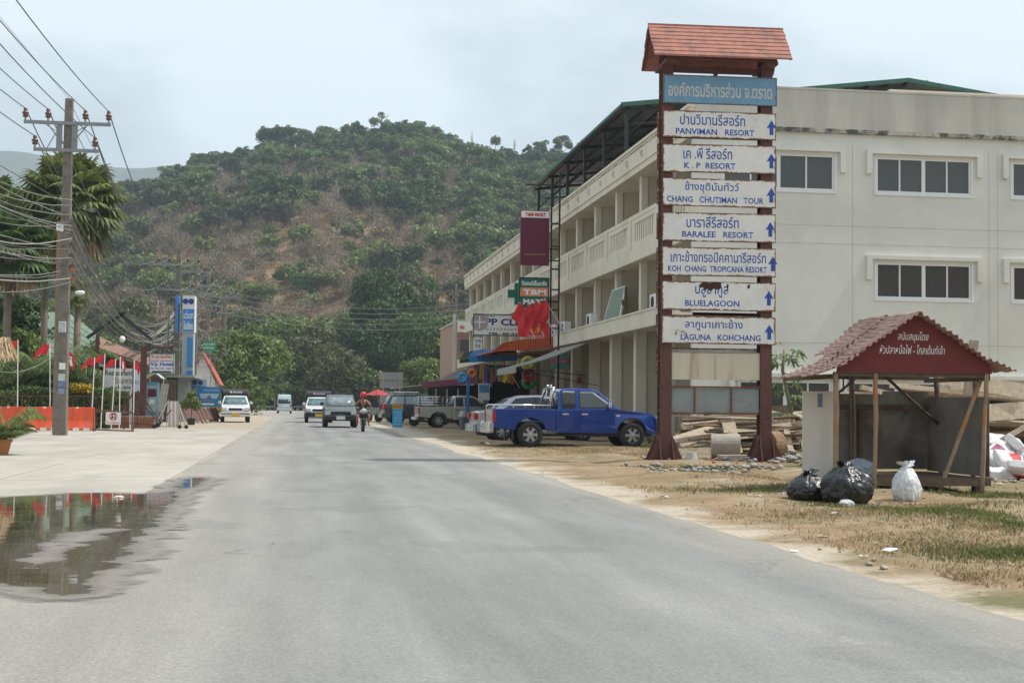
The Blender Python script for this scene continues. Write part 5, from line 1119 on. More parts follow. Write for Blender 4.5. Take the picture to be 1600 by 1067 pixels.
    for s in (-1, 1):
        if 'mirror' in S:
            mx_, mz_ = S['mirror']; m_ = MB(); m_.bx(mx_ - .05, mx_ + .05, s * (Wb + .02) if s > 0 else -(Wb + .2), (Wb + .2) if s > 0 else -(Wb + .02), mz_, mz_ + .17); m_.build('wing_mirror', S.get('mirrorm', M_trim), o, bev=.03, seg=2)
        for nm, key, m in (('headlight', 'hl', M_hlamp), ('indicator', 'ind', M_amber), ('tail_light', 'tl', M_tlamp)):
            if key in S:
                xa, xb, ya, yb, za, zb2 = S[key]; m_ = MB(); m_.bx(xa, xb, min(s * ya, s * yb), max(s * ya, s * yb), za, zb2); m_.build(nm, m, o, bev=.015)
    for nm, key, m in (('front_bumper', 'fb', S.get('fbm', P)), ('rear_bumper', 'rbp', S.get('rbm', M_chrome)), ('grille', 'grille', M_trim)):
        if key in S: m_ = MB(); m_.bx(*S[key]); m_.build(nm, m, o, bev=.02, seg=2)
    for q, pm, tx in S.get('plates', []):
        m_ = MB(); m_.bx(*q); pl_ = m_.build('number_plate', pm, o)
    return o
M_plate = mat('white_plate', (.66, .66, .63), .5, var=0.); M_platey = mat('yellow_plate', (.72, .42, .03), .5, var=0.)
def pick_spec(P, **k):
    S = dict(paint=P, W=1.80, Wr=1.36, zs=.42, wr=.365, wheels=(-1.42, 1.55), tw=.24, lower=[(-.66, .42), (-.66, 1.09), (.95, 1.10), (1.12, 1.09), (1.7, 1.05), (2.18, .98), (2.40, .88), (2.47, .72), (2.48, .55), (2.44, .40)],
             cabin=[(-.64, 1.05), (-.60, 1.60), (-.52, 1.67), (-.1, 1.70), (.42, 1.685), (.62, 1.62), (1.22, 1.08)], zb=1.08, bed=True, bedx=-.64, bedr=-2.50, bedz=1.09,
             panes=[[(-.46, 1.16), (-.47, 1.56), (-.14, 1.58), (-.12, 1.16)], [(.03, 1.16), (.03, 1.58), (.42, 1.57), (.56, 1.50), (.92, 1.17)]], wind=((1.22, 1.08), (.62, 1.62)), rear=((-.64, 1.05), (-.60, 1.60)),
             doors=[(.0, 1.03, .44, 1.06), (-.56, -.02, .44, 1.06)], mirror=(.86, 1.14), hl=(2.28, 2.47, .55, .82, .72, .92), fb=(2.38, 2.55, -.86, .86, .38, .62), rbp=(-2.66, -2.5, -.78, .78, .40, .58), grille=(2.40, 2.485, -.5, .5, .70, .86), nose=.06)
    S.update(k); return S
BLUE = paint('blue_metallic', (.010, .044, .25), .25, .35)
pk = car('pickup_truck', 'bright blue extended-cab pickup parked side-on before the apartment block', 'pickup', (8.33, 43.3, 0), radians(.5), pick_spec(BLUE, handle=M_chrome, mirrorm=M_chrome, gate=M_chrome, zs=.40), scale=.985); pk.scale = (1.05, .985, 1.045)
for s in (-1, 1):   # rails, window visors, flaps
    m_ = MB(); m_.tube([(-2.46, s * .80, 1.09), (-2.46, s * .80, 1.17), (-2.42, s * .80, 1.20), (-.78, s * .80, 1.20)], .028, 8); m_.tube([(-1.9, s * .8, 1.09), (-1.9, s * .8, 1.19)], .018, 6); m_.tube([(-1.3, s * .8, 1.09), (-1.3, s * .8, 1.19)], .018, 6); m_.build('bed_rail', M_chrome, pk, smooth=True)
    m_ = MB(); m_.bx(-.48, -.12, min(s * .70, s * .73), max(s * .70, s * .73), 1.545, 1.615); m_.build('window_visor', M_chrome, pk, bev=.02); m_ = MB(); m_.beam((.03, s * .722, 1.585), (.42, s * .72, 1.575), .02, .06); m_.beam((.42, s * .725, 1.575), (.92, s * .835, 1.21), .02, .045); m_.build('window_visor', M_chrome, pk)
    m_ = MB(); m_.bx(-1.93, -1.91, min(s * .64, s * .88), max(s * .64, s * .88), .16, .62); m_.build('mud_flap', M_trim, pk)
    m_ = MB(); m_.bx(1.07, 1.17, min(s * .9, s * .915), max(s * .9, s * .915), .90, .945); m_.build('side_indicator', M_hlamp, pk)
    m_ = MB(); m_.bx(2.33, 2.40, min(s * .72, s * .86), max(s * .72, s * .86), .72, .88); m_.build('indicator', M_amber, pk)
m_ = MB(); 
for yy in (-.78, .78): m_.tube([(-.86, yy, 1.1), (-.78, yy, 1.56), (-.74, yy * .96, 1.70)], .032, 8)
m_.tube([(-.74, -.75, 1.70), (-.72, 0, 1.74), (-.74, .75, 1.70)], .035, 8)
for yy in (-.35, .35): m_.tube([(-.80, yy, 1.12), (-.74, yy, 1.70)], .02, 6)
m_.tube([(-.86, -.78, 1.4), (-.86, .78, 1.4)], .022, 6)
for yy in (-.3, .3): m_.tube([(-.74, yy, 1.72), (-.74, yy, 1.80)], .03, 6)
m_.build('roll_bar', M_chrome, pk, smooth=True)
text('KING CAB', M_txt_w, pk, -.44, -.16, 1.20, 1.245, -.905 + .045, bold=.03)
m_ = MB(); m_.bx(-.49, -.11, -.868, -.862, 1.165, 1.26); m_.build('window_sticker', M_trim, pk)
for s in (-1, 1): m_ = MB(); m_.bx(-2.62, -2.46, s * .83 - .04, s * .83 + .04, .42, .72); m_.build('bumper_end', M_chrome, pk, bev=.02)
# silver saloon behind it
SIL = paint('silver_paint', (.46, .50, .54), .25, .4)
def sedan_spec(P, **k):
    S = dict(paint=P, W=1.72, Wr=1.22, zs=.24, wr=.31, wheels=(-1.35, 1.28), lower=[(-2.2, .3), (-2.22, .6), (-2.15, .93), (-1.5, 1.0), (.8, .98), (1.6, .86), (2.05, .74), (2.18, .58), (2.16, .3)], cabin=[(-1.75, .95), (-1.1, 1.34), (-.7, 1.45), (.0, 1.475), (.4, 1.42), (1.2, .96)], zb=.97,
             panes=[[(-1.25, 1.03), (-.85, 1.34), (-.28, 1.38), (-.28, 1.03)], [(-.22, 1.03), (-.22, 1.38), (.3, 1.34), (.82, 1.03)]], wind=((1.2, .96), (.4, 1.42)), rear=((-1.75, .95), (-1.1, 1.34)), doors=[(-1.2, -.26, .3, .93), (-.24, .8, .3, .93)], mirror=(.75, 1.0),
             hl=(2.0, 2.12, .5, .8, .6, .74), tl=(-2.24, -2.1, .5, .8, .68, .88), fb=(2.08, 2.22, -.8, .8, .26, .5), rbp=(-2.3, -2.18, -.8, .8, .3, .55), rbm=P, nose=.08)
    S.update(k); return S
q = G(860, 684); car('saloon_car', 'silver saloon car mostly hidden behind the blue pickup', 'car', (AT(852, 684, 49.).x, 50.4, 0), radians(2), sedan_spec(SIL), scale=1.09)
# champagne pickup with bed rack
CH = paint('champagne_paint', (.42, .41, .36), .35, .3)
hp_ = AT(735, 667, 78.5); hx0 = AT(682, 667, 78.5).x
hk = car('pickup_truck', 'champagne-coloured pickup with a chrome rack over its bed parked near the awning shops', 'pickup', (hx0 + 1.42, 78.5, 0), radians(3), pick_spec(CH, gate=CH, doors=[(.0, 1.03, .44, 1.06), (-.56, -.02, .44, 1.06)]), scale=1.02)
m_ = MB()
for s in (-.8, .8):
    for z in (1.2, 1.34, 1.48, 1.62): m_.tube([(-2.48, s, z), (-.72, s, z)], .022 if z < 1.6 else .03, 6)
    for x in (-2.48, -2.1, -1.5, -.95, -.72): m_.tube([(x, s, 1.09), (x, s, 1.62)], .022, 6)
for z in (1.3, 1.62): m_.tube([(-.72, -.8, z), (-.72, .8, z)], .02, 6); m_.tube([(-2.48, -.8, z), (-2.48, .8, z)], .02, 6)
m_.build('bed_rack', M_chrome, hk, smooth=True)
# dark SUV with roof rack beyond it
DK = paint('slate_paint', (.055, .065, .075), .3, .3)
suv = dict(paint=DK, W=1.82, Wr=1.4, zs=.4, wr=.37, wheels=(-1.35, 1.4), lower=[(-2.2, .45), (-2.22, .8), (-2.18, 1.12), (1.1, 1.12), (2.0, 1.03), (2.28, .9), (2.35, .6), (2.3, .4)], cabin=[(-2.15, 1.08), (-1.85, 1.70), (-1.6, 1.78), (.1, 1.80), (.5, 1.72), (1.15, 1.10)], zb=1.1,
           panes=[[(-1.85, 1.2), (-1.7, 1.62), (-1.0, 1.66), (-1.0, 1.2)], [(-.92, 1.2), (-.92, 1.66), (-.1, 1.66), (-.1, 1.2)], [(-.02, 1.2), (-.02, 1.66), (.4, 1.6), (.85, 1.2)]], wind=((1.15, 1.1), (.5, 1.72)), rear=((-2.15, 1.08), (-1.85, 1.70)), doors=[(-1.0, -.05, .45, 1.1), (-.03, .95, .45, 1.1)], mirror=(.8, 1.15), tl=(-2.24, -2.1, .7, .88, .9, 1.2), fb=(2.2, 2.4, -.86, .86, .4, .65), rbp=(-2.34, -2.15, -.85, .85, .4, .62), rbm=DK, hl=(2.15, 2.3, .5, .8, .8, .98), glass=mat('bluish_glass', (.30, .38, .42), .1, var=.1))
sx0 = AT(640, 660, 90).x
sv = car('off_road_car', 'dark slate estate car with a roof rack behind the champagne pickup', 'car', (sx0 + .55, 90, 0), radians(5), suv, scale=1.04)
m_ = MB(); [m_.tube([(-1.6, s, 1.9), (-.1, s, 1.9)], .03, 6) for s in (-.6, .6)]; [m_.tube([(x, -.6, 1.9), (x, .6, 1.9)], .02, 6) for x in (-1.6, -1.1, -.6, -.1)]; [m_.tube([(x, s, 1.78), (x, s, 1.9)], .02, 6) for x in (-1.5, -.2) for s in (-.6, .6)]; m_.build('roof_rack', M_chrome, sv)
# oncoming grey pickup
GR = paint('dull_grey_paint', (.11, .13, .135), .38, .2)
px_ = G(528, 668); gp = car('pickup_truck', 'oncoming dark grey pickup in the middle of the road next to the scooter', 'pickup', (px_.x + .12, 77.0, 0), radians(-90), pick_spec(GR, hl=(2.36, 2.46, .52, .80, .66, .84), ind=(2.40, 2.58, .5, .72, .47, .55), fb=(2.40, 2.60, -.9, .9, .40, .60), fbm=M_trim, grille=(2.42, 2.47, -.5, .5, .66, .82), W=1.74, mirrorm=M_trim, plates=[((2.61, 2.63, -.22, .22, .42, .60), M_plate, '')], wglass=mat('windscreen_sky', (.20, .25, .27), .08, var=.5, scale=3., spec=1.)), scale=1.0)
m_ = MB(); m_.bx(2.44, 2.475, -.80, .80, .845, .86); m_.build('bonnet_trim', M_chrome, gp)
# taxi pickups: white, black canopy
WH = paint('white_car_paint', (.72, .73, .73), .3, 0.)
def taxi(loc, rz, label, words, plate, scale, bm2=None, tc_=None):
    o = car('taxi_pickup', label, 'taxi', loc, rz, pick_spec(WH, hl=(2.33, 2.50, .52, .86, .74, .93), fb=(2.38, 2.60, -.9, .9, .38, .66), grille=(2.44, 2.50, -.42, .42, .76, .90), fbm=bm2 or WH, mirrorm=WH, plates=[((2.61, 2.63, -.24, .24, .40, .58), plate, '')], wglass=mat('windscreen_taxi', (.13, .22, .24), .08, var=.5, scale=3., spec=1.)), scale=scale)
    m_ = MB(); m_.prism([(-2.4, 1.12), (-2.4, 2.05), (-.7, 2.1), (.2, 2.08), (.46, 1.98), (.52, 1.80), (.44, 1.73), (-.68, 1.72), (-.70, 1.12)], -.82, .82); cn = m_.build('canopy', mat('black_canopy', (.04, .042, .044), .55), o, bev=.06, seg=2)
    text(words, tc_ or mat('silver_print', (.72, .70, .74), .4, var=.1), cn, -.40 if words == 'TAXI' else -.5, .40 if words == 'TAXI' else .5, 1.83, 1.96, .0, bold=.05, M=Matrix.Translation((.545, 0, 0)) @ Matrix.Rotation(radians(90), 4, 'Z'))
    m_ = MB(); zz = 2.24
    for s in (-.6, -.3, 0, .3, .6): m_.tube([(-2.2, s, zz), (.1, s, zz)], .022, 5)
    for x in (-2.2, -1.4, -.7, .1): m_.tube([(x, -.62, zz), (x, .62, zz)], .022, 5); m_.tube([(x, -.6, 2.05), (x, -.6, zz)], .02, 5); m_.tube([(x, .6, 2.05), (x, .6, zz)], .02, 5)
    m_.build('roof_rack', M_wood4, o)
    for s in (-1, 1): m_ = MB(); m_.bx(2.36, 2.5, min(s * .80, s * .89), max(s * .80, s * .89), .72, .86); m_.build('indicator', M_amber, o, bev=.01)
    m_ = MB(); m_.bx(2.5, 2.61, -.88, .88, .52, .57); m_.build('bumper_gap', M_trim, o); return o
q = G(364, 660); taxi((q.x + .02, 93.2, 0), radians(-87), 'white taxi pickup with black canopy parked at the roadside by the brown boards', 'TAXI', M_platey, 1.0)
q = AT(497, 658, 92); t2 = taxi((q.x + .05, 95, 0), radians(-90), 'white taxi pickup with black canopy following close behind the grey pickup', 'TAXI', M_platey, .98, M_trim, mat('lilac_print', (.58, .40, .60), .4))
# dark pickup and green one behind
q = AT(487, 652, 118); car('pickup_truck', 'dark pickup far back in the oncoming queue, glimpsed left of the white taxi', 'pickup', (q.x + .35, 122, 0), radians(-90), pick_spec(DK), scale=1.05)
# van
VN = paint('pale_van_paint', (.42, .54, .56), .35, .0)
van = dict(paint=VN, W=1.72, Wr=1.42, zs=.36, wr=.33, wheels=(-1.35, 1.25), lower=[(-2.2, .42), (-2.23, .8), (-2.2, 1.12), (1.5, 1.10), (2.05, .95), (2.2, .7), (2.2, .4)], cabin=[(-2.18, 1.05), (-2.08, 1.7), (-1.95, 2.1), (-1.75, 2.2), (.6, 2.22), (1.1, 2.0), (1.85, 1.05)], zb=1.1,
           panes=[[(-1.9, 1.2), (-1.85, 1.65), (-.9, 1.65), (-.9, 1.2)], [(-.8, 1.2), (-.8, 1.65), (.2, 1.65), (.2, 1.2)], [(.3, 1.2), (.3, 1.65), (1.1, 1.6), (1.35, 1.2)]], wind=((1.85, 1.05), (1.1, 2.0)), rear=((-2.19, 1.12), (-2.07, 1.72)), mirror=(1.3, 1.2), tl=(-2.27, -2.1, .70, .85, .75, 1.05), rbp=(-2.36, -2.2, -.86, .86, .34, .56), rbm=VN, plates=[((-2.26, -2.235, -.24, .24, .78, .92), M_plate, '')], glass=mat('van_glass', (.035, .05, .055), .12))
q = G(444, 646); vn = car('minivan', 'pale blue-white high-roofed minivan driving away down the road', 'van', (q.x, 172, 0), radians(90), van, scale=1.)
text('V.I.P', M_txt_w, vn, -.22, .22, 1.62, 1.74, 0, bold=.03, M=Matrix.Translation((-2.20, 0, 0)) @ Matrix.Rotation(radians(-90), 4, 'Z'))
# parked motorbikes under and beside
def bike(o, colm, sc=1.):
    for x in (-.62, .62):
        m_ = MB(); m_.lathe([(.20, -.04), (.28, -.045), (.30, 0), (.28, .045), (.20, .04)], (0, 0, 0), 20, 'y'); w_ = m_.build('wheel', M_tyre, o, loc=(x, 0, .30), smooth=True)
        m_ = MB(); m_.lathe([(.19, -.02), (.205, -.03), (.205, .03), (.19, .02)], (0, 0, 0), 18, 'y')
        for k in range(5): a = k * 1.256; m_.beam((0, 0, 0), (cos(a) * .2, 0, sin(a) * .2), .03, .03)
        m_.build('rim', M_rim, w_)
    m_ = MB(); m_.prism([(-.75, .62), (-.2, .46), (.15, .34), (.35, .42), (.3, .36), (.1, .24), (-.35, .24), (-.6, .42)], -.12, .12); m_.prism([(.3, .4), (.42, .75), (.52, .95), (.44, .96), (.34, .78), (.22, .42)], -.17, .17); m_.build('fairing', colm, o, bev=.03, seg=2)
    m_ = MB(); m_.prism([(-.72, .70), (-.7, .76), (-.4, .80), (-.1, .74), (.05, .68), (-.1, .62), (-.6, .62)], -.13, .13); m_.build('seat', M_trim, o, bev=.03, seg=2)
    m_ = MB(); m_.tube([(.38, -.05, 1.0), (.60, -.07, .32)], .03, 6); m_.tube([(.38, .05, 1.0), (.60, .07, .32)], .03, 6); m_.tube([(.36, -.1, 1.0), (.3, -.34, 1.04)], .018, 6); m_.tube([(.36, .1, 1.0), (.3, .34, 1.04)], .018, 6); m_.tube([(-.2, .13, .35), (-.62, .14, .3)], .035, 6); m_.build('fork', M_trim, o)
    return o
for i, (px, y_, lb) in enumerate(((664, 81.5, 'dark motorbike parked behind the rear wheel of the champagne pickup'), (704, 81.2, 'dark motorbike parked behind the middle of the champagne pickup'))):
    bike(root('motorbike', (AT(px, 660, y_).x, y_, 0), lb, 'motorbike', rz=.1 if i else 0.), M_trim)
# scooter and rider coming towards the camera
q = G(566, 674); BXs, BYs = q.x, 64.6
sco = bike(root('scooter', (BXs, BYs, 0), 'white scooter ridden towards the camera at the road edge', 'scooter', rz=radians(-90)), mat('white_fairing', (.7, .7, .7), .3, var=.05, spec=.6))
m_ = MB(); m_.lathe([(.005, 0), (.10, .0), (.12, -.05), (.09, -.1)], (0, 0, 0), 14, 'x'); m_.build('headlight', M_hlamp, sco, loc=(.56, 0, .93), smooth=True)
m_ = MB(); m_.prism([(.50, .86), (.60, .80), (.52, .62), (.42, .60)], -.2, .2); m_.prism([(.6, .56), (.82, .5), (.84, .56), (.68, .63), (.55, .62)], -.06, .06); m_.build('front_shield', M_trim, sco, bev=.02)
for s in (-1, 1): m_ = MB(); m_.tube([(.36, s * .28, 1.04), (.40, s * .34, 1.16)], .008, 5); m_.bx(.38, .41, s * .34 - .05, s * .34 + .05, 1.13, 1.2); m_.build('mirror', M_trim, sco)
def figure(name, loc, rz, label, J, E, skinm, cloth=None, parts=None):
    """one continuous body grown over a skeleton: J joints {name:(x,y,z,r)}, E edges"""
    o = root(name, loc, label, 'person', rz=rz); me = bpy.data.meshes.new('body'); names = list(J); me.from_pydata([J[n][:3] for n in names], [(names.index(a), names.index(b)) for a, b in E], [])
    b = link('body', me, o); me.materials.append(skinm); sk = b.modifiers.new('skin', 'SKIN'); sv_ = me.skin_vertices[0].data if me.skin_vertices else None
    if sv_ is None:
        bpy.context.view_layer.objects.active = b; bpy.ops.object.mode_set(mode='OBJECT')
        sv_ = me.skin_vertices[0].data
    for i, n in enumerate(names): sv_[i].radius = (J[n][3], J[n][4] if len(J[n]) > 4 else J[n][3]); sv_[i].use_root = (n == names[0])
    sk.use_smooth_shade = True; ss = b.modifiers.new('sub', 'SUBSURF'); ss.levels = ss.render_levels = 2; return o
M_skin = mat('tanned_skin', (.32, .155, .10), .6, var=.08); M_short = mat('dark_shorts', (.03, .032, .04), .9); M_vest = mat('brown_vest', (.06, .035, .025), .9)
def torso_shell(m_, pts, n=12):
    for i in range(len(pts)):
        (x, z, rx__, ry__) = pts[i]
        for k in range(n): a = 2 * pi * k / n; m_.v.append((x + rx__ * cos(a), ry__ * sin(a), z))
    for i in range(len(pts) - 1):
        for k in range(n): m_.face((i * n + k, i * n + (k + 1) % n, (i + 1) * n + (k + 1) % n, (i + 1) * n + k))
    return m_
J = {'pelvis': (-.28, 0, .86, .13, .16), 'waist': (-.27, 0, 1.0, .11, .14), 'chest': (-.22, 0, 1.22, .12, .17), 'shoulders': (-.20, 0, 1.37, .08, .12), 'neck': (-.16, 0, 1.45, .055), 'head': (-.13, 0, 1.56, .09), 'crown': (-.13, 0, 1.66, .085)}
E_ = [('pelvis', 'waist'), ('waist', 'chest'), ('chest', 'shoulders'), ('shoulders', 'neck'), ('neck', 'head'), ('head', 'crown')]
for s, n_ in ((-1, 'r'), (1, 'l')):
    J.update({'sh' + n_: (-.20, s * .19, 1.35, .06), 'el' + n_: (-.02, s * .36, 1.14, .042), 'wr' + n_: (.24, s * .31, 1.05, .03), 'hd' + n_: (.31, s * .30, 1.055, .035),
              'hip' + n_: (-.24, s * .12, .82, .095), 'kn' + n_: (.20, s * .27, .72, .07), 'an' + n_: (.12, s * .24, .34, .045), 'toe' + n_: (.30, s * .26, .29, .035)})
    E_ += [('shoulders', 'sh' + n_), ('sh' + n_, 'el' + n_), ('el' + n_, 'wr' + n_), ('wr' + n_, 'hd' + n_), ('pelvis', 'hip' + n_), ('hip' + n_, 'kn' + n_), ('kn' + n_, 'an' + n_), ('an' + n_, 'toe' + n_)]
rd = figure('person', (BXs, BYs, 0), radians(-90), 'rider in red helmet, sunglasses and dark vest sitting on the white scooter', J, E_, M_skin)
m_ = torso_shell(MB(), [(-.28, .84, .15, .19), (-.27, 1.0, .135, .17), (-.22, 1.2, .14, .195), (-.20, 1.32, .12, .15), (-.19, 1.36, .07, .08)]); m_.build('vest', M_vest, rd, smooth=True)
m_ = MB()
for s in (-1, 1): m_.tube([(-.28, s * .10, .84), (-.02, s * .19, .80), (.12, s * .245, .755)], [.125, .11, .095], 10)
m_.build('shorts', M_short, rd, smooth=True)
m_ = MB(); m_.lathe([(.02, .16), (.08, .145), (.13, .08), (.145, 0), (.14, -.06), (.125, -.09)], (0, 0, 0), 16); m_.build('helmet', mat('red_helmet', (.50, .03, .03), .25, var=.05, spec=.6), rd, loc=(-.13, 0, 1.63), smooth=True)
m_ = MB(); m_.bx(-.05, -.03, -.075, .075, 1.555, 1.595); m_.build('sunglasses', M_trim, rd, bev=.006)
m_ = MB(); m_.prism([(-.055, 1.555), (-.025, 1.53), (-.05, 1.52)], -.015, .015); m_.build('nose', M_skin, rd)
for s in (-1, 1):   # fingers closed round the grips
    for k in range(4):
        y = s * (.27 + .024 * k); m_ = MB(); m_.tube([(.27, y, 1.075), (.31, y, 1.085), (.335, y, 1.06), (.325, y, 1.035), (.30, y, 1.025)], [.011, .011, .010, .009, .008], 6); m_.build('finger', M_skin, rd, smooth=True)
    m_ = MB(); m_.tube([(.27, s * .28, 1.05), (.285, s * .25, 1.02), (.31, s * .245, 1.02)], [.013, .012, .009], 6); m_.build('thumb', M_skin, rd, smooth=True)

# ================================================================== SHOPS AND SIGNS ALONG THE BLOCK
def rect(px0, py0, px1, py1, y): a = AT(px0, py0, y); b = AT(px1, py1, y); return a.x, b.x, b.z, a.z
def flatsign(name, box, y, m, label, cat='sign', th=.12, frame=None, fw=.05, name2='panel'):
    x0, x1, z0, z1 = box; o = root(name, ((x0 + x1) / 2, y, z0), label, cat); c = (x0 + x1) / 2
    m_ = MB(); m_.bx(x0 - c, x1 - c, 0, th, 0, z1 - z0); p = m_.build(name2, m, o)
    if frame:
        m_ = MB(); h = z1 - z0; w_ = (x1 - x0) / 2
        for q in ((-w_, w_, h - fw, h), (-w_, w_, 0, fw), (-w_, -w_ + fw, fw, h - fw), (w_ - fw, w_, fw, h - fw)): m_.bx(q[0], q[1], -.03, -.002, q[2], q[3])
        m_.build('frame', frame, o)
    return o, p, (x1 - x0) / 2, z1 - z0
M_mar = mat('maroon_sheet', (.12, .010, .035), .45, var=.05); M_sgreen = mat('sign_green', (.01, .14, .085), .45, var=.04); M_sor = mat('sign_orange', (.72, .24, .11), .45, var=.04); M_gold = mat('gold_print', (.55, .36, .06), .5, var=0.)
M_redtx = mat('red_letters', (.55, .02, .03), .5, var=0.); M_navy = mat('navy_letters', (.02, .03, .16), .5, var=0.)
o, p, w_, h = flatsign('shop_sign', rect(814, 328, 858, 415, 61.5), 61.5, M_mar, 'tall maroon hanging sign with white lettered strip on top, highest on the black mast', th=.18)
m_ = MB(); m_.bx(-w_ + .02, w_ - .02, -.012, -.001, h - .33, h - .04); tp_ = m_.build('top_strip', M_whitep, o)
text('T&M MART', M_redtx, tp_, -w_ * .7, w_ * .75, h - .27, h - .11, -.016, bold=.05)
text('JOHNNIE WALKER', M_gold, p, -w_ * .72, w_ * .72, .42, .50, -.004)
o, p, w_, h = flatsign('shop_sign', rect(811, 433, 858, 481, 61.2), 61.2, M_sgreen, 'square green and orange sign with large white letters, below the maroon sign', th=.18, frame=M_black)
m_ = MB(); m_.bx(-w_ + .05, w_ - .05, -.012, -.001, h * .37, h * .66); m_.build('orange_band', M_sor, o)
text('ทีแอนด์เอ็มมาร์ท', M_txt_w, p, -w_ * .82, w_ * .82, h * .73, h * .90, -.004, bold=.03, name='thai_lettering'); text('T&M', M_txt_w, p, -w_ * .72, w_ * .8, h * .42, h * .60, -.016, bold=.05); text('MART', M_txt_w, p, -w_ * .72, w_ * .78, h * .10, h * .28, -.004, bold=.05)
o, p, w_, h = flatsign('clinic_sign', rect(739, 490, 842, 526, 66), 66, M_whitep, 'wide white clinic sign with navy lettering and green frame', th=.15, frame=mat('frame_green', (.03, .13, .08), .5))
text('PP CLINIC', M_navy, p, -w_ * .62, w_ * .98, h * .48, h * .80, -.004, bold=.035); text('INTERNATIONAL', mat('grey_letters', (.25, .25, .27), .5), p, -w_ * .62, w_ * .98, h * .24, h * .36, -.004, bold=.01); text('TEL. 05-2223631', M_txt_k, p, -w_ * .55, w_ * .85, h * .06, h * .16, -.004, bold=.05)
text('พีพี คลินิก', M_txt_k, p, -w_ * .62, -w_ * .35, h * .86, h * .93, -.004, bold=.02)
m_ = MB(); m_.lathe([(.01, -.012), (.40, -.012), (.40, -.002), (.01, -.002)], (-w_ * .8, 0, h * .62), 24, 'y'); m_.build('emblem_disc', mat('mauve_print', (.36, .30, .32), .5), o)
m_ = MB(); m_.bx(-w_ * .8 - .28, -w_ * .8 + .28, -.02, -.013, h * .62 - .03, h * .62 + .03); m_.bx(-w_ * .8 - .03, -w_ * .8 + .03, -.021, -.014, h * .62 - .28, h * .62 + .28); m_.build('emblem_cross', M_whitep, o)
m_ = MB(); m_.bx(-w_ * .62, w_ * .95, -.008, -.002, h * .42, h * .425); m_.build('orange_rule', M_sor, o)
x0, x1, z0, z1 = rect(790, 442, 830, 476, 64); cx, cz = (x0 + x1) / 2, (z0 + z1) / 2; s_ = (z1 - z0) / 2; a_ = s_ * .36
cr_ = root('pharmacy_cross', (cx, 64, cz), 'green pharmacy cross half hidden behind the square green sign', 'sign')
for nm, e, yy, m in (('border', 0.05, .03, M_whitep), ('cross', 0., 0., M_sgreen)):
    A, S2 = a_ + e, s_ + e; m_ = MB(); m_.prism([(-A, -S2), (A, -S2), (A, -A), (S2, -A), (S2, A), (A, A), (A, S2), (-A, S2), (-A, A), (-S2, A), (-S2, -A), (-A, -A)], yy, .14); m_.build(nm, m, cr_)
m_ = MB(); m_.prism([(-a_ - .1, -s_ - .1), (a_ + .1, -s_ - .1), (a_ + .1, s_ + .1), (-a_ - .1, s_ + .1)], .1, .12); 
o, p, w_, h = flatsign('bank_machine_sign', rect(810, 504, 858, 527, 60.6), 60.6, M_redp, 'red sign with yellow bank machine lettering below the red flags', th=.12)
text('ATM', mat('yellow_print', (.75, .45, .03), .5), p, -w_ * .45, w_ * .55, h * .28, h * .68, -.004, bold=.06, slant=.15)
m_ = MB(); m_.bx(-w_ * .8, -w_ * .7, -.006, -.002, h * .75, h * .88); m_.bx(-w_ * .66, w_ * .1, -.006, -.002, h * .80, h * .84); m_.build('small_print', M_txt_w, o); text('อิเล็กทรอนิกส์ เอทีเอ็ม', M_txt_w, p, -w_ * .5, w_ * .7, h * .04, h * .17, -.004)
# mast of black steel carrying the signs
A = AT(872, 600, 61.9); T_ = AT(871, 268, 61.9); B = AT(862, 600, 62.3)
mo = root('sign_mast', (A.x, 61.9, 0), 'slender black steel mast carrying the stacked shop signs', 'mast')
m_ = MB(); m_.bx(-.035, .035, -.035, .035, 0, T_.z); WB_ = m_.build('mast_tube', M_black, mo)
zt = AT(862, 290, 62).z; m_ = MB(); m_.bx(-.34, -.27, .3, .37, 3.9, zt); m_.build('mast_tube', M_black, mo)
for z in (4.6, 5.4, 6.3, 7.2, 8.2, 9.2): m_ = MB(); m_.bx(-.32, .02, .02, .3, z, z + .05); m_.build('rung', M_black, mo)
for z in (10.85, 8.05, 7.55, 5.75): m_ = MB(); m_.bx(-1.55, .0, -.06, -.052, z, z + .06); m_.build('bracket', M_black, mo)
# red flags on slanting poles
def flagmesh(w_, h_, drop, seed, m, seg=8):
    r = random.Random(seed); m_ = MB(); V = []
    for i in range(seg + 1):
        t = i / seg
        for j in range(5): q = j / 4; V.append((t * w_ * (1 - .25 * drop), .10 * h_ * sin(t * 7 + seed + q) * t, -q * h_ * (1 - .2 * t) - drop * t * t * w_ * .9 - .03 * sin(t * 9)))
    m_.v = V
    for i in range(seg):
        for j in range(4): m_.face((i * 5 + j, (i + 1) * 5 + j, (i + 1) * 5 + j + 1, i * 5 + j + 1))
    return m_
for i, (ax, ay, bx_, by_, fl, lb) in enumerate(((884, 521, 850, 466, .75, 'largest red flag, on the slanting pole nearest the black mast'), (868, 523, 838, 468, .7, 'red flag in the middle of the cluster over the awning'), (850, 524, 826, 474, .7, 'drooping red flag left of centre in the cluster'), (835, 526, 812, 472, .6, 'leftmost red flag of the cluster over the orange awning'))):
    y_ = 59.2 - i * .1; a = AT(ax, ay, y_ + .5); b = AT(bx_, by_, y_); o = root('flag', tuple(a), lb, 'flag', 'red flags over the orange awning'); m_ = MB(); m_.tube([(0, 0, 0), tuple(b - a)], .02, 5); m_.build('flagpole', M_alu, o)
    f = flagmesh(.72, fl, .75, i * 1.3, M_red).build('flag_cloth', M_red, o, loc=tuple((b - a)), rot=(0, radians(28), 0), smooth=True); f.scale = (1., 1, 1.25)
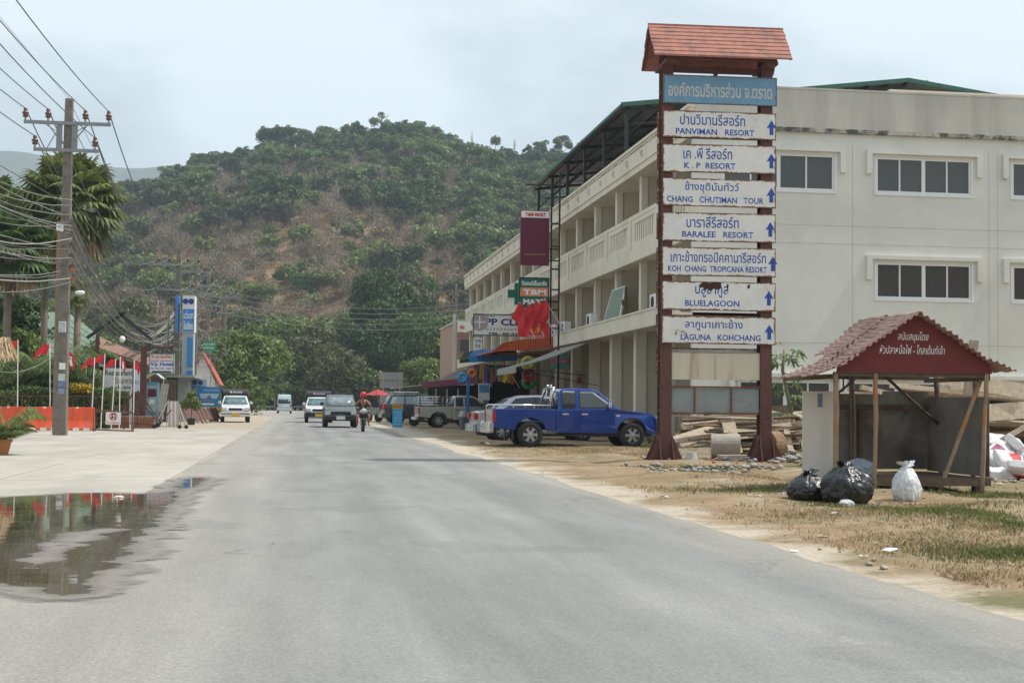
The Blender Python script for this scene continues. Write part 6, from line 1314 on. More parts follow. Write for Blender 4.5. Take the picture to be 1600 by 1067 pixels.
# awnings
def corrsheet(a, b, c, d, n=26, amp=.025):
    """a-b upper edge, d-c lower edge; ribs run from upper to lower edge"""
    a, b, c, d = map(Vector, (a, b, c, d)); m_ = MB(); nr = (b - a).cross(d - a).normalized(); k = n * 2
    for i in range(k + 1):
        t = i / k; s = amp * (1 if i % 2 else -1); 
        for P, Q in ((a, b), (d, c)): m_.v.append(tuple(P.lerp(Q, t) + nr * s)); m_.v.append(tuple(P.lerp(Q, t) + nr * (s - .015)))
    for i in range(k): j = i * 4; m_.face((j, j + 4, j + 6, j + 2)); m_.face((j + 1, j + 3, j + 7, j + 5)); m_.face((j + 2, j + 6, j + 7, j + 3)); m_.face((j, j + 1, j + 5, j + 4))
    return m_
M_orng = mat('orange_awning', (.50, .105, .04), .6, var=.12, scale=3); M_bawn = mat('blue_awning', (.04, .22, .50), .6, var=.12, scale=3); M_gawn = mat('grey_tarp', (.30, .295, .27), .8, var=.15); M_dg = mat('dark_green_awning', (.02, .06, .045), .7)
l_, r_ = AT(809, 531, 65), AT(885, 524.5, 65); lb_, rb_ = AT(809, 548, 65), AT(885, 541, 65); tl = AT(770, 549, 65)
aw = root('awning', (r_.x, 65, 3.6), 'orange corrugated metal awning under the red flags', 'awning')
WB(corrsheet(l_, r_, rb_, lb_, 20), 'valance', M_orng, aw); WB(corrsheet((r_.x, 65.1, r_.z), (r_.x, 75, r_.z), (tl.x, 75, tl.z), (tl.x, 65.1, tl.z), 30), 'awning_sheet', M_orng, aw); WB(corrsheet(tuple(AT(786, 536, 65.05)), tuple(l_), tuple(lb_), tuple(tl), 8), 'valance', M_orng, aw)
m_ = MB()
for k in range(5): m_.beam((r_.x, 65.4 + k * 2.2, r_.z - .7), (tl.x + .3, 65.4 + k * 2.2, tl.z - .08), .05, .05)
WB(m_, 'awning_frame', M_rust, aw)
l_, r_ = AT(733, 557, 71), AT(808, 552, 71); aw = root('awning', (r_.x, 71, 3.2), 'bright blue awning over the beach goods shop', 'awning')
WB(corrsheet((l_.x + .5, 73.2, l_.z + .35), (r_.x + .2, 73.2, r_.z + .35), tuple(r_ + Vector((0, 0, -.02))), tuple(l_), 24), 'awning_sheet', M_bawn, aw); WB(corrsheet(tuple(l_), tuple(r_), tuple(r_ - Vector((0, .02, .36))), tuple(l_ - Vector((0, .02, .30))), 24), 'valance', M_bawn, aw)
l_, r_ = AT(718, 563, 76), AT(752, 555, 76); aw = root('awning', (r_.x, 76, 3.2), 'dark green awning next to the blue one', 'awning')
WB(corrsheet(tuple(l_ + Vector((.5, 2, .5))), tuple(r_ + Vector((.5, 2, .4))), tuple(r_), tuple(l_), 12), 'awning_sheet', M_dg, aw); m_ = MB(); m_.poly([tuple(l_), tuple(r_), tuple(r_ - Vector((0, 0, .3))), tuple(l_ - Vector((0, 0, .16)))]); m_.poly([tuple(l_ + Vector((0, .02, 0))), tuple(r_ + Vector((0, .02, 0))), tuple(r_ - Vector((0, -.02, .3))), tuple(l_ - Vector((0, -.02, .16)))]); WB(m_, 'valance', M_dg, aw)
a, b = AT(806, 574, 58), AT(917, 536, 58); aw = root('awning', tuple(b), 'long grey tarpaulin awning sloping down from the lower gallery', 'awning')
m_ = MB(); d_ = Vector((0, 0, .05)); n_ = 12
for (yy) in (0, 5.5):
    for i in range(n_ + 1): t = i / n_; q = a.lerp(b, t) + Vector((0, yy, -.10 * sin(pi * t))); m_.v.append(tuple(q)); m_.v.append(tuple(q + d_))
K = (n_ + 1) * 2
for i in range(n_): j = i * 2; m_.face((j, j + 2, K + j + 2, K + j)); m_.face((j + 1, K + j + 1, K + j + 3, j + 3)); m_.face((j, j + 1, j + 3, j + 2))
WB(m_, 'tarpaulin', M_gawn, aw); m_ = MB(); m_.bx(a.x - .02, a.x + .02, 57.97, 63.5, a.z - .22, a.z + .05); WB(m_, 'valance', M_gawn, aw); m_ = MB(); m_.tube([tuple(a + Vector((.1, 0, -.05))), (11.6, 58, 2.5)], .02, 5); m_.tube([tuple(a + Vector((.1, .0, -.12))), (12.2, 58.4, 2.1)], .015, 5); WB(m_, 'stay', M_black, aw)
# shop name band over the mart door and its neighbours
o, p, w_, h = flatsign('shop_fascia_sign', rect(861, 553, 894, 576, 64.6), 64.6, mat('mint_panel', (.14, .32, .24), .6), 'green and pink name band over the mart door', th=.1)
m_ = MB(); m_.bx(-w_, w_, -.012, -.001, h * .34, h * .68); m_.build('pink_band', mat('dull_pink', (.42, .12, .20), .6), o); text('T&M MART', mat('pale_pink_letters', (.62, .40, .45), .5), p, -w_ * .6, w_ * .55, h * .42, h * .60, -.016, bold=.03)
o, p, w_, h = flatsign('fuse_box', rect(901, 579, 909, 600, 63.8), 63.8, mat('pale_box', (.50, .47, .42), .6), 'small pale box with red lower half on the pillar by the mart door', 'box', th=.2); m_ = MB(); m_.bx(-w_ * .8, w_ * .8, -.02, -.001, 0.03, h * .5); m_.build('red_label', M_redp, o)
# dark open shop interiors with goods
so = root('shop_stall', (10.2, 73.5, 0), 'open-fronted beach goods shop, dark inside, under the blue awning', 'shop')
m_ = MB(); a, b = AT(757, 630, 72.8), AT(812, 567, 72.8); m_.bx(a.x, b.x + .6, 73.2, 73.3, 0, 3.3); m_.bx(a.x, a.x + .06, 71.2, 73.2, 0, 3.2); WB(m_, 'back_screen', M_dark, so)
rg = random.Random(2); GC = [(.40, .05, .04), (.05, .10, .35), (.45, .30, .05), (.30, .06, .25), (.05, .25, .12), (.5, .5, .48), (.50, .15, .05), (.12, .10, .10), (.55, .25, .3)]
def torus(R, r, n=20, k=8):
    m_ = MB()
    for i in range(n):
        a = 2 * pi * i / n
        for j in range(k): b = 2 * pi * j / k; m_.v.append(((R + r * cos(b)) * cos(a), r * sin(b), (R + r * cos(b)) * sin(a)))
    for i in range(n):
        for j in range(k): m_.face((i * k + j, ((i + 1) % n) * k + j, ((i + 1) % n) * k + (j + 1) % k, i * k + (j + 1) % k))
    return m_
def gm2(c): return mat('goods_%d_%d_%d' % tuple(int(v * 100) for v in c), c, .6, var=.15, scale=5)
for i, (px, py, R, c, y_, lb) in enumerate(((723, 590, .17, (.03, .28, .55), 70.6, 'big blue inflatable ring hanging at the corner of the blue awning'), (738, 583, .15, (.60, .16, .03), 70.8, 'orange inflatable hanging next to the blue ring'), (826, 586, .19, (.50, .03, .06), 63.5, 'red swimming ring hanging in front of the mart'), (826, 597, .2, (.05, .28, .08), 63.7, 'green swimming ring hanging just below the red one'), (825, 568, .21, (.30, .30, .05), 64.2, 'mottled yellow-green ring hanging above the red one'))):
    p = AT(px, py, y_); R *= .95; o = torus(R * 1.15, R * .6).build('swimming_ring', gm2(c), smooth=True, loc=tuple(p)); tag(o, lb, 'swimming ring')
for i, px in enumerate(range(741, 806, 5)):
    y_ = 71.3; p = AT(px, 570 + rg.randint(0, 5), y_); hh = rg.uniform(.5, 1.0); ww = rg.uniform(.12, .24); m_ = MB(); n_ = 6
    for k in range(n_ + 1): t = k / n_; z = -hh * t; m_.v += [(-ww / 2 * (1 - .3 * sin(t * 3)), .04 * sin(t * 5 + i), z), (0, -.05, z - .03), (ww / 2, .03 * cos(t * 4 + i), z)]
    for k in range(n_): 
        for q in (0, 1): m_.face((k * 3 + q, k * 3 + q + 1, k * 3 + q + 4, k * 3 + q + 3))
    c = GC[(i * 4 + 3) % 9]; tag(m_.build('hanging_beach_goods', gm2(c), loc=tuple(p)), '%s towel or bag hanging under the blue awning, %s of the row' % (['red', 'navy', 'mustard', 'purple', 'dark green', 'white', 'orange', 'black', 'pink'][(i * 4 + 3) % 9], ['first', 'second', 'third', 'fourth', 'fifth', 'sixth', 'seventh', 'eighth', 'ninth', 'tenth', 'eleventh', 'twelfth', 'last'][i]), 'beach goods', 'goods hanging under the blue awning')
p = AT(788, 595, 70.4); q2 = AT(812, 606, 70.8); o = root('flag', tuple(q2), 'yellow flag hanging from a slanting pole before the beach shop', 'flag'); m_ = MB(); m_.tube([(0, 0, 0), tuple(AT(791, 573, 70.2) - q2)], .018, 5); m_.build('flagpole', M_alu, o); a, b, c, d = [AT(*s, 70.2) - q2 for s in ((791, 572), (802, 583), (789, 599), (781, 593))]
m_ = MB(); m_.v = [tuple(a), tuple(b), tuple(c), tuple(d), tuple((a + b) / 2 + Vector((0, -.08, 0))), tuple((c + d) / 2 + Vector((0, .08, 0)))]; m_.f = [(0, 4, 5, 3), (4, 1, 2, 5)]; m_.mi = [0, 0]; m_.build('flag_cloth', mat('yellow_cloth', (.58, .42, .03), .7), o)
o, p, w_, h = flatsign('poster_board', rect(748, 599, 765, 625, 71), 71, mat('poster_white', (.55, .57, .58), .6), 'poster board with a blue seascape standing before the beach shop', 'poster'); m_ = MB(); m_.bx(-w_ * .9, w_ * .9, -.01, -.001, h * .45, h * .92); m_.build('picture', mat('sea_blue_print', (.07, .22, .42), .5, var=.5, scale=8), o)
tag(MB().bx(-.07, .07, -.07, .07, 0, 3.1).build('blue_post', mat('blue_paint', (.03, .16, .42), .6), loc=tuple(AT(731, 632, 73) * 1)), 'blue painted post under the corner of the blue awning', 'post')
bpy.data.objects['blue_post'].location.z = 0
# distant shophouse and low shop
sh = root('shophouse', (13, 109, 0), 'brown-rendered shophouse beyond the end of the apartment block', 'building'); x0 = AT(713, 600, 109).x; z1 = AT(720, 503, 109).z
m_ = MB(); m_.bx(x0, 20, 109, 122, 0, z1); WB(m_, 'wall', mat('brown_render', (.36, .25, .19), .9, var=.1), sh); m_ = MB(); m_.bx(x0 - .1, 20, 108.9, 122, z1, z1 + .12); WB(m_, 'parapet', M_parap, sh)
for zz in (2.9, 5.3): m_ = MB(); m_.bx(x0 + .25, x0 + .95, 108.93, 108.99, zz, zz + .9); WB(m_, 'window', M_glass, sh)
m_ = MB(); m_.bx(x0 - .32, x0 - .12, 108.8, 109, 0, z1 + .6); WB(m_, 'drain_pipe', M_parap, sh)
o, p, w_, h = flatsign('shop_sign', rect(715, 502, 736, 519, 108.3), 108.3, M_whitep, 'small white sign with red letters at the top of the brown shophouse'); text('Am', M_redtx, p, -w_ * .7, w_ * .3, h * .28, h * .68, -.005, bold=.05)
o, p, w_, h = flatsign('shop_sign', rect(740, 527, 753, 556, 80), 80, M_whitep, 'narrow white vertical sign with blue print below the clinic sign'); text('TOURS', mat('blue_print', (.05, .12, .35), .5), p, -w_ * .8, w_ * .8, h * .72, h * .9, -.005, bold=.03); text('ทัวร์', mat('blue_print', (.05, .12, .35), .5), p, -w_ * .6, w_ * .6, h * .45, h * .65, -.005, bold=.03)
lo = root('low_shop', (10.4, 98, 0), 'low old shop with grey sheet roof and maroon awning edge', 'shop')
a, b, c, d = AT(676, 600, 97), AT(742, 592, 97), AT(748, 573, 101), AT(708, 582, 101)
m_ = corrsheet(d, (13.2, 102, c.z), (12.6, 97, b.z + .15), a, 30, .02); WB(m_, 'roof', mat('old_sheet_roof', (.27, .25, .23), .85, var=.2), lo)
a, b = AT(658, 597, 96.5), AT(742, 588, 96.5); m_ = MB(); m_.v = [tuple(a), tuple(b + Vector((.5, 0, 0))), tuple(AT(742, 598, 96.2) + Vector((.5, 0, 0))), tuple(AT(660, 606, 96.2))]; m_.f = [(0, 1, 2, 3)]; m_.mi = [0]; m_.v += [(x, y + .03, z) for x, y, z in m_.v]; m_.f += [(7, 6, 5, 4), (0, 4, 5, 1), (2, 6, 7, 3)]; m_.mi += [0] * 3; WB(m_, 'awning', mat('maroon_awning', (.13, .025, .05), .7), lo)
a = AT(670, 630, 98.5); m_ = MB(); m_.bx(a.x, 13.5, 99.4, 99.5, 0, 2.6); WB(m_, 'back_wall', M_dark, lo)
for k in range(6): m_ = MB(); x = a.x + .3 + k * .75; m_.bx(x, x + .07, 97, 97.07, 0, 2.3); WB(m_, 'pillar', M_fin, lo)
for k in range(9): m_ = MB(); x = a.x + 1.2 + k * .28; m_.bx(x, x + .2, 97.9, 97.95, .9, 1.7); WB(m_, 'hung_cloth', gm2([(.12, .15, .2), (.25, .27, .3), (.08, .1, .14)][k % 3]), lo)
tr_ = root('tin_roof_shelter', (8, 105, 0), 'thin pale tin roof on posts left of the maroon awning', 'shelter'); a, b = AT(615, 606, 104), AT(664, 601, 104)
m_ = MB(); m_.beam(a + Vector((0, 2, 0)), b + Vector((0, 2, 0)), 4, .06); WB(m_, 'roof', mat('pale_tin', (.5, .48, .44), .5), tr_); m_ = MB(); [m_.bx(x, x + .07, y, y + .07, 0, 2.4) for x in (a.x + .2, b.x - .2) for y in (104.2, 107.6)]; WB(m_, 'post', M_wood4, tr_)
# road signs seen from behind
rs_ = root('road_sign', (AT(611, 640, 122).x, 122, 0), 'pair of large grey road sign boards seen from behind on two posts', 'road sign'); q0, q1, qz0, qz1 = rect(593, 606, 630, 582, 122); 
qz0, qz1 = min(qz0, qz1), max(qz0, qz1); hw_ = (q1 - q0) / 2; M_bk = mat('grey_sign_back', (.27, .31, .34), .6, var=.08)
hh = (qz1 - qz0)
for za, zb in ((qz1 - hh * .48, qz1), (qz0, qz1 - hh * .54), (qz0 - 1.35, qz0 - .28)): m_ = MB(); m_.bx(-hw_, hw_, 0, .04, za, zb); m_.build('sign_board', M_bk, rs_)
for s in (-.72, .72): m_ = MB(); m_.bx(s * hw_ - .05, s * hw_ + .05, -.1, -.003, 0, qz1); m_.build('post', mat('tan_post', (.42, .34, .25), .8), rs_)
m_ = MB(); [m_.bx(-hw_, hw_, -.03, -.004, z, z + .05) for z in (qz1 - .06, qz1 - hh * .47, qz0 + .02, qz1 - hh * .58)]; m_.build('rail', mat('tan_post'), rs_)
# umbrella food cart
q = G(583, 655); fc_ = root('food_cart', (AT(583, 655, 100).x, 100, 0), 'steel street food cart in the shade of the red umbrella', 'food cart')
m_ = MB(); m_.bx(-.45, .45, -.4, .4, .45, 1.0); m_.build('counter', mat('dull_steel', (.35, .36, .36), .35, metal=.6), fc_, bev=.02); m_ = MB(); m_.bx(-.4, .4, -.35, .35, 1.0, 1.35); m_.build('glass_case', M_vglass, fc_)
for s in (-.35, .35): m_ = MB(); m_.lathe([(.01, -.03), (.3, -.03), (.3, .03), (.01, .03)], (s, -.42, .3), 18, 'y'); m_.build('wheel', M_tyre, fc_)
um = root('umbrella', (AT(590, 655, 100.2).x, 100.3, 0), 'round red umbrella over the street food cart', 'umbrella'); zt = AT(590, 608, 100.3).z; ze = AT(590, 617, 100.3).z; m_ = MB()
for k in range(16): a = 2 * pi * k / 16; R = .95 * (1 if k % 2 == 0 else .97); m_.v.append((R * cos(a), R * sin(a), ze - (0 if k % 2 == 0 else .05)))
m_.v.append((0, 0, zt)); [m_.face((k, (k + 1) % 16, 16)) for k in range(16)]; m_.build('canopy', mat('red_canopy', (.40, .05, .05), .7, var=.1), um); m_ = MB(); m_.tube([(0, 0, 0), (0, 0, zt)], .025, 6); m_.build('pole', M_alu, um)
for i, (px, lb) in enumerate(((606, 'clump of spiky green plants right of the food cart'), (614, 'clump of yellowish spiky plants beside the blue price board'))):
    p = AT(px, 655, 96); o = root('plant', (p.x, 96, 0), lb, 'plant'); m_ = MB(); r_ = random.Random(i)
    for k in range(60): a = r_.uniform(0, 6.28); L = r_.uniform(.7, 1.5); e = Vector((cos(a) * L * .5, sin(a) * L * .5, L)); s = Vector((-sin(a), cos(a), 0)) * .035; mid_ = e * .5 + Vector((0, 0, .12)); m_.poly([(0, 0, .0), tuple(mid_ - s), tuple(e), tuple(mid_ + s)])
    m_.build('leaves', LY if i else LM, o)
# blue price board, bin
q = G(621, 667); o = root('price_board', (q.x, q.y, 0), 'tall bright blue price board with yellow top standing on the verge', 'sign', rz=-.12); m_ = MB(); m_.bx(-.27, .27, -.2, .2, 0, 1.2); m_.build('board', mat('cyan_board', (.03, .33, .62), .5, var=.04), o, bev=.01)
m_ = MB(); m_.bx(-.275, .275, -.205, -.19, .98, 1.23); m_.bx(-.27, .27, -.19, .2, 1.201, 1.23); tb_ = m_.build('top_band', mat('ochre_band', (.48, .26, .02), .5), o); text('MASSAGE', mat('dark_red_letters', (.3, .03, .02), .5), tb_, -.22, .22, 1.06, 1.16, -.208, bold=.03)
bd_t = [c for c in o.children if c.name.startswith('board')][0]
for k, s in enumerate(('นวดไทย 250', 'นวดเท้า 200', 'น้ำมัน 300', 'เล็บ 100', 'ผม 150')): text(s, M_txt_w, bd_t, -.16 + .05 * (k % 2), .2, .78 - k * .16, .85 - k * .16, -.204)
q = G(723, 671); o = root('litter_bin', (q.x, q.y, 0), 'grey litter bin with a pale domed lid in front of the champagne pickup', 'bin'); m_ = MB(); m_.lathe([(.16, 0), (.2, .55), (.23, .56), (.23, .62)], (0, 0, 0), 16); m_.build('bin_body', mat('bin_grey', (.13, .15, .18), .6), o, smooth=False); m_ = MB(); m_.lathe([(.235, .62), (.22, .70), (.15, .86), (.12, .93), (.02, .94)], (0, 0, 0), 16); m_.build('bin_lid', mat('bin_lid', (.40, .41, .39), .6), o, smooth=True)
# roadside pole behind the shops
def concrete_pole(name, x, y, h, label, w0=.28, w1=.18, lean=0., group=None):
    o = root(name, (x, y, 0), label, 'utility pole', group); m_ = MB(); m_.v = [(-w0 / 2, -w0 / 2, -.2), (w0 / 2, -w0 / 2, -.2), (w0 / 2, w0 / 2, -.2), (-w0 / 2, w0 / 2, -.2)] + [(-w1 / 2 + lean, -w1 / 2, h), (w1 / 2 + lean, -w1 / 2, h), (w1 / 2 + lean, w1 / 2, h), (-w1 / 2 + lean, w1 / 2, h)]
    m_.f = [(0, 1, 5, 4), (1, 2, 6, 5), (2, 3, 7, 6), (3, 0, 4, 7), (4, 5, 6, 7), (3, 2, 1, 0)]; m_.mi = [0] * 6; m_.build('shaft', mat('pole_concrete', (.185, .165, .14), .9, var=.22, scale=2.5, second=(.12, .10, .085), sscale=2., spos=(.5, .7), bump=.3), o, bev=.02)
    return o
M_ins = mat('brown_porcelain', (.10, .035, .025), .25, var=.1, spec=.7); M_galv = mat('galvanised_steel', (.24, .25, .26), .5, metal=.4, var=.15)
def insulator(o, x, z, s=1., y=0.):
    m_ = MB(); m_.lathe([(.03, -.10), (.035, -.02)], (x, y, z), 8); m_.build('insulator_pin', M_galv, o)
    m_ = MB(); m_.lathe([(.06 * s, 0), (.10 * s, .03 * s), (.10 * s, .07 * s), (.07 * s, .10 * s), (.12 * s, .14 * s), (.11 * s, .19 * s), (.06 * s, .22 * s), (.08 * s, .28 * s), (.05 * s, .34 * s)], (x, y, z), 12); m_.build('insulator', M_ins, o, smooth=True)
p = AT(711, 600, 112); zt = AT(711, 444, 112).z; o = concrete_pole('utility_pole', p.x, 112, zt, 'utility pole with strings of disc insulators in front of the brown shophouse')
for s in (-1, 1):
    m_ = MB(); a = Vector((0, 0, zt - .4)); b = Vector((s * 2.4, -.2, zt - 1.3 if s > 0 else zt - 1.0))
    for k in range(7): c = a.lerp(b, .15 + k * .12); m_.lathe([(.03, -.06), (.13, -.02), (.13, .02), (.03, .06)], c, 8)
    m_.build('insulator_string', M_ins, o); m_ = MB(); m_.tube([a, b], .02, 4); m_.build('tie_wire', M_black, o)
# guardrail at the bend
gr = root('guardrail', (-8, 236, 0), 'grey steel guardrail running along the outside of the road bend', 'guardrail'); GP = [(-70, 247), (-40, 246), (-14, 243), (0, 237), (8, 228), (12, 216)]
for (xa, ya), (xb, yb) in zip(GP, GP[1:]):
    m_ = MB(); m_.beam((xa, ya, .62), (xb, yb, .62), .05, .30); m_.beam((xa, ya - .05, .70), (xb, yb - .05, .70), .08, .08); m_.beam((xa, ya - .05, .54), (xb, yb - .05, .54), .08, .08); WB(m_, 'rail_beam', mat('rail_steel', (.42, .42, .38), .5), gr)
    n_ = int(sqrt((xb - xa) ** 2 + (yb - ya) ** 2) / 4)
    for k in range(n_): t = k / n_; m_ = MB(); m_.bx(xa + (xb - xa) * t - .07, xa + (xb - xa) * t + .07, ya + (yb - ya) * t + .1, ya + (yb - ya) * t + .24, 0, .78); WB(m_, 'post', mat('rail_steel'), gr)
for px, lb in ((429, 'thin pale roadside post left of the departing van'), (479, 'thin pale roadside post right of the departing van')):
    p = AT(px, 636, 238); zt = AT(px, 600, 238).z; tag(MB().bx(-.1, .1, -.1, .1, 0, zt).build('marker_post', M_parap, loc=(p.x, 238, 0)), lb, 'post')

# ================================================================== FAR SIDE OF THE ROAD: RESTAURANT FRONTAGE
M_plast = mat('orange_barrier_plastic', (.66, .085, .03), .45, var=.08, scale=3, second=(.60, .13, .07), sscale=2)
def barrier(px0, y_, label):
    a = AT(px0, 672, y_); w_ = 1.38; o = root('barrier', (a.x + w_ / 2, y_, 0), label, 'barrier', 'orange water-filled barriers before the hedge'); h = .98
    m_ = MB(); prof = [(-.26, 0.03), (-.26, .12), (-.16, .42), (-.10, h), (.10, h), (.16, .42), (.26, .12), (.26, 0.03)]
    n_ = 12
    for i in range(n_ + 1):
        x = -w_ / 2 + w_ * i / n_; g_ = .04 if i in (3, 4, 8, 9) else 0
        for (y, z) in prof: m_.v.append((x, y * (1 - (g_ * 5 if z < .7 and z > .2 else 0)), z - (.06 if (z > .9 and i in (6,)) else 0)))
    k = len(prof)
    for i in range(n_):
        for j in range(k): m_.face((i * k + j, (i + 1) * k + j, (i + 1) * k + (j + 1) % k, i * k + (j + 1) % k))
    m_.face(range(k)); m_.face([n_ * k + q for q in range(k)][::-1]); m_.build('shell', M_plast, o, bev=.012)
    for x in (-.42, .0, .42): m_ = MB(); m_.bx(x - .12, x + .12, -.275, -.255, .03, .13); m_.build('lifting_slot', M_txt_w, o)
    m_ = MB(); m_.lathe([(.06, h - .06), (.06, h + .015)], (0, 0, 0), 10); m_.build('cap', M_txt_w, o); return o
barrier(-15, 61.5, 'orange barrier at the photo edge behind the potted palm'); barrier(42, 61.5, 'orange barrier just left of the big concrete pole'); barrier(93, 61.5, 'orange barrier right of the big concrete pole')
# rusty fence
rf_ = root('railing', (-9, 65.5, 0), 'low rusty railing in front of the clipped hedge', 'railing'); x0, x1 = AT(-20, 620, 65.5).x, AT(235, 620, 65.5).x
m_ = MB(); m_.bx(x0, x1, 65.48, 65.53, 1.42, 1.47); WB(m_, 'rail', M_brown, rf_); m_ = MB(); m_.bx(x0, x1, 65.48, 65.53, .25, .29); WB(m_, 'rail', M_brown, rf_)
x = x0
while x < x1: m_ = MB(); m_.bx(x, x + .05, 65.47, 65.54, 0, 1.5); WB(m_, 'post', M_brown, rf_); x += 1.45
x = x0
m_ = MB()
while x < x1: m_.bx(x, x + .018, 65.49, 65.51, .29, 1.42); x += .29
WB(m_, 'bar', M_brown, rf_)
# hedge
def hedge(px0, px1, y_, z0, z1, dep, leaf, label, n, size=.07, seed=1):
    a, b = AT(px0, 630, y_), AT(px1, 630, y_); r = np.random.default_rng(seed); c = np.stack([r.uniform(a.x, b.x, n), r.uniform(y_, y_ + dep, n), r.uniform(z0, z1, n)], 1)
    k = r.integers(0, 3, n); c[k == 0, 1] = y_; c[k == 1, 2] = z1; c += r.normal(0, .06, (n, 3)); c[:, 2] += .05 * np.sin(c[:, 0] * 3)
    nr = r.normal(size=(n, 3)); nr[:, 1] -= .8; nr[:, 2] += .5; nr /= np.linalg.norm(nr, axis=1)[:, None]; u = np.cross(nr, r.normal(size=(n, 3))); u /= np.linalg.norm(u, axis=1)[:, None]; v = np.cross(nr, u); s = size * r.uniform(.6, 1.4, n)[:, None]
    V = np.stack([c - u * s, c - v * s * .6, c + u * s, c + v * s * .6], 1); V[..., 0] -= a.x; V[..., 1] -= y_; V = V.reshape(-1, 3); o = root('hedge', (a.x, y_, 0), label, 'hedge'); link('foliage', npmesh('foliage', V, np.arange(4 * n).reshape(-1, 4), leaf), o)
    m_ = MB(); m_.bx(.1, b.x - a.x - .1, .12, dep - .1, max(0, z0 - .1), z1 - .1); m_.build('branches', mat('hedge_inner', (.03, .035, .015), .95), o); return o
hedge(22, 175, 66.4, .15, 1.72, 1.2, LM, 'clipped green hedge behind the rusty railing', 15000); hedge(112, 142, 66.3, 1.66, 1.86, .6, leafmat('yellow_leaves', (.45, .30, .02), (.50, .38, .04), .3), 'strip of yellow-leaved shrub on top of the hedge', 900, .06, 3)
hedge(-30, 24, 66.0, .1, 1.5, 1.2, LV, 'bright green foliage behind the potted palm', 5000, .09, 5)
# palms
def frond(m_, base, az, L, arch_, n=14, lw=.33, tw=.05, hang=.5):
    d = Vector((cos(az), sin(az), 0)); sd_ = Vector((-sin(az), cos(az), 0)); prev = base; pts_ = []
    for i in range(n + 1): t = i / n; pts_.append(base + d * (L * t * (1 - .12 * t)) + Vector((0, 0, arch_ * L * (t - .78 * t * t))))
    m_.tube(pts_[::3] + [pts_[-1]], [.018 * L / 2 * (1 - .8 * k / 5) for k in range(len(pts_[::3]) + 1)], 4)
    for i in range(2, n + 1):
        t = i / n; ll = lw * L * (sin(pi * min(1, t * .9 + .12)) ** .7)
        for s in (-1, 1):
            for sub in (0, .5):
                if i == n and sub: continue
                p = pts_[i].lerp(pts_[min(n, i + 1)], sub); e = p + sd_ * s * ll * .85 + d * ll * .45 + Vector((0, 0, -ll * hang)); q = p.lerp(e, .5) + Vector((0, 0, ll * .08)); wv = d * tw * .5; m_.poly([p, q - wv, e, q + wv])
def feather_palm(px, py_base, y_, L, n, label, h=0., seed=0, leaf=None, lw=.3, tw=.085, loc=None, name='palm', cat='palm', hang=.5, arch_=(.6, 1.7)):
    p = AT(px, py_base, y_); o = root(name, loc or (p.x, y_, 0), label, cat); m_ = MB(); r_ = random.Random(seed)
    for k in range(n): frond(m_, Vector((r_.uniform(-.08, .08), r_.uniform(-.08, .08), h)), k * 2.4 + r_.uniform(-.3, .3), L * r_.uniform(.7, 1.1), r_.uniform(*arch_), lw=lw, tw=tw, hang=hang)
    m_.build('fronds', leaf or LM, o)
    if h > .3: m_ = MB(); m_.tube([(0, 0, -.1), (.05, 0, h * .5), (0, 0, h)], [.16, .12, .11], 8); m_.build('trunk', BARK, o)
    return o
LC = leafmat('cycad_green', (.125, .18, .065), (.18, .24, .09), .35)
feather_palm(20, 620, 69, 3.6, 30, 'arching feather palm at the far left behind the hedge', 1.5, 1, LC); feather_palm(62, 620, 70, 3.8, 32, 'large arching feather palm behind the first flagpoles', 1.6, 2, LC); feather_palm(128, 620, 71, 3.2, 30, 'arching feather palm right of the big concrete pole', 1.1, 3, LC); feather_palm(160, 620, 73, 2.2, 22, 'smaller feather palm behind the restaurant board', .9, 4, LC)
def fan_palm(px, y_, zc, R, label, seed=0, lean=0., trunk_r=.2, nf=46, leaf=None, dead=True):
    p = AT(px, 620, y_); o = root('fan_palm', (p.x, y_, 0), label, 'palm'); r_ = random.Random(seed); m_ = MB(); m_.tube([(-lean, 0, -.2), (-lean * .5, 0, zc * .5), (0, 0, zc)], [trunk_r * 1.2, trunk_r, trunk_r * .85], 9); m_.build('trunk', BARK, o, smooth=True)
    g_ = MB(); dd = MB()
    for k in range(nf):
        a = k * 2.4; el = radians(82 - 135 * (k / nf)) + r_.uniform(-.12, .12); d = Vector((cos(a) * cos(el), sin(a) * cos(el), sin(el))); Lp = R * r_.uniform(.45, .62); c = Vector((0, 0, zc)) + d * Lp; tgt = g_ if (k < nf * .93 or not dead) else dd
        tgt.tube([Vector((0, 0, zc)), c], [.03, .012], 4)
        u = d.cross(Vector((0, 0, 1))).normalized(); v = d.cross(u); ns = 17
        for q in range(ns):
            b = -1.9 + 3.8 * q / (ns - 1); f = d * cos(b) + u * sin(b); L_ = R * .50 * (1 - .15 * abs(b)); tip = c + f * L_ - Vector((0, 0, .22 * L_ * (1 + abs(b)))) ; mm = c + f * L_ * .6; s = (u * cos(b) - d * sin(b)) * L_ * .085; tgt.poly([c, mm - s, tip, mm + s])
    g_.build('fronds', leaf or LO2, o)
    if dead and dd.v: dd.build('dead_fronds', LB, o)
    return o
LO2 = leafmat('palm_olive', (.10, .14, .04), (.17, .20, .06), .3)
z_ = AT(103, 318, 78).z; fan_palm(103, 78, z_ - .1, 3.2, 'tall fan palm with a full round head right behind the big concrete pole', 1, lean=.6, nf=84)
z_ = AT(8, 392, 74).z; fan_palm(8, 74, z_, 2.6, 'dark fan palm cut by the left photo edge', 5, leaf=LG, nf=54); z_ = AT(-20, 350, 80).z; fan_palm(-22, 80, z_ + .4, 2.6, 'fan palm higher and further left at the photo edge', 6, leaf=LM)
z_ = AT(118, 462, 82).z; fan_palm(118, 82, z_, 1.0, 'small fan palm head showing below the tall one', 9, leaf=LO2, nf=26, dead=False)
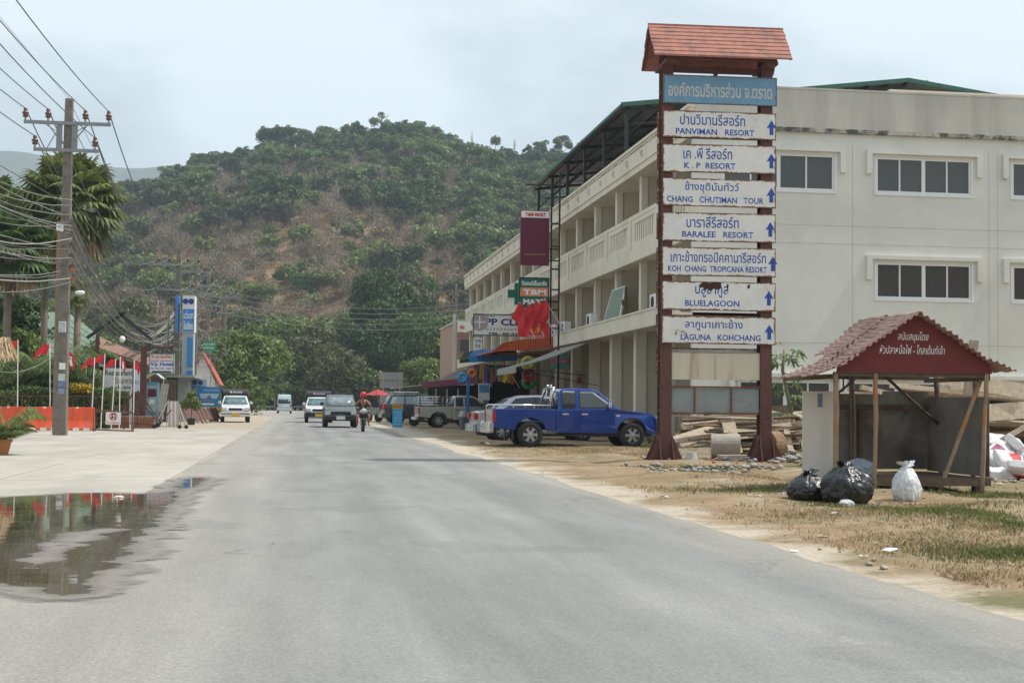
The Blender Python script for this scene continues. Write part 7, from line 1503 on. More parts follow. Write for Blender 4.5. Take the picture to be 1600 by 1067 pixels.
z_ = AT(60, 420, 84).z; fan_palm(66, 84, z_ + 1.1, 2.1, 'mid-height fan palm between the dark palm and the pole', 7, leaf=LM, nf=40)
z_ = AT(88, 350, 74).z; o = root('bare_palm_trunk', (AT(88, 620, 74).x, 74, 0), 'slender bare palm trunk standing left of the big concrete pole', 'tree trunk'); m_ = MB(); m_.tube([(-.1, 0, 0), (0, .1, z_ * .5), (.05, 0, z_)], [.16, .13, .11], 8); m_.build('trunk', PALE, o, smooth=True)
for i, (px, y_, h_, sc_, k_, lb) in enumerate(((-10, 88, 7.8, 1.0, 'bushy', 'dark leafy tree at the left photo edge behind the palms'), (38, 92, 6.4, .9, 'bushy', 'dense dark tree behind the palms left of the big pole'), (70, 96, 7.2, .8, 'bushy_mid', 'leafy tree behind the tall fan palm'), (150, 86, 4.6, .7, 'bushy_mid', 'rounded tree in front of the green restaurant roof'), (5, 76, 4.8, .7, 'vivid', 'bright leafy bush behind the hedge at the photo edge'))):
    tree(k_, (AT(px, 620, y_).x, y_, 0), h_, lb, sc=sc_, rz=i * 1.1)
# potted palm at the edge of the apron
q = G(3, 711); o = root('potted_palm', (q.x, q.y, 0), 'feathery palm in a terracotta pot at the left edge of the apron', 'potted plant'); m_ = MB(); m_.lathe([(.13, 0), (.20, .30), (.23, .31), (.23, .36), (.19, .36), (.18, .31)], (0, 0, 0), 20); m_.build('pot', mat('terracotta', (.42, .17, .06), .8, var=.15), o, smooth=False)
m_ = MB(); r_ = random.Random(11)
for k in range(34): frond(m_, Vector((r_.uniform(-.08, .08), r_.uniform(-.08, .08), .34)), k * 2.4, r_.uniform(.6, 1.1), r_.uniform(.8, 3.2), lw=.33, tw=.030, hang=.5)
m_.build('fronds', LV, o)
# thatch parasol
p = AT(-6, 540, 50); o = root('thatch_parasol', (p.x, 50, 0), 'straw thatch parasol poking in at the left photo edge', 'parasol'); r_ = random.Random(2); m_ = MB(); zt = AT(0, 530, 50).z
for k in range(420): a = r_.uniform(0, 6.28); R = r_.uniform(.6, .8); b = Vector((0, 0, zt + r_.uniform(-.08, .1))) + Vector((cos(a), sin(a), 0)) * r_.uniform(0, .5); e = Vector((cos(a) * R, sin(a) * R, zt - R * .9 + r_.uniform(-.1, .1))); s = Vector((-sin(a), cos(a), 0)) * .02; m_.poly([b - s, e - s * .4, e + s * .4, b + s])
m_.build('thatch', mat('straw', (.48, .36, .22), .9, var=.35, scale=9), o); m_ = MB(); m_.tube([(0, 0, 0), (0, 0, zt)], .04, 6); m_.build('pole', M_wood2, o)
# flags on white poles
FL = [(28, 28, 531, 'red and white flag on the leftmost white pole'), (79, 78, 537, 'red and white flag on the pole just left of the big concrete pole'), (106, 105, 546, 'red and white flag showing at the right side of the big concrete pole'), (143, 148, 558, 'red and white flag on the first slanting pole right of the big pole'), (158, 164, 553, 'plain red flag on the taller slanting pole'), (174, 181, 560, 'small red flag in front of the restaurant board'), (187, 188, 557, 'red and white flag over the middle of the restaurant board'), (209, 210, 562, 'red flag at the right end of the restaurant board')]
for i, (pb, ptp, top, lb) in enumerate(FL):
    y_ = 64.2 + .2 * (i % 3); a = AT(pb, 640, y_); b = AT(ptp, top, y_); a.z = 0; o = root('flag', tuple(a), lb, 'flag', 'flags on thin white poles along the railing'); m_ = MB(); m_.tube([(0, 0, 0), tuple(b - a)], .022, 6); m_.build('flagpole', M_whitep, o)
    L = [.55, .62, .62, .5, .5, .5, .45, .45][i]; sx_ = -1 if i in (0, 1, 3, 5, 4) else 1
    f = flagmesh(L, L * .72, .85, i * 2.1, M_red); fo = f.build('flag_cloth', M_red, o, loc=tuple((b - a) - Vector((0, 0, .02))), rot=(0, radians(14) * sx_, 0 if sx_ > 0 else pi), smooth=True)
    if i in (1, 2, 3, 6, 0): e = MB(); e.prism([(L * .32, -L * .62), (L * .46, -L * .5), (L * .66, -L * .98), (L * .50, -L * 1.02)], -.05, -.03); e.prism([(L * .3, -L * .36), (L * .5, -L * .42), (L * .46, -L * .52), (L * .28, -L * .46)], -.06, -.04); e.build('white_print', M_txt_w, fo)
# no-turn sign on a low frame
fx0, fx1, fz0, fz1 = rect(146, 674, 207, 640, 60.6); fz0 = 0; fz1 = AT(170, 640, 60.6).z; o = root('no_turn_barrier', ((fx0 + fx1) / 2, 60.6, 0), 'low brown tube frame carrying a white no-turning sign', 'sign'); w_ = (fx1 - fx0) / 2
m_ = MB(); m_.tube([(-w_, 0, 0), (-w_, 0, fz1), (w_, 0, fz1 - .1), (w_, 0, 0)], .03, 6); m_.tube([(-w_, 0, .08), (w_, 0, .04)], .03, 6); m_.tube([(-w_, .5, 0), (-w_, .5, fz1 * .9), (w_, .5, fz1 * .85), (w_, .5, 0)], .025, 6); m_.tube([(-w_, 0, .05), (-w_, .5, .05)], .025, 6); m_.tube([(w_, 0, .05), (w_, .5, .05)], .025, 6); m_.build('frame', M_brown, o)
a, b, za, zb = rect(165, 663, 189, 644, 60.55); za, zb = min(za, zb), max(za, zb); c = (fx0 + fx1) / 2; a -= c; b -= c; m_ = MB(); m_.bx(a, b, -.06, -.04, za, zb); sp = m_.build('sign_plate', M_whitep, o); cx, cz, R = (a + b) / 2, zb - (zb - za) * .36, (zb - za) * .33
m_ = MB(); n_ = 28
for k in range(n_): t0, t1 = 2 * pi * k / n_, 2 * pi * (k + 1) / n_; m_.poly([(cx + R * cos(t0), -.062, cz + R * sin(t0)), (cx + R * cos(t1), -.062, cz + R * sin(t1)), (cx + R * .8 * cos(t1), -.062, cz + R * .8 * sin(t1)), (cx + R * .8 * cos(t0), -.062, cz + R * .8 * sin(t0))])
m_.beam((cx - R * .62, -.063, cz + R * .62), (cx + R * .62, -.063, cz - R * .62), .002, R * .16, up=(0, 0, 1)); m_.build('red_ring', M_redp, sp)
m_ = MB(); m_.bx(cx + .05, cx + .09, -.066, -.064, cz - .12, cz + .08); m_.bx(cx - .07, cx + .09, -.066, -.064, cz + .08, cz + .12); m_.bx(cx - .07, cx - .03, -.066, -.064, cz - .02, cz + .08); m_.prism([(cx - .12, cz - .02), (cx + .02, cz - .02), (cx - .05, cz - .12)], -.066, -.064); m_.build('turn_arrow', M_txt_k, sp)
text('ห้ามกลับรถ', M_redp, sp, a + .05, b - .05, za + .03, za + .13, -.062, bold=.02)
# restaurant with green roof, brown tiled lower roof, leaning beams
re_ = root('restaurant', (-11, 84, 0), 'open restaurant with faded green roof and brown tiled lower roof', 'building')
def quadpart(name, pts, m, ro, th=.12):
    P = [Vector(p) for p in pts]; m_ = MB(); n_ = (P[1] - P[0]).cross(P[3] - P[0]).normalized() * th; m_.v = [tuple(p) for p in P] + [tuple(p - n_) for p in P]; m_.f = [(0, 1, 2, 3), (7, 6, 5, 4), (0, 4, 5, 1), (1, 5, 6, 2), (2, 6, 7, 3), (3, 7, 4, 0)]; m_.mi = [0] * 6; return WB(m_, name, m, ro)
M_gro = mat('faded_green_tiles', (.155, .225, .17), .8, var=.2, scale=3, streak=True); M_bro = mat('brown_tiles', (.26, .15, .11), .85, var=.3, scale=5)
rA, rB, rC, rD = AT(104, 488, 92), AT(60, 470, 96), AT(150, 575, 86), AT(238, 588, 84)
rp = [(rA.x, 92, rA.z), (rD.x, 84, rD.z), (rC.x, 82, rC.z + .1), (AT(70, 560, 84).x, 84, AT(70, 560, 84).z)]
for i in range(9):   # roof courses
    t0, t1 = i / 9, (i + 1.05) / 9; a, b, c, d = [Vector(q) for q in (rp[0], rp[1], rp[2], rp[3])]
    quadpart('roof_course', [a.lerp(d, t0), b.lerp(c, t0), b.lerp(c, t1) + Vector((0, 0, .03)), a.lerp(d, t1) + Vector((0, 0, .03))], M_gro, re_, .06)
quadpart('roof', [(rA.x, 92, rA.z), (AT(20, 480, 92).x, 92, rA.z), (AT(0, 560, 84).x, 84, AT(0, 560, 84).z), rp[3]], M_gro, re_)
quadpart('lower_roof', [AT(158, 531, 88), AT(258, 572, 82), AT(258, 582, 80), AT(150, 545, 84)], M_bro, re_); quadpart('eaves_underside', [AT(150, 546, 84.1), AT(258, 583, 80.1), AT(262, 600, 86), AT(165, 575, 90)], M_wood4, re_)
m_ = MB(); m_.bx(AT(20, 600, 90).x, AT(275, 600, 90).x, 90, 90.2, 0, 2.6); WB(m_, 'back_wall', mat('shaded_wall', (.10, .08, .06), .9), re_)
for px in (30, 75, 120, 165, 210, 250): m_ = MB(); x = AT(px, 600, 83.5).x; m_.bx(x - .1, x + .1, 83.4, 83.6, 0, AT(px, 575, 83.5).z if px > 110 else 3.2); WB(m_, 'pillar', M_wood4, re_)
lt = root('timber_gateway', (-9.2, 70, 0), 'dark gateway of two posts with crossed leaning beams above the restaurant board', 'gateway')
for (p0, p1, w_) in (((150, 640), (151, 522), .16), ((223, 640), (224, 540), .28)): a, b = AT(*p0, 70), AT(*p1, 70); m_ = MB(); m_.bx(a.x - w_ / 2, a.x + w_ / 2, 69.9, 70.1, 0, b.z); WB(m_, 'post', M_brown, lt)
for (p0, p1) in (((136, 528), (195, 488)), ((184, 488), (237, 531))): m_ = MB(); m_.beam(AT(*p0, 70), AT(*p1, 70), .14, .14); WB(m_, 'leaning_beam', M_black, lt)
m_ = MB(); m_.beam(AT(224, 543, 70), AT(272, 543, 70), .12, .12); WB(m_, 'cross_beam', M_brown, lt)
p = AT(191, 530, 68); o = MB(); o.lathe([(.02, -.15), (.1, -.12), (.14, 0), (.1, .12), (.03, .15)], (0, 0, 0), 14); tag(o.build('globe_lamp', M_whitep, loc=tuple(p), smooth=True), 'white globe lamp hanging from the cables above the restaurant board', 'lamp')
M_bgr = mat('green_letters', (.02, .13, .07), .5, var=0.)
o, p, w_, h = flatsign('restaurant_sign', rect(163, 575, 209, 611, 68), 68, mat('aged_white_board', (.55, .58, .55), .6), 'weathered white restaurant board behind the small flags', th=.1); text('Restaurant', M_bgr, p, -w_ * .95, w_ * .9, h * .68, h * .92, -.004, bold=.03); text('ร้านอาหาร', mat('brown_letters', (.2, .1, .06), .5), p, -w_ * .3, w_ * .9, h * .32, h * .62, -.004, bold=.02); text('& spa', M_bgr, p, -w_ * .1, w_ * .8, h * .05, h * .25, -.004, bold=.03)
for s in (-.8, .8): tag(MB().bx(-.04, .04, 0, .08, 0, o.location.z).build('sign_leg', M_whitep, o, loc=(s * w_, .0, -o.location.z)), None)
o, p, w_, h = flatsign('banner_sign', rect(209, 577, 218, 612, 67), 67, mat('bluish_white_banner', (.55, .6, .68), .6), 'narrow white and blue banner right of the restaurant board', th=.06); text('โปรโมชั่น', mat('blue_print'), p, -w_ * .8, w_ * .8, h * .35, h * .55, -.004)
o, p, w_, h = flatsign('hotel_sign', rect(233, 552, 272, 584, 69.5), 69.5, mat('white_light_box', (.68, .69, .70), .5), 'white hotel and spa sign hanging from the brown cross beam', th=.15, frame=M_galv)
M_orl = mat('orange_letters', (.60, .12, .03), .5, var=0.); text('วี.เจ.โฮเต็ล', M_orl, p, -w_ * .85, w_ * .8, h * .76, h * .93, -.004, bold=.05); text('แอนด์ เฮลท์สปา', mat('maroon_letters', (.3, .04, .06), .5), p, -w_ * .85, w_ * .85, h * .58, h * .70, -.004, bold=.02); text('V.J. Hotel', mat('bright_blue_letters', (.02, .10, .42), .5), p, -w_ * .9, w_ * .9, h * .36, h * .54, -.004, bold=.06); text('& Health Spa', mat('violet_letters', (.12, .10, .35), .5), p, -w_ * .85, w_ * .82, h * .20, h * .31, -.004, bold=.02)
m_ = MB(); m_.bx(-w_ * .75, w_ * .75, -.01, -.001, h * .06, h * .13); m_.build('arrow_strip', M_txt_k, o); m_ = MB(); m_.bx(-w_ * .7, -w_ * .66, .0, .03, h, h + .35); m_.bx(w_ * .66, w_ * .7, .0, .03, h, h + .35); m_.build('hanger', M_black, o)
# kiosks, canopy, cafe
o, p, w_, h = flatsign('kiosk', (AT(228, 655, 71).x, AT(246, 655, 71).x, 0, AT(236, 597, 71).z), 71, mat('kiosk_blue', (.10, .28, .42), .5), 'pale blue kiosk with a dark red poster beside the brown gateway post', 'kiosk', th=.7)
m_ = MB(); m_.bx(-w_ * .9, w_ * .9, -.02, -.001, h * .35, h * .93); m_.build('front_panel', mat('kiosk_panel', (.30, .42, .45), .5, var=.1), o); m_ = MB(); m_.bx(-w_ * .75, w_ * .75, -.03, -.021, h * .68, h * .85); m_.build('poster', mat('dark_poster', (.10, .02, .04), .5, var=.4, scale=20), o); m_ = MB(); m_.bx(-w_ * .5, w_ * .4, -.03, -.021, h * .52, h * .62); m_.build('notice', M_whitep, o)
for i, px in enumerate((248, 253)):
    o, p, w_, h = flatsign('poster_stand', (AT(px - 3, 640, 71 + i).x, AT(px + 4, 640, 71 + i).x, .75, AT(px, 599, 71 + i).z), 71 + i, mat('poster_grey', (.42, .42, .38), .5, var=.4, scale=9), ['leaning poster panel immediately right of the kiosk', 'second poster panel right of the kiosk'][i], 'poster', th=.06); o.rotation_euler = (0, radians(8), 0); m_ = MB(); m_.bx(-.03, .03, .02, .06, -.75, 0); m_.build('stand', M_galv, o)
cn = root('small_canopy', (AT(239, 590, 72).x, 72, 0), 'small curved pale green canopy over the kiosk', 'canopy'); a, b = AT(226, 590, 71.5), AT(254, 591, 71.5); m_ = MB(); n_ = 8
for yy in (71., 73.):
    for k in range(n_ + 1): t = k / n_; q = a.lerp(b, t); m_.v.append((q.x, yy, q.z + .25 * sin(pi * t))); m_.v.append((q.x, yy, q.z + .25 * sin(pi * t) - .03))
K = (n_ + 1) * 2
for i in range(n_): j = i * 2; m_.face((j, j + 2, K + j + 2, K + j)); m_.face((j + 1, K + j + 1, K + j + 3, j + 3)); m_.face((j, j + 1, j + 3, j + 2))
WB(m_, 'canopy_sheet', mat('pale_green_sheet', (.42, .55, .50), .5), cn); m_ = MB(); [m_.bx(x, x + .05, 72.8, 72.85, 0, a.z) for x in (a.x + .1, b.x - .1)]; WB(m_, 'post', M_whitep, cn)
cf = root('cafe_building', (-8.6, 92, 0), 'small open cafe building with flat roof and white curtains', 'building'); x0, x1 = AT(225, 620, 92).x, AT(298, 620, 92).x; zr = AT(275, 590, 92).z
m_ = MB(); m_.bx(x0 - 2, x1 + .3, 90.5, 97, zr, zr + .14); WB(m_, 'flat_roof', mat('green_edge_roof', (.30, .36, .30), .7), cf); m_ = MB(); m_.bx(x0 - 2, x1, 96.8, 97, 0, zr); m_.bx(AT(278, 620, 92).x, x1, 91.6, 91.75, 0, zr); WB(m_, 'wall', mat('grey_cafe_wall', (.36, .38, .38), .85, var=.08), cf)
for px in (252, 259, 266, 273): m_ = MB(); x = AT(px, 620, 92).x; m_.bx(x - .1, x + .08, 92, 92.1, .3, zr - .1); WB(m_, 'curtain', mat('pale_curtain', (.52, .49, .43), .9), cf)
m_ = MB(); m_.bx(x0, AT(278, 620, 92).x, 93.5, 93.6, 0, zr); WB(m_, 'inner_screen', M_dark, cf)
for i, px in enumerate((256, 268)):
    o = root('chair', (AT(px, 650, 90).x, 90, 0), ['dark wooden chair in front of the cafe curtains, left one', 'dark wooden chair in front of the cafe curtains, right one'][i], 'chair'); m_ = MB(); m_.bx(-.22, .22, -.22, .22, .43, .48); m_.build('seat', M_wood4, o); m_ = MB(); m_.bx(-.22, .22, .19, .22, .48, .95); m_.build('backrest', M_wood4, o)
    for sx_ in (-.2, .2):
        for sy_ in (-.2, .2): m_ = MB(); m_.bx(sx_ - .02, sx_ + .02, sy_ - .02, sy_ + .02, 0, .43); m_.build('leg', M_wood4, o)
# blue totem sign
tt = root('totem_sign', (AT(292, 640, 99).x, 99, 0), 'tall grey and blue totem sign with swimming goggles picture and Thai lettering', 'sign'); X = lambda px, y_=99: AT(px, 600, y_).x; Z = lambda py, y_=99, px=290: AT(px, py, y_).z
M_bt = mat('totem_blue', (.05, .24, .56), .45, var=.05); M_gt = mat('totem_grey', (.42, .45, .46), .6, var=.05)
for nm, q, m in (('column', (X(283), X(301), 99, 100.5, 0, Z(519)), M_gt), ('blue_inset', (X(291), X(300), 98.95, 98.998, Z(573), Z(527)), M_bt), ('blue_inset', (X(291), X(301), 98.95, 98.998, Z(598), Z(579)), M_bt), ('sign_box', (X(283), X(302), 98.9, 100.6, Z(519), Z(462)), M_whitep), ('side_sign', (X(272), X(276), 99, 100.6, Z(519), Z(462)), M_bt)):
    m_ = MB(); m_.bx(*q); WB(m_, nm, m, tt)
m_ = MB(); m_.bx(X(283.5), X(301.5), 98.87, 98.898, Z(518), Z(483)); bp2 = WB(m_, 'blue_panel', M_bt, tt)
for px in (287.6, 296.4): m_ = MB(); m_.lathe([(.01, -.02), (.19, -.02), (.19, 0), (.01, 0)], (X(px) - tt.location.x, -.12, Z(471)), 16, 'y'); o2 = m_.build('goggle_lens', mat('navy_print', (.02, .05, .25), .3), tt); o2.scale = (1, 1, 1)
lx_ = tt.location.x; text('แว่นตา', M_txt_w, bp2, X(285) - lx_, X(300) - lx_, Z(498), Z(486), -.135, bold=.02); text('โอเชียน', M_txt_w, bp2, X(285) - lx_, X(300) - lx_, Z(515), Z(502), -.135, bold=.03)
# blue boards
def gog(o, p, cx, cz, r, y): 
    for s in (-1, 1): m_ = MB(); m_.lathe([(.01, -.02), (r, -.02), (r, 0), (.01, 0)], (cx + s * r * 1.15, y, cz), 14, 'y'); m_.build('goggle_lens', mat('navy_print'), o)
o, p, w_, h = flatsign('dive_board', rect(292, 592, 323, 606, 96), 96, mat('pale_blue_board', (.38, .50, .62), .5), 'small pale blue board with goggles picture above the large blue billboard', th=.06); gog(o, p, .05, h * .6, .16, -.01); m_ = MB(); m_.bx(-w_, w_, -.01, -.001, 0, h * .2); m_.build('blue_strip', M_bt, o)
o.location.z = o.location.z
o, p, w_, h = flatsign('billboard', rect(306, 604, 344, 636, 97.5), 97.5, mat('billboard_blue', (.04, .24, .50), .45, var=.08, scale=2), 'large blue billboard with white arrow and goggles left of the white taxi', th=.08)
text('แว่นตากันแดด', M_txt_w, p, -w_ * .4, w_ * .9, h * .80, h * .90, -.004); m_ = MB(); m_.prism([(-w_ * .8, h * .14), (-w_ * .6, h * .04), (-w_ * .6, h * .1), (w_ * .5, h * .1), (w_ * .5, h * .19), (-w_ * .6, h * .19), (-w_ * .6, h * .25)], -.01, -.001); m_.build('white_arrow', M_txt_w, o)
m_ = MB(); m_.prism([(-w_ * .7, h * .66), (w_ * .9, h * .66), (w_ * .7, h * .42), (w_ * .35, h * .42), (.1 * w_, h * .60), (-w_ * .2, h * .42), (-w_ * .55, h * .42)], -.01, -.001); m_.build('goggle_print', mat('pale_print', (.45, .60, .70), .5), o); text('OPTIC', mat('pink_print', (.55, .25, .40), .5), p, -w_ * .45, w_ * .4, h * .28, h * .37, -.004)
m_ = MB(); [m_.bx(x, x + .08, .08, .14, -o.location.z, 0) for x in (-w_ * .8, w_ * .7)]; m_.build('leg', M_galv, o)
o, p, w_, h = flatsign('yellow_board', rect(325, 636, 344, 642, 96.5), 96.5, mat('yellow_board_paint', (.55, .36, .04), .5), 'low yellow board under the blue billboard', th=.05); m_ = MB(); m_.bx(-w_ * .8, w_ * .8, 0, .04, -o.location.z, 0); m_.build('leg', M_dark, o)
o, p, w_, h = flatsign('direction_sign', rect(317, 533, 338, 549, 112), 112, mat('road_sign_green', (.02, .24, .11), .5), 'green road direction sign among the cables', 'road sign', th=.05); text('BEACH & RESORT', M_txt_w, p, -w_ * .85, w_ * .85, h * .6, h * .82, -.004); text('หาดทราย', M_txt_w, p, -w_ * .85, w_ * .6, h * .2, h * .45, -.004)
m_ = MB(); m_.bx(w_ * .2, w_ * .3, .06, .12, -o.location.z, h); m_.build('post', M_galv, o)
# white gabled house with red trim
hs = root('gabled_house', (AT(318, 600, 128).x, 128, 0), 'small white gabled house with red roof edges behind the poles', 'house'); a, b, c = AT(296, 600, 128), AT(336, 598, 128), AT(316, 553, 128); m_ = MB(); m_.prism([(a.x, 0), (b.x, 0), (b.x, 3.1), (c.x, c.z), (a.x, 3.1)], 128, 134); WB(m_, 'wall', mat('house_white', (.55, .56, .56), .8), hs)
for (s, e) in ((a.x - .4, 1), (b.x + .4, -1)): m_ = MB(); m_.beam((s, 131, 2.75), (c.x, 131, c.z + .12), 6.6, .12, up=(0, 0, 1)); WB(m_, 'roof', mat('red_roof', (.38, .10, .07), .7), hs)
m_ = MB(); m_.bx(c.x - .5, c.x + .5, 127.95, 127.99, 1.0, 2.2); WB(m_, 'window', M_glass, hs)
# brown boards leaning in a row, fabric screen on wheels, gate frames, planter
for i in range(6):
    px = 300 + i * 6.2; y_ = 84 + i * 2.2; p = AT(px, 650, y_); o = root('folding_board', (p.x, y_, 0), 'brown folding board leaning in a row at the roadside, %s from the left' % ['first', 'second', 'third', 'fourth', 'fifth', 'sixth'][i], 'board', 'brown folding boards beside the road', rz=radians(-50))
    m_ = MB(); m_.beam((-.28, 0, .85), (.3, 0, .18), .9, .03, up=(0, 0, 1)); m_.build('board', M_brown, o)
    for s in (-.46, .46): m_ = MB(); m_.beam((-.32, s, .95), (.45, s, .0), .05, .05); m_.build('leg', M_brown, o); pass
p = AT(271, 662, 68.5); o = root('fabric_screen', (p.x, 68.5, 0), 'pale fabric screen on a wheeled trestle frame beside the boards', 'screen'); zt = AT(271, 625, 68.5).z
m_ = MB(); n_ = 8
for k in range(n_ + 1):
    for q in range(5): t = q / 4; m_.v.append((-.27 + .50 * k / n_ + .03 * t, .02 * sin(k * 2.2) - .12 * t, zt - .05 - t * (zt - .15)))
for k in range(n_):
    for q in range(4): m_.face((k * 5 + q, (k + 1) * 5 + q, (k + 1) * 5 + q + 1, k * 5 + q + 1))
m_.build('fabric', mat('pale_pink_fabric', (.52, .46, .44), .9, var=.1), o)
for (a, b) in (((-.25, 0, zt), (-.85, -.2, .05)), ((.2, 0, zt - .15), (.6, -.2, .05)), ((-.25, 0, zt), (-.3, -.15, .1)), ((.2, 0, zt - .15), (.3, .4, .05)), ((-.85, -.2, .12), (.6, -.2, .08))): m_ = MB(); m_.beam(a, b, .045, .045); m_.build('frame_bar', mat('pale_bar', (.42, .39, .36), .7), o)
for x in (-.85, .30, .6): m_ = MB(); m_.lathe([(.01, -.03), (.09, -.03), (.09, .03), (.01, .03)], (x, -.22, .09), 12, 'y'); m_.build('wheel', M_tyre, o)
p = AT(228, 662, 66.5); o = root('wheeled_gate', (p.x, 66.5, 0), 'tall triangular brown tube gate on wheels right of the no-turning sign', 'gate'); P_ = lambda px, py: tuple(AT(px, py, 66.5) - o.location)
for (a, b) in (((208, 662), (208, 575)), ((215, 664), (215, 612)), ((208, 612), (247, 660)), ((215, 610), (252, 662)), ((208, 662), (247, 664)), ((190, 648), (208, 612)), ((250, 662), (268, 640))): m_ = MB(); m_.beam(P_(*a), P_(*b), .055, .055); m_.build('gate_bar', M_brown, o)
m_ = MB(); m_.lathe([(.01, -.03), (.11, -.03), (.11, .03), (.01, .03)], P_(246, 664), 12, 'y'); m_.build('wheel', M_tyre, o)
o = root('brick_planter', (AT(207, 655, 69).x, 69, 0), 'low brick planter wall behind the no-turning sign', 'planter'); r_ = random.Random(6)
m_ = MB(); m_.bx(-1.0, 1.0, .02, .3, 0, .56); m_.build('mortar_core', M_parap, o)
for j in range(6):
    for i in range(9): x = -1. + i * .222 + (.11 if j % 2 else 0); m_ = MB(); m_.bx(x, x + .205, -.01 - r_.uniform(0, .008), .1, .01 + j * .09, .085 + j * .09); m_.build('brick', M_rubr, o)
p = AT(299, 650, 80); o = root('potted_shrub', (p.x, 80, 0), 'potted yellow-green shrub standing before the blue totem sign', 'potted plant'); m_ = MB(); m_.lathe([(.18, 0), (.26, .35), (.24, .36)], (0, 0, 0), 14); m_.build('pot', M_bagk, o); V, F = leafcloud(77, [(0, 0, 1.2, .45), (.3, .1, 1.0, .3), (-.35, 0, 1.05, .35), (0, .1, 1.6, .3)], 1500, .07); link('foliage', npmesh('foliage', V, F, LY), o); m_ = MB(); m_.tube([(0, 0, .3), (0, 0, 1.2)], .03, 5); m_.build('stem', BARK, o)

# ================================================================== POLES, LAMP AND CABLES
YP = 53.7; bp = G(93.5, 680); PX_ = bp.x; zt = AT(109, 155, YP).z
pole = concrete_pole('utility_pole', PX_, YP, zt, 'big square concrete utility pole nearest the camera with notices and meter box', .47, .27, lean=.05)
def crossarm(o, z, hwid, lx=.0, ins=(), y=-.25, w_=.09, br=True, mi=1.):
    m_ = MB(); m_.bx(-hwid + lx, hwid + lx, y - .05, y + .04, z - .06, z + .06); m_.build('crossarm', M_galv, o)
    for x in ins: insulator(o, x + lx, z + .16 * mi, mi, y)
    if br:
        for s in (-1, 1): m_ = MB(); m_.beam((s * .16 + lx, y, z - .75), (s * hwid * .45 + lx, y, z - .06), .04, .04); m_.build('brace', M_galv, o)
z1 = AT(109, 195, YP).z; z2 = AT(109, 237, YP).z
crossarm(pole, z1, 1.52, .04, (-1.47, -.68, .62, 1.44)); crossarm(pole, z2, 1.14, .02, (-1.1, 1.0), br=False)
for s in (-1, 1): m_ = MB(); m_.bx(s * .27 - .1 + .03, s * .27 + .1 + .03, -.26, -.2, z2, z1); m_.build('arm_plate', M_galv, pole); m_ = MB(); m_.beam((s * .35, -.25, z1 - .3), (s * .7, -.25, z1 - .08), .03, .03); m_.beam((s * .35, -.25, z1 - .35), (s * .65, -.25, z2 + .06), .03, .03); m_.build('brace', M_galv, pole)
def on(px, py): q = AT(px, py, YP - .3); return q.x - PX_, q.z
x, z = on(97, 511); m_ = MB(); m_.bx(x - .13, x + .13, -.32, -.19, z - .2, z + .2); mb2 = m_.build('meter_box', mat('meter_grey', (.42, .45, .46), .5), pole, bev=.02)
x, z = on(93, 356); m_ = MB(); m_.bx(x - .12, x + .12, -.3, -.19, z - .12, z + .12); m_.build('white_box', M_whitep, pole, bev=.015)
for (px, py, hh, ww, m) in ((97, 572, .12, .11, M_whitep), (96, 590, .14, .12, mat('pale_notice', (.45, .52, .50), .7, var=.3, scale=30)), (96, 600, .11, .12, mat('blue_notice', (.15, .20, .38), .7, var=.5, scale=30)), (95, 611, .10, .11, mat('grey_notice', (.25, .28, .40), .7, var=.5, scale=30))):
    x, z = on(px, py); m_ = MB(); m_.bx(x - ww, x + ww, -.246, -.232, z - hh, z + hh); m_.build('notice', m, pole)
m_ = MB()
for k in range(22): m_.lathe([(.02, -.235), (.02, -.18)], (.0, 0, .8 + k * .5), 6, 'y')
m_.build('bolt_hole', M_dark, pole)
m_ = MB(); [m_.bx(.20, .30, -.18, .0, z - .05, z + .05) for z in (6.1, 6.5, 6.9, 7.3, 7.7)]; m_.build('cable_rack', M_ins, pole); m_ = MB(); m_.tube([(.27, -.12, 5.6), (.27, -.12, 7.9)], .015, 5); m_.build('rack_rod', M_galv, pole)
m_ = MB()
for (px, py) in ((114, 421), (113, 435)): x, z = on(px, py); m_.bx(x - .08, x + .08, -.3, -.2, z - .05, z + .05)
m_.build('orange_clamp', mat('orange_clamp', (.4, .1, .03), .6), pole)
# street lamp arm on the pole
a, b = AT(107, 467, YP), AT(121, 458, YP - .1); lp = root('street_lamp', (PX_ + .2, YP, a.z), 'small street lamp head on a short arm of the nearest pole', 'street lamp'); m_ = MB(); m_.tube([(0, 0, 0), tuple(b - lp.location)], .03, 6); m_.build('arm', M_galv, lp); m_ = MB(); m_.lathe([(.02, -.2), (.07, -.12), (.08, .08), (.04, .16)], tuple(b - lp.location + Vector((.1, 0, .02))), 10, 'x'); m_.build('lamp_head', M_whitep, lp, smooth=True)
# thin second pole with horn
x = AT(86, 620, 57.2).x; o = root('slim_pole', (x, 57.2, 0), 'slim brown pole standing close behind the big concrete pole', 'pole'); m_ = MB(); m_.tube([(0, 0, 0), (0, 0, AT(88, 345, 57).z)], .08, 7); m_.build('shaft', M_wood2, o)
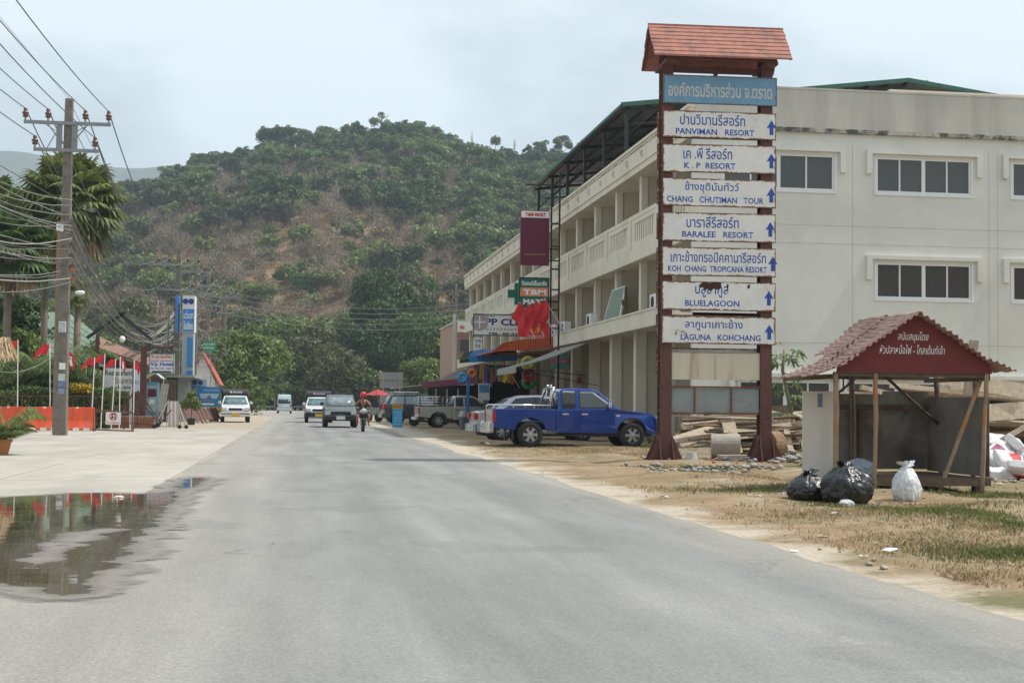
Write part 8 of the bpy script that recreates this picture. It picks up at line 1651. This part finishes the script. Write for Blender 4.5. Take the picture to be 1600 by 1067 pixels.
# further poles
PL = [(275, 105, 388, 'utility pole beside the hotel sign, second of the row'), (302, 117, 402, 'utility pole third of the row in front of the blue totem'), (322, 132, 426, 'utility pole fourth of the row by the green sign'), (349, 165, 448, 'utility pole fifth of the row above the round tree')]
poles = []
for i, (px, y_, top, lb) in enumerate(PL):
    x = AT(px, 630, y_).x; zt_ = AT(px, top, y_).z; o = concrete_pole('utility_pole', x, y_, zt_, lb, .44, .30); zz = [zt_ - 1.2, zt_ - 3.0, zt_ - 5.]
    crossarm(o, zz[0], 1.5, 0, (-1.4, -.65, .65, 1.4), mi=1.2, w_=.07); crossarm(o, zz[1], 1.1, 0, (-1.0, 1.0), br=False, mi=1.2); m_ = MB()
    for k in range(5): m_.lathe([(.03, -.09), (.13, -.04), (.13, .04), (.03, .09)], (-.35 - .22 * k, -.2, zz[2] + .1 - .07 * k), 8, 'x')
    m_.build('insulator_string', M_ins, o); m_ = MB(); [m_.bx(-.3, -.18, -.12, .12, z - .08, z + .08) for z in (6., 6.6, 7.2, 7.8)]; m_.build('cable_rack', M_ins, o); poles.append((x, y_, zt_, zz))
def cable(a, b, sag, r=.014, label='', group=None, m=None, n=22, name='cable', jit=0.):
    a, b = Vector(a), Vector(b); L = (b - a).length; mx_ = lambda: random.uniform(-jit, jit)
    P = [a.lerp(b, i / n) - Vector((0, 0, 4 * sag * (i / n) * (1 - i / n))) + (Vector((mx_(), 0, mx_())) if 0 < i < n else Vector()) for i in range(n + 1)]
    o = root(name, tuple(a), label, 'cable', group); mb_ = MB(); mb_.tube([p - a for p in P], r, 4, caps=False); mb_.build('wire', m or M_wire, o); return o
rc = random.Random(17); ORD = ('first second third fourth fifth sixth seventh eighth ninth tenth eleventh twelfth thirteenth fourteenth fifteenth sixteenth seventeenth eighteenth nineteenth twentieth').split() + ['second-highest', 'highest']
M_wire = mat('grey_wire', (.13, .13, .13), .6, var=0.); M_wire2 = mat('pale_wire', (.30, .29, .27), .6, var=0.)
P0 = (PX_ + .2, 4., 12.9); arms1 = [(-1.43, z1), (-.64, z1), (.66, z1), (1.48, z1), (-1.08, z2), (1.02, z2)]
nx_ = poles[0]; arms2 = [(-1.4, nx_[3][0]), (-.65, nx_[3][0]), (.65, nx_[3][0]), (1.4, nx_[3][0]), (-1., nx_[3][1]), (1., nx_[3][1])]
SP = ['outer left upper arm', 'inner left upper arm', 'inner right upper arm', 'outer right upper arm', 'left lower arm', 'right lower arm']
for (dx, z), (dx2, zb), s in zip(arms1, arms2, SP):
    cable((PX_ + dx, YP - .25, z + .48), (PX_ + .1 + dx, 3.8, z + .6), .9, .020, 'overhead power line leaving the frame from the %s of the nearest pole' % s, 'power lines overhead')
    cable((PX_ + dx, YP - .25, z + .48), (nx_[0] + dx2, nx_[1] - .25, zb + .5), 2.4, .022, 'sagging power line from %s of nearest pole to the second pole' % s, 'power lines between the first two poles')
cable((PX_, YP, zt + .05), (PX_ - .3, 4, zt + .5), .4, .008, 'thin earth wire over the top of the nearest pole', 'earth wires'); cable((PX_, YP, zt + .05), (nx_[0], nx_[1], nx_[2]), 1.5, .010, 'thin earth wire from the nearest pole top to the second pole', 'earth wires')
for i in range(len(poles) - 1):
    A_, B_ = poles[i], poles[i + 1]
    for (dx, k), s in zip(((-1.4, 0), (-.65, 0), (.65, 0), (1.4, 0), (-1., 1), (1., 1)), SP): cable((A_[0] + dx, A_[1] - .25, A_[3][k] + .5), (B_[0] + dx, B_[1] - .25, B_[3][k] + .5), .8 if i else .9, .025, 'power line from the %s of the %s pole to the next' % (s, ORD[i + 1]), 'power lines between distant poles')
for k in range(22):   # telecom cables, near side: sweep towards the previous pole out of frame
    z = 5.5 + 3.1 * k / 22 + rc.uniform(-.1, .1); x_ = PX_ + rc.choice((-.25, .27, -.1)); cable((x_, YP - .2, z), (PX_ - rc.uniform(.6, 1.6), 13., z + rc.uniform(-.9, .9)), rc.uniform(.5, 1.7), rc.choice((.011, .015, .02)), 'telecom cable sagging left from the nearest pole, %s from the lowest' % ORD[k], 'telecom cables left of the nearest pole', M_wire2 if k % 2 else M_wire, jit=.015)
for k in range(20):
    z = 5.7 + 2.3 * k / 20; cable((PX_ + .25, YP, z), (nx_[0] - .25, nx_[1], 6.2 + rc.uniform(-.9, 1.5)), 1.6 + rc.uniform(-.2, .9), rc.choice((.014, .02, .032)), 'telecom cable between the first two poles, %s from the lowest on the near pole' % ORD[k], 'telecom cables between the first two poles', M_wire if k % 3 else M_wire2, jit=.02)
for i in range(len(poles) - 1):
    A_, B_ = poles[i], poles[i + 1]
    for k in range(9): cable((A_[0] - .25, A_[1], 5.6 + rc.uniform(0, 2.4)), (B_[0] - .25, B_[1], 5.4 + rc.uniform(0, 2.2)), rc.uniform(.4, 1.3), .022, 'telecom cable looped from the %s to the %s pole of the row, %s of nine' % (ORD[i + 1], ORD[i + 2], ORD[k]), 'telecom cables between distant poles', M_wire if k % 3 else M_wire2, n=12)
for i, A_ in enumerate(poles[:3]):
    o = root('cable_coil', (A_[0], A_[1] - .3, 5.8), 'tangled loops of spare cable on the %s pole of the row' % ['second', 'third', 'fourth'][i], 'cable', 'coils of spare cable')
    for k in range(6):
        m_ = MB(); R = rc.uniform(.5, 1.3); cx = rc.uniform(-.3, .9); cz = rc.uniform(-1.2, .6); ph = rc.uniform(0, 6); m_.tube([(cx + R * cos(t * .5 + ph), rc.uniform(-.1, .1), cz + R * .9 * sin(t * .5 + ph)) for t in range(13)], .016, 4, caps=False); m_.build('loop', M_wire if k % 2 else M_wire2, o)
for k in range(5):
    b = Vector((PX_ + .3, YP, 7.2 + .15 * k)); far = AT(760, 500, 104); cable(tuple(Vector((poles[0][0], poles[0][1], 8.3 + .4 * k))), (far.x, 112, 7.6 + .4 * k), 1.1, .018, 'long cable crossing the road to the shophouses, %s from the lowest' % ORD[k], 'cables crossing the road', n=26)
for k, (a, b, s) in enumerate((((0, 652), (79, 560), 1.),)):
    cable(tuple(AT(-12, 578, 55)), tuple(AT(79, 558, 62)), .3, .012, 'pale cord stretched from the flagpole towards the left edge', None, M_wire2)

# ================================================================== HAZE
hb = MB(); hb.bx(-2700, 2400, -70, 4100, -3.2, 700)
hmz = bpy.data.materials.new('haze_air'); hmz.use_nodes = True; t = hmz.node_tree; t.nodes.clear()
ho = t.nodes.new('ShaderNodeOutputMaterial'); hv = t.nodes.new('ShaderNodeVolumePrincipled'); hv.inputs['Color'].default_value = (.70, .85, 1, 1); hv.inputs['Density'].default_value = .00022
hv.inputs['Anisotropy'].default_value = .2
t.links.new(hv.outputs[0], ho.inputs['Volume'])
tag(hb.build('haze', hmz), kind='stuff')
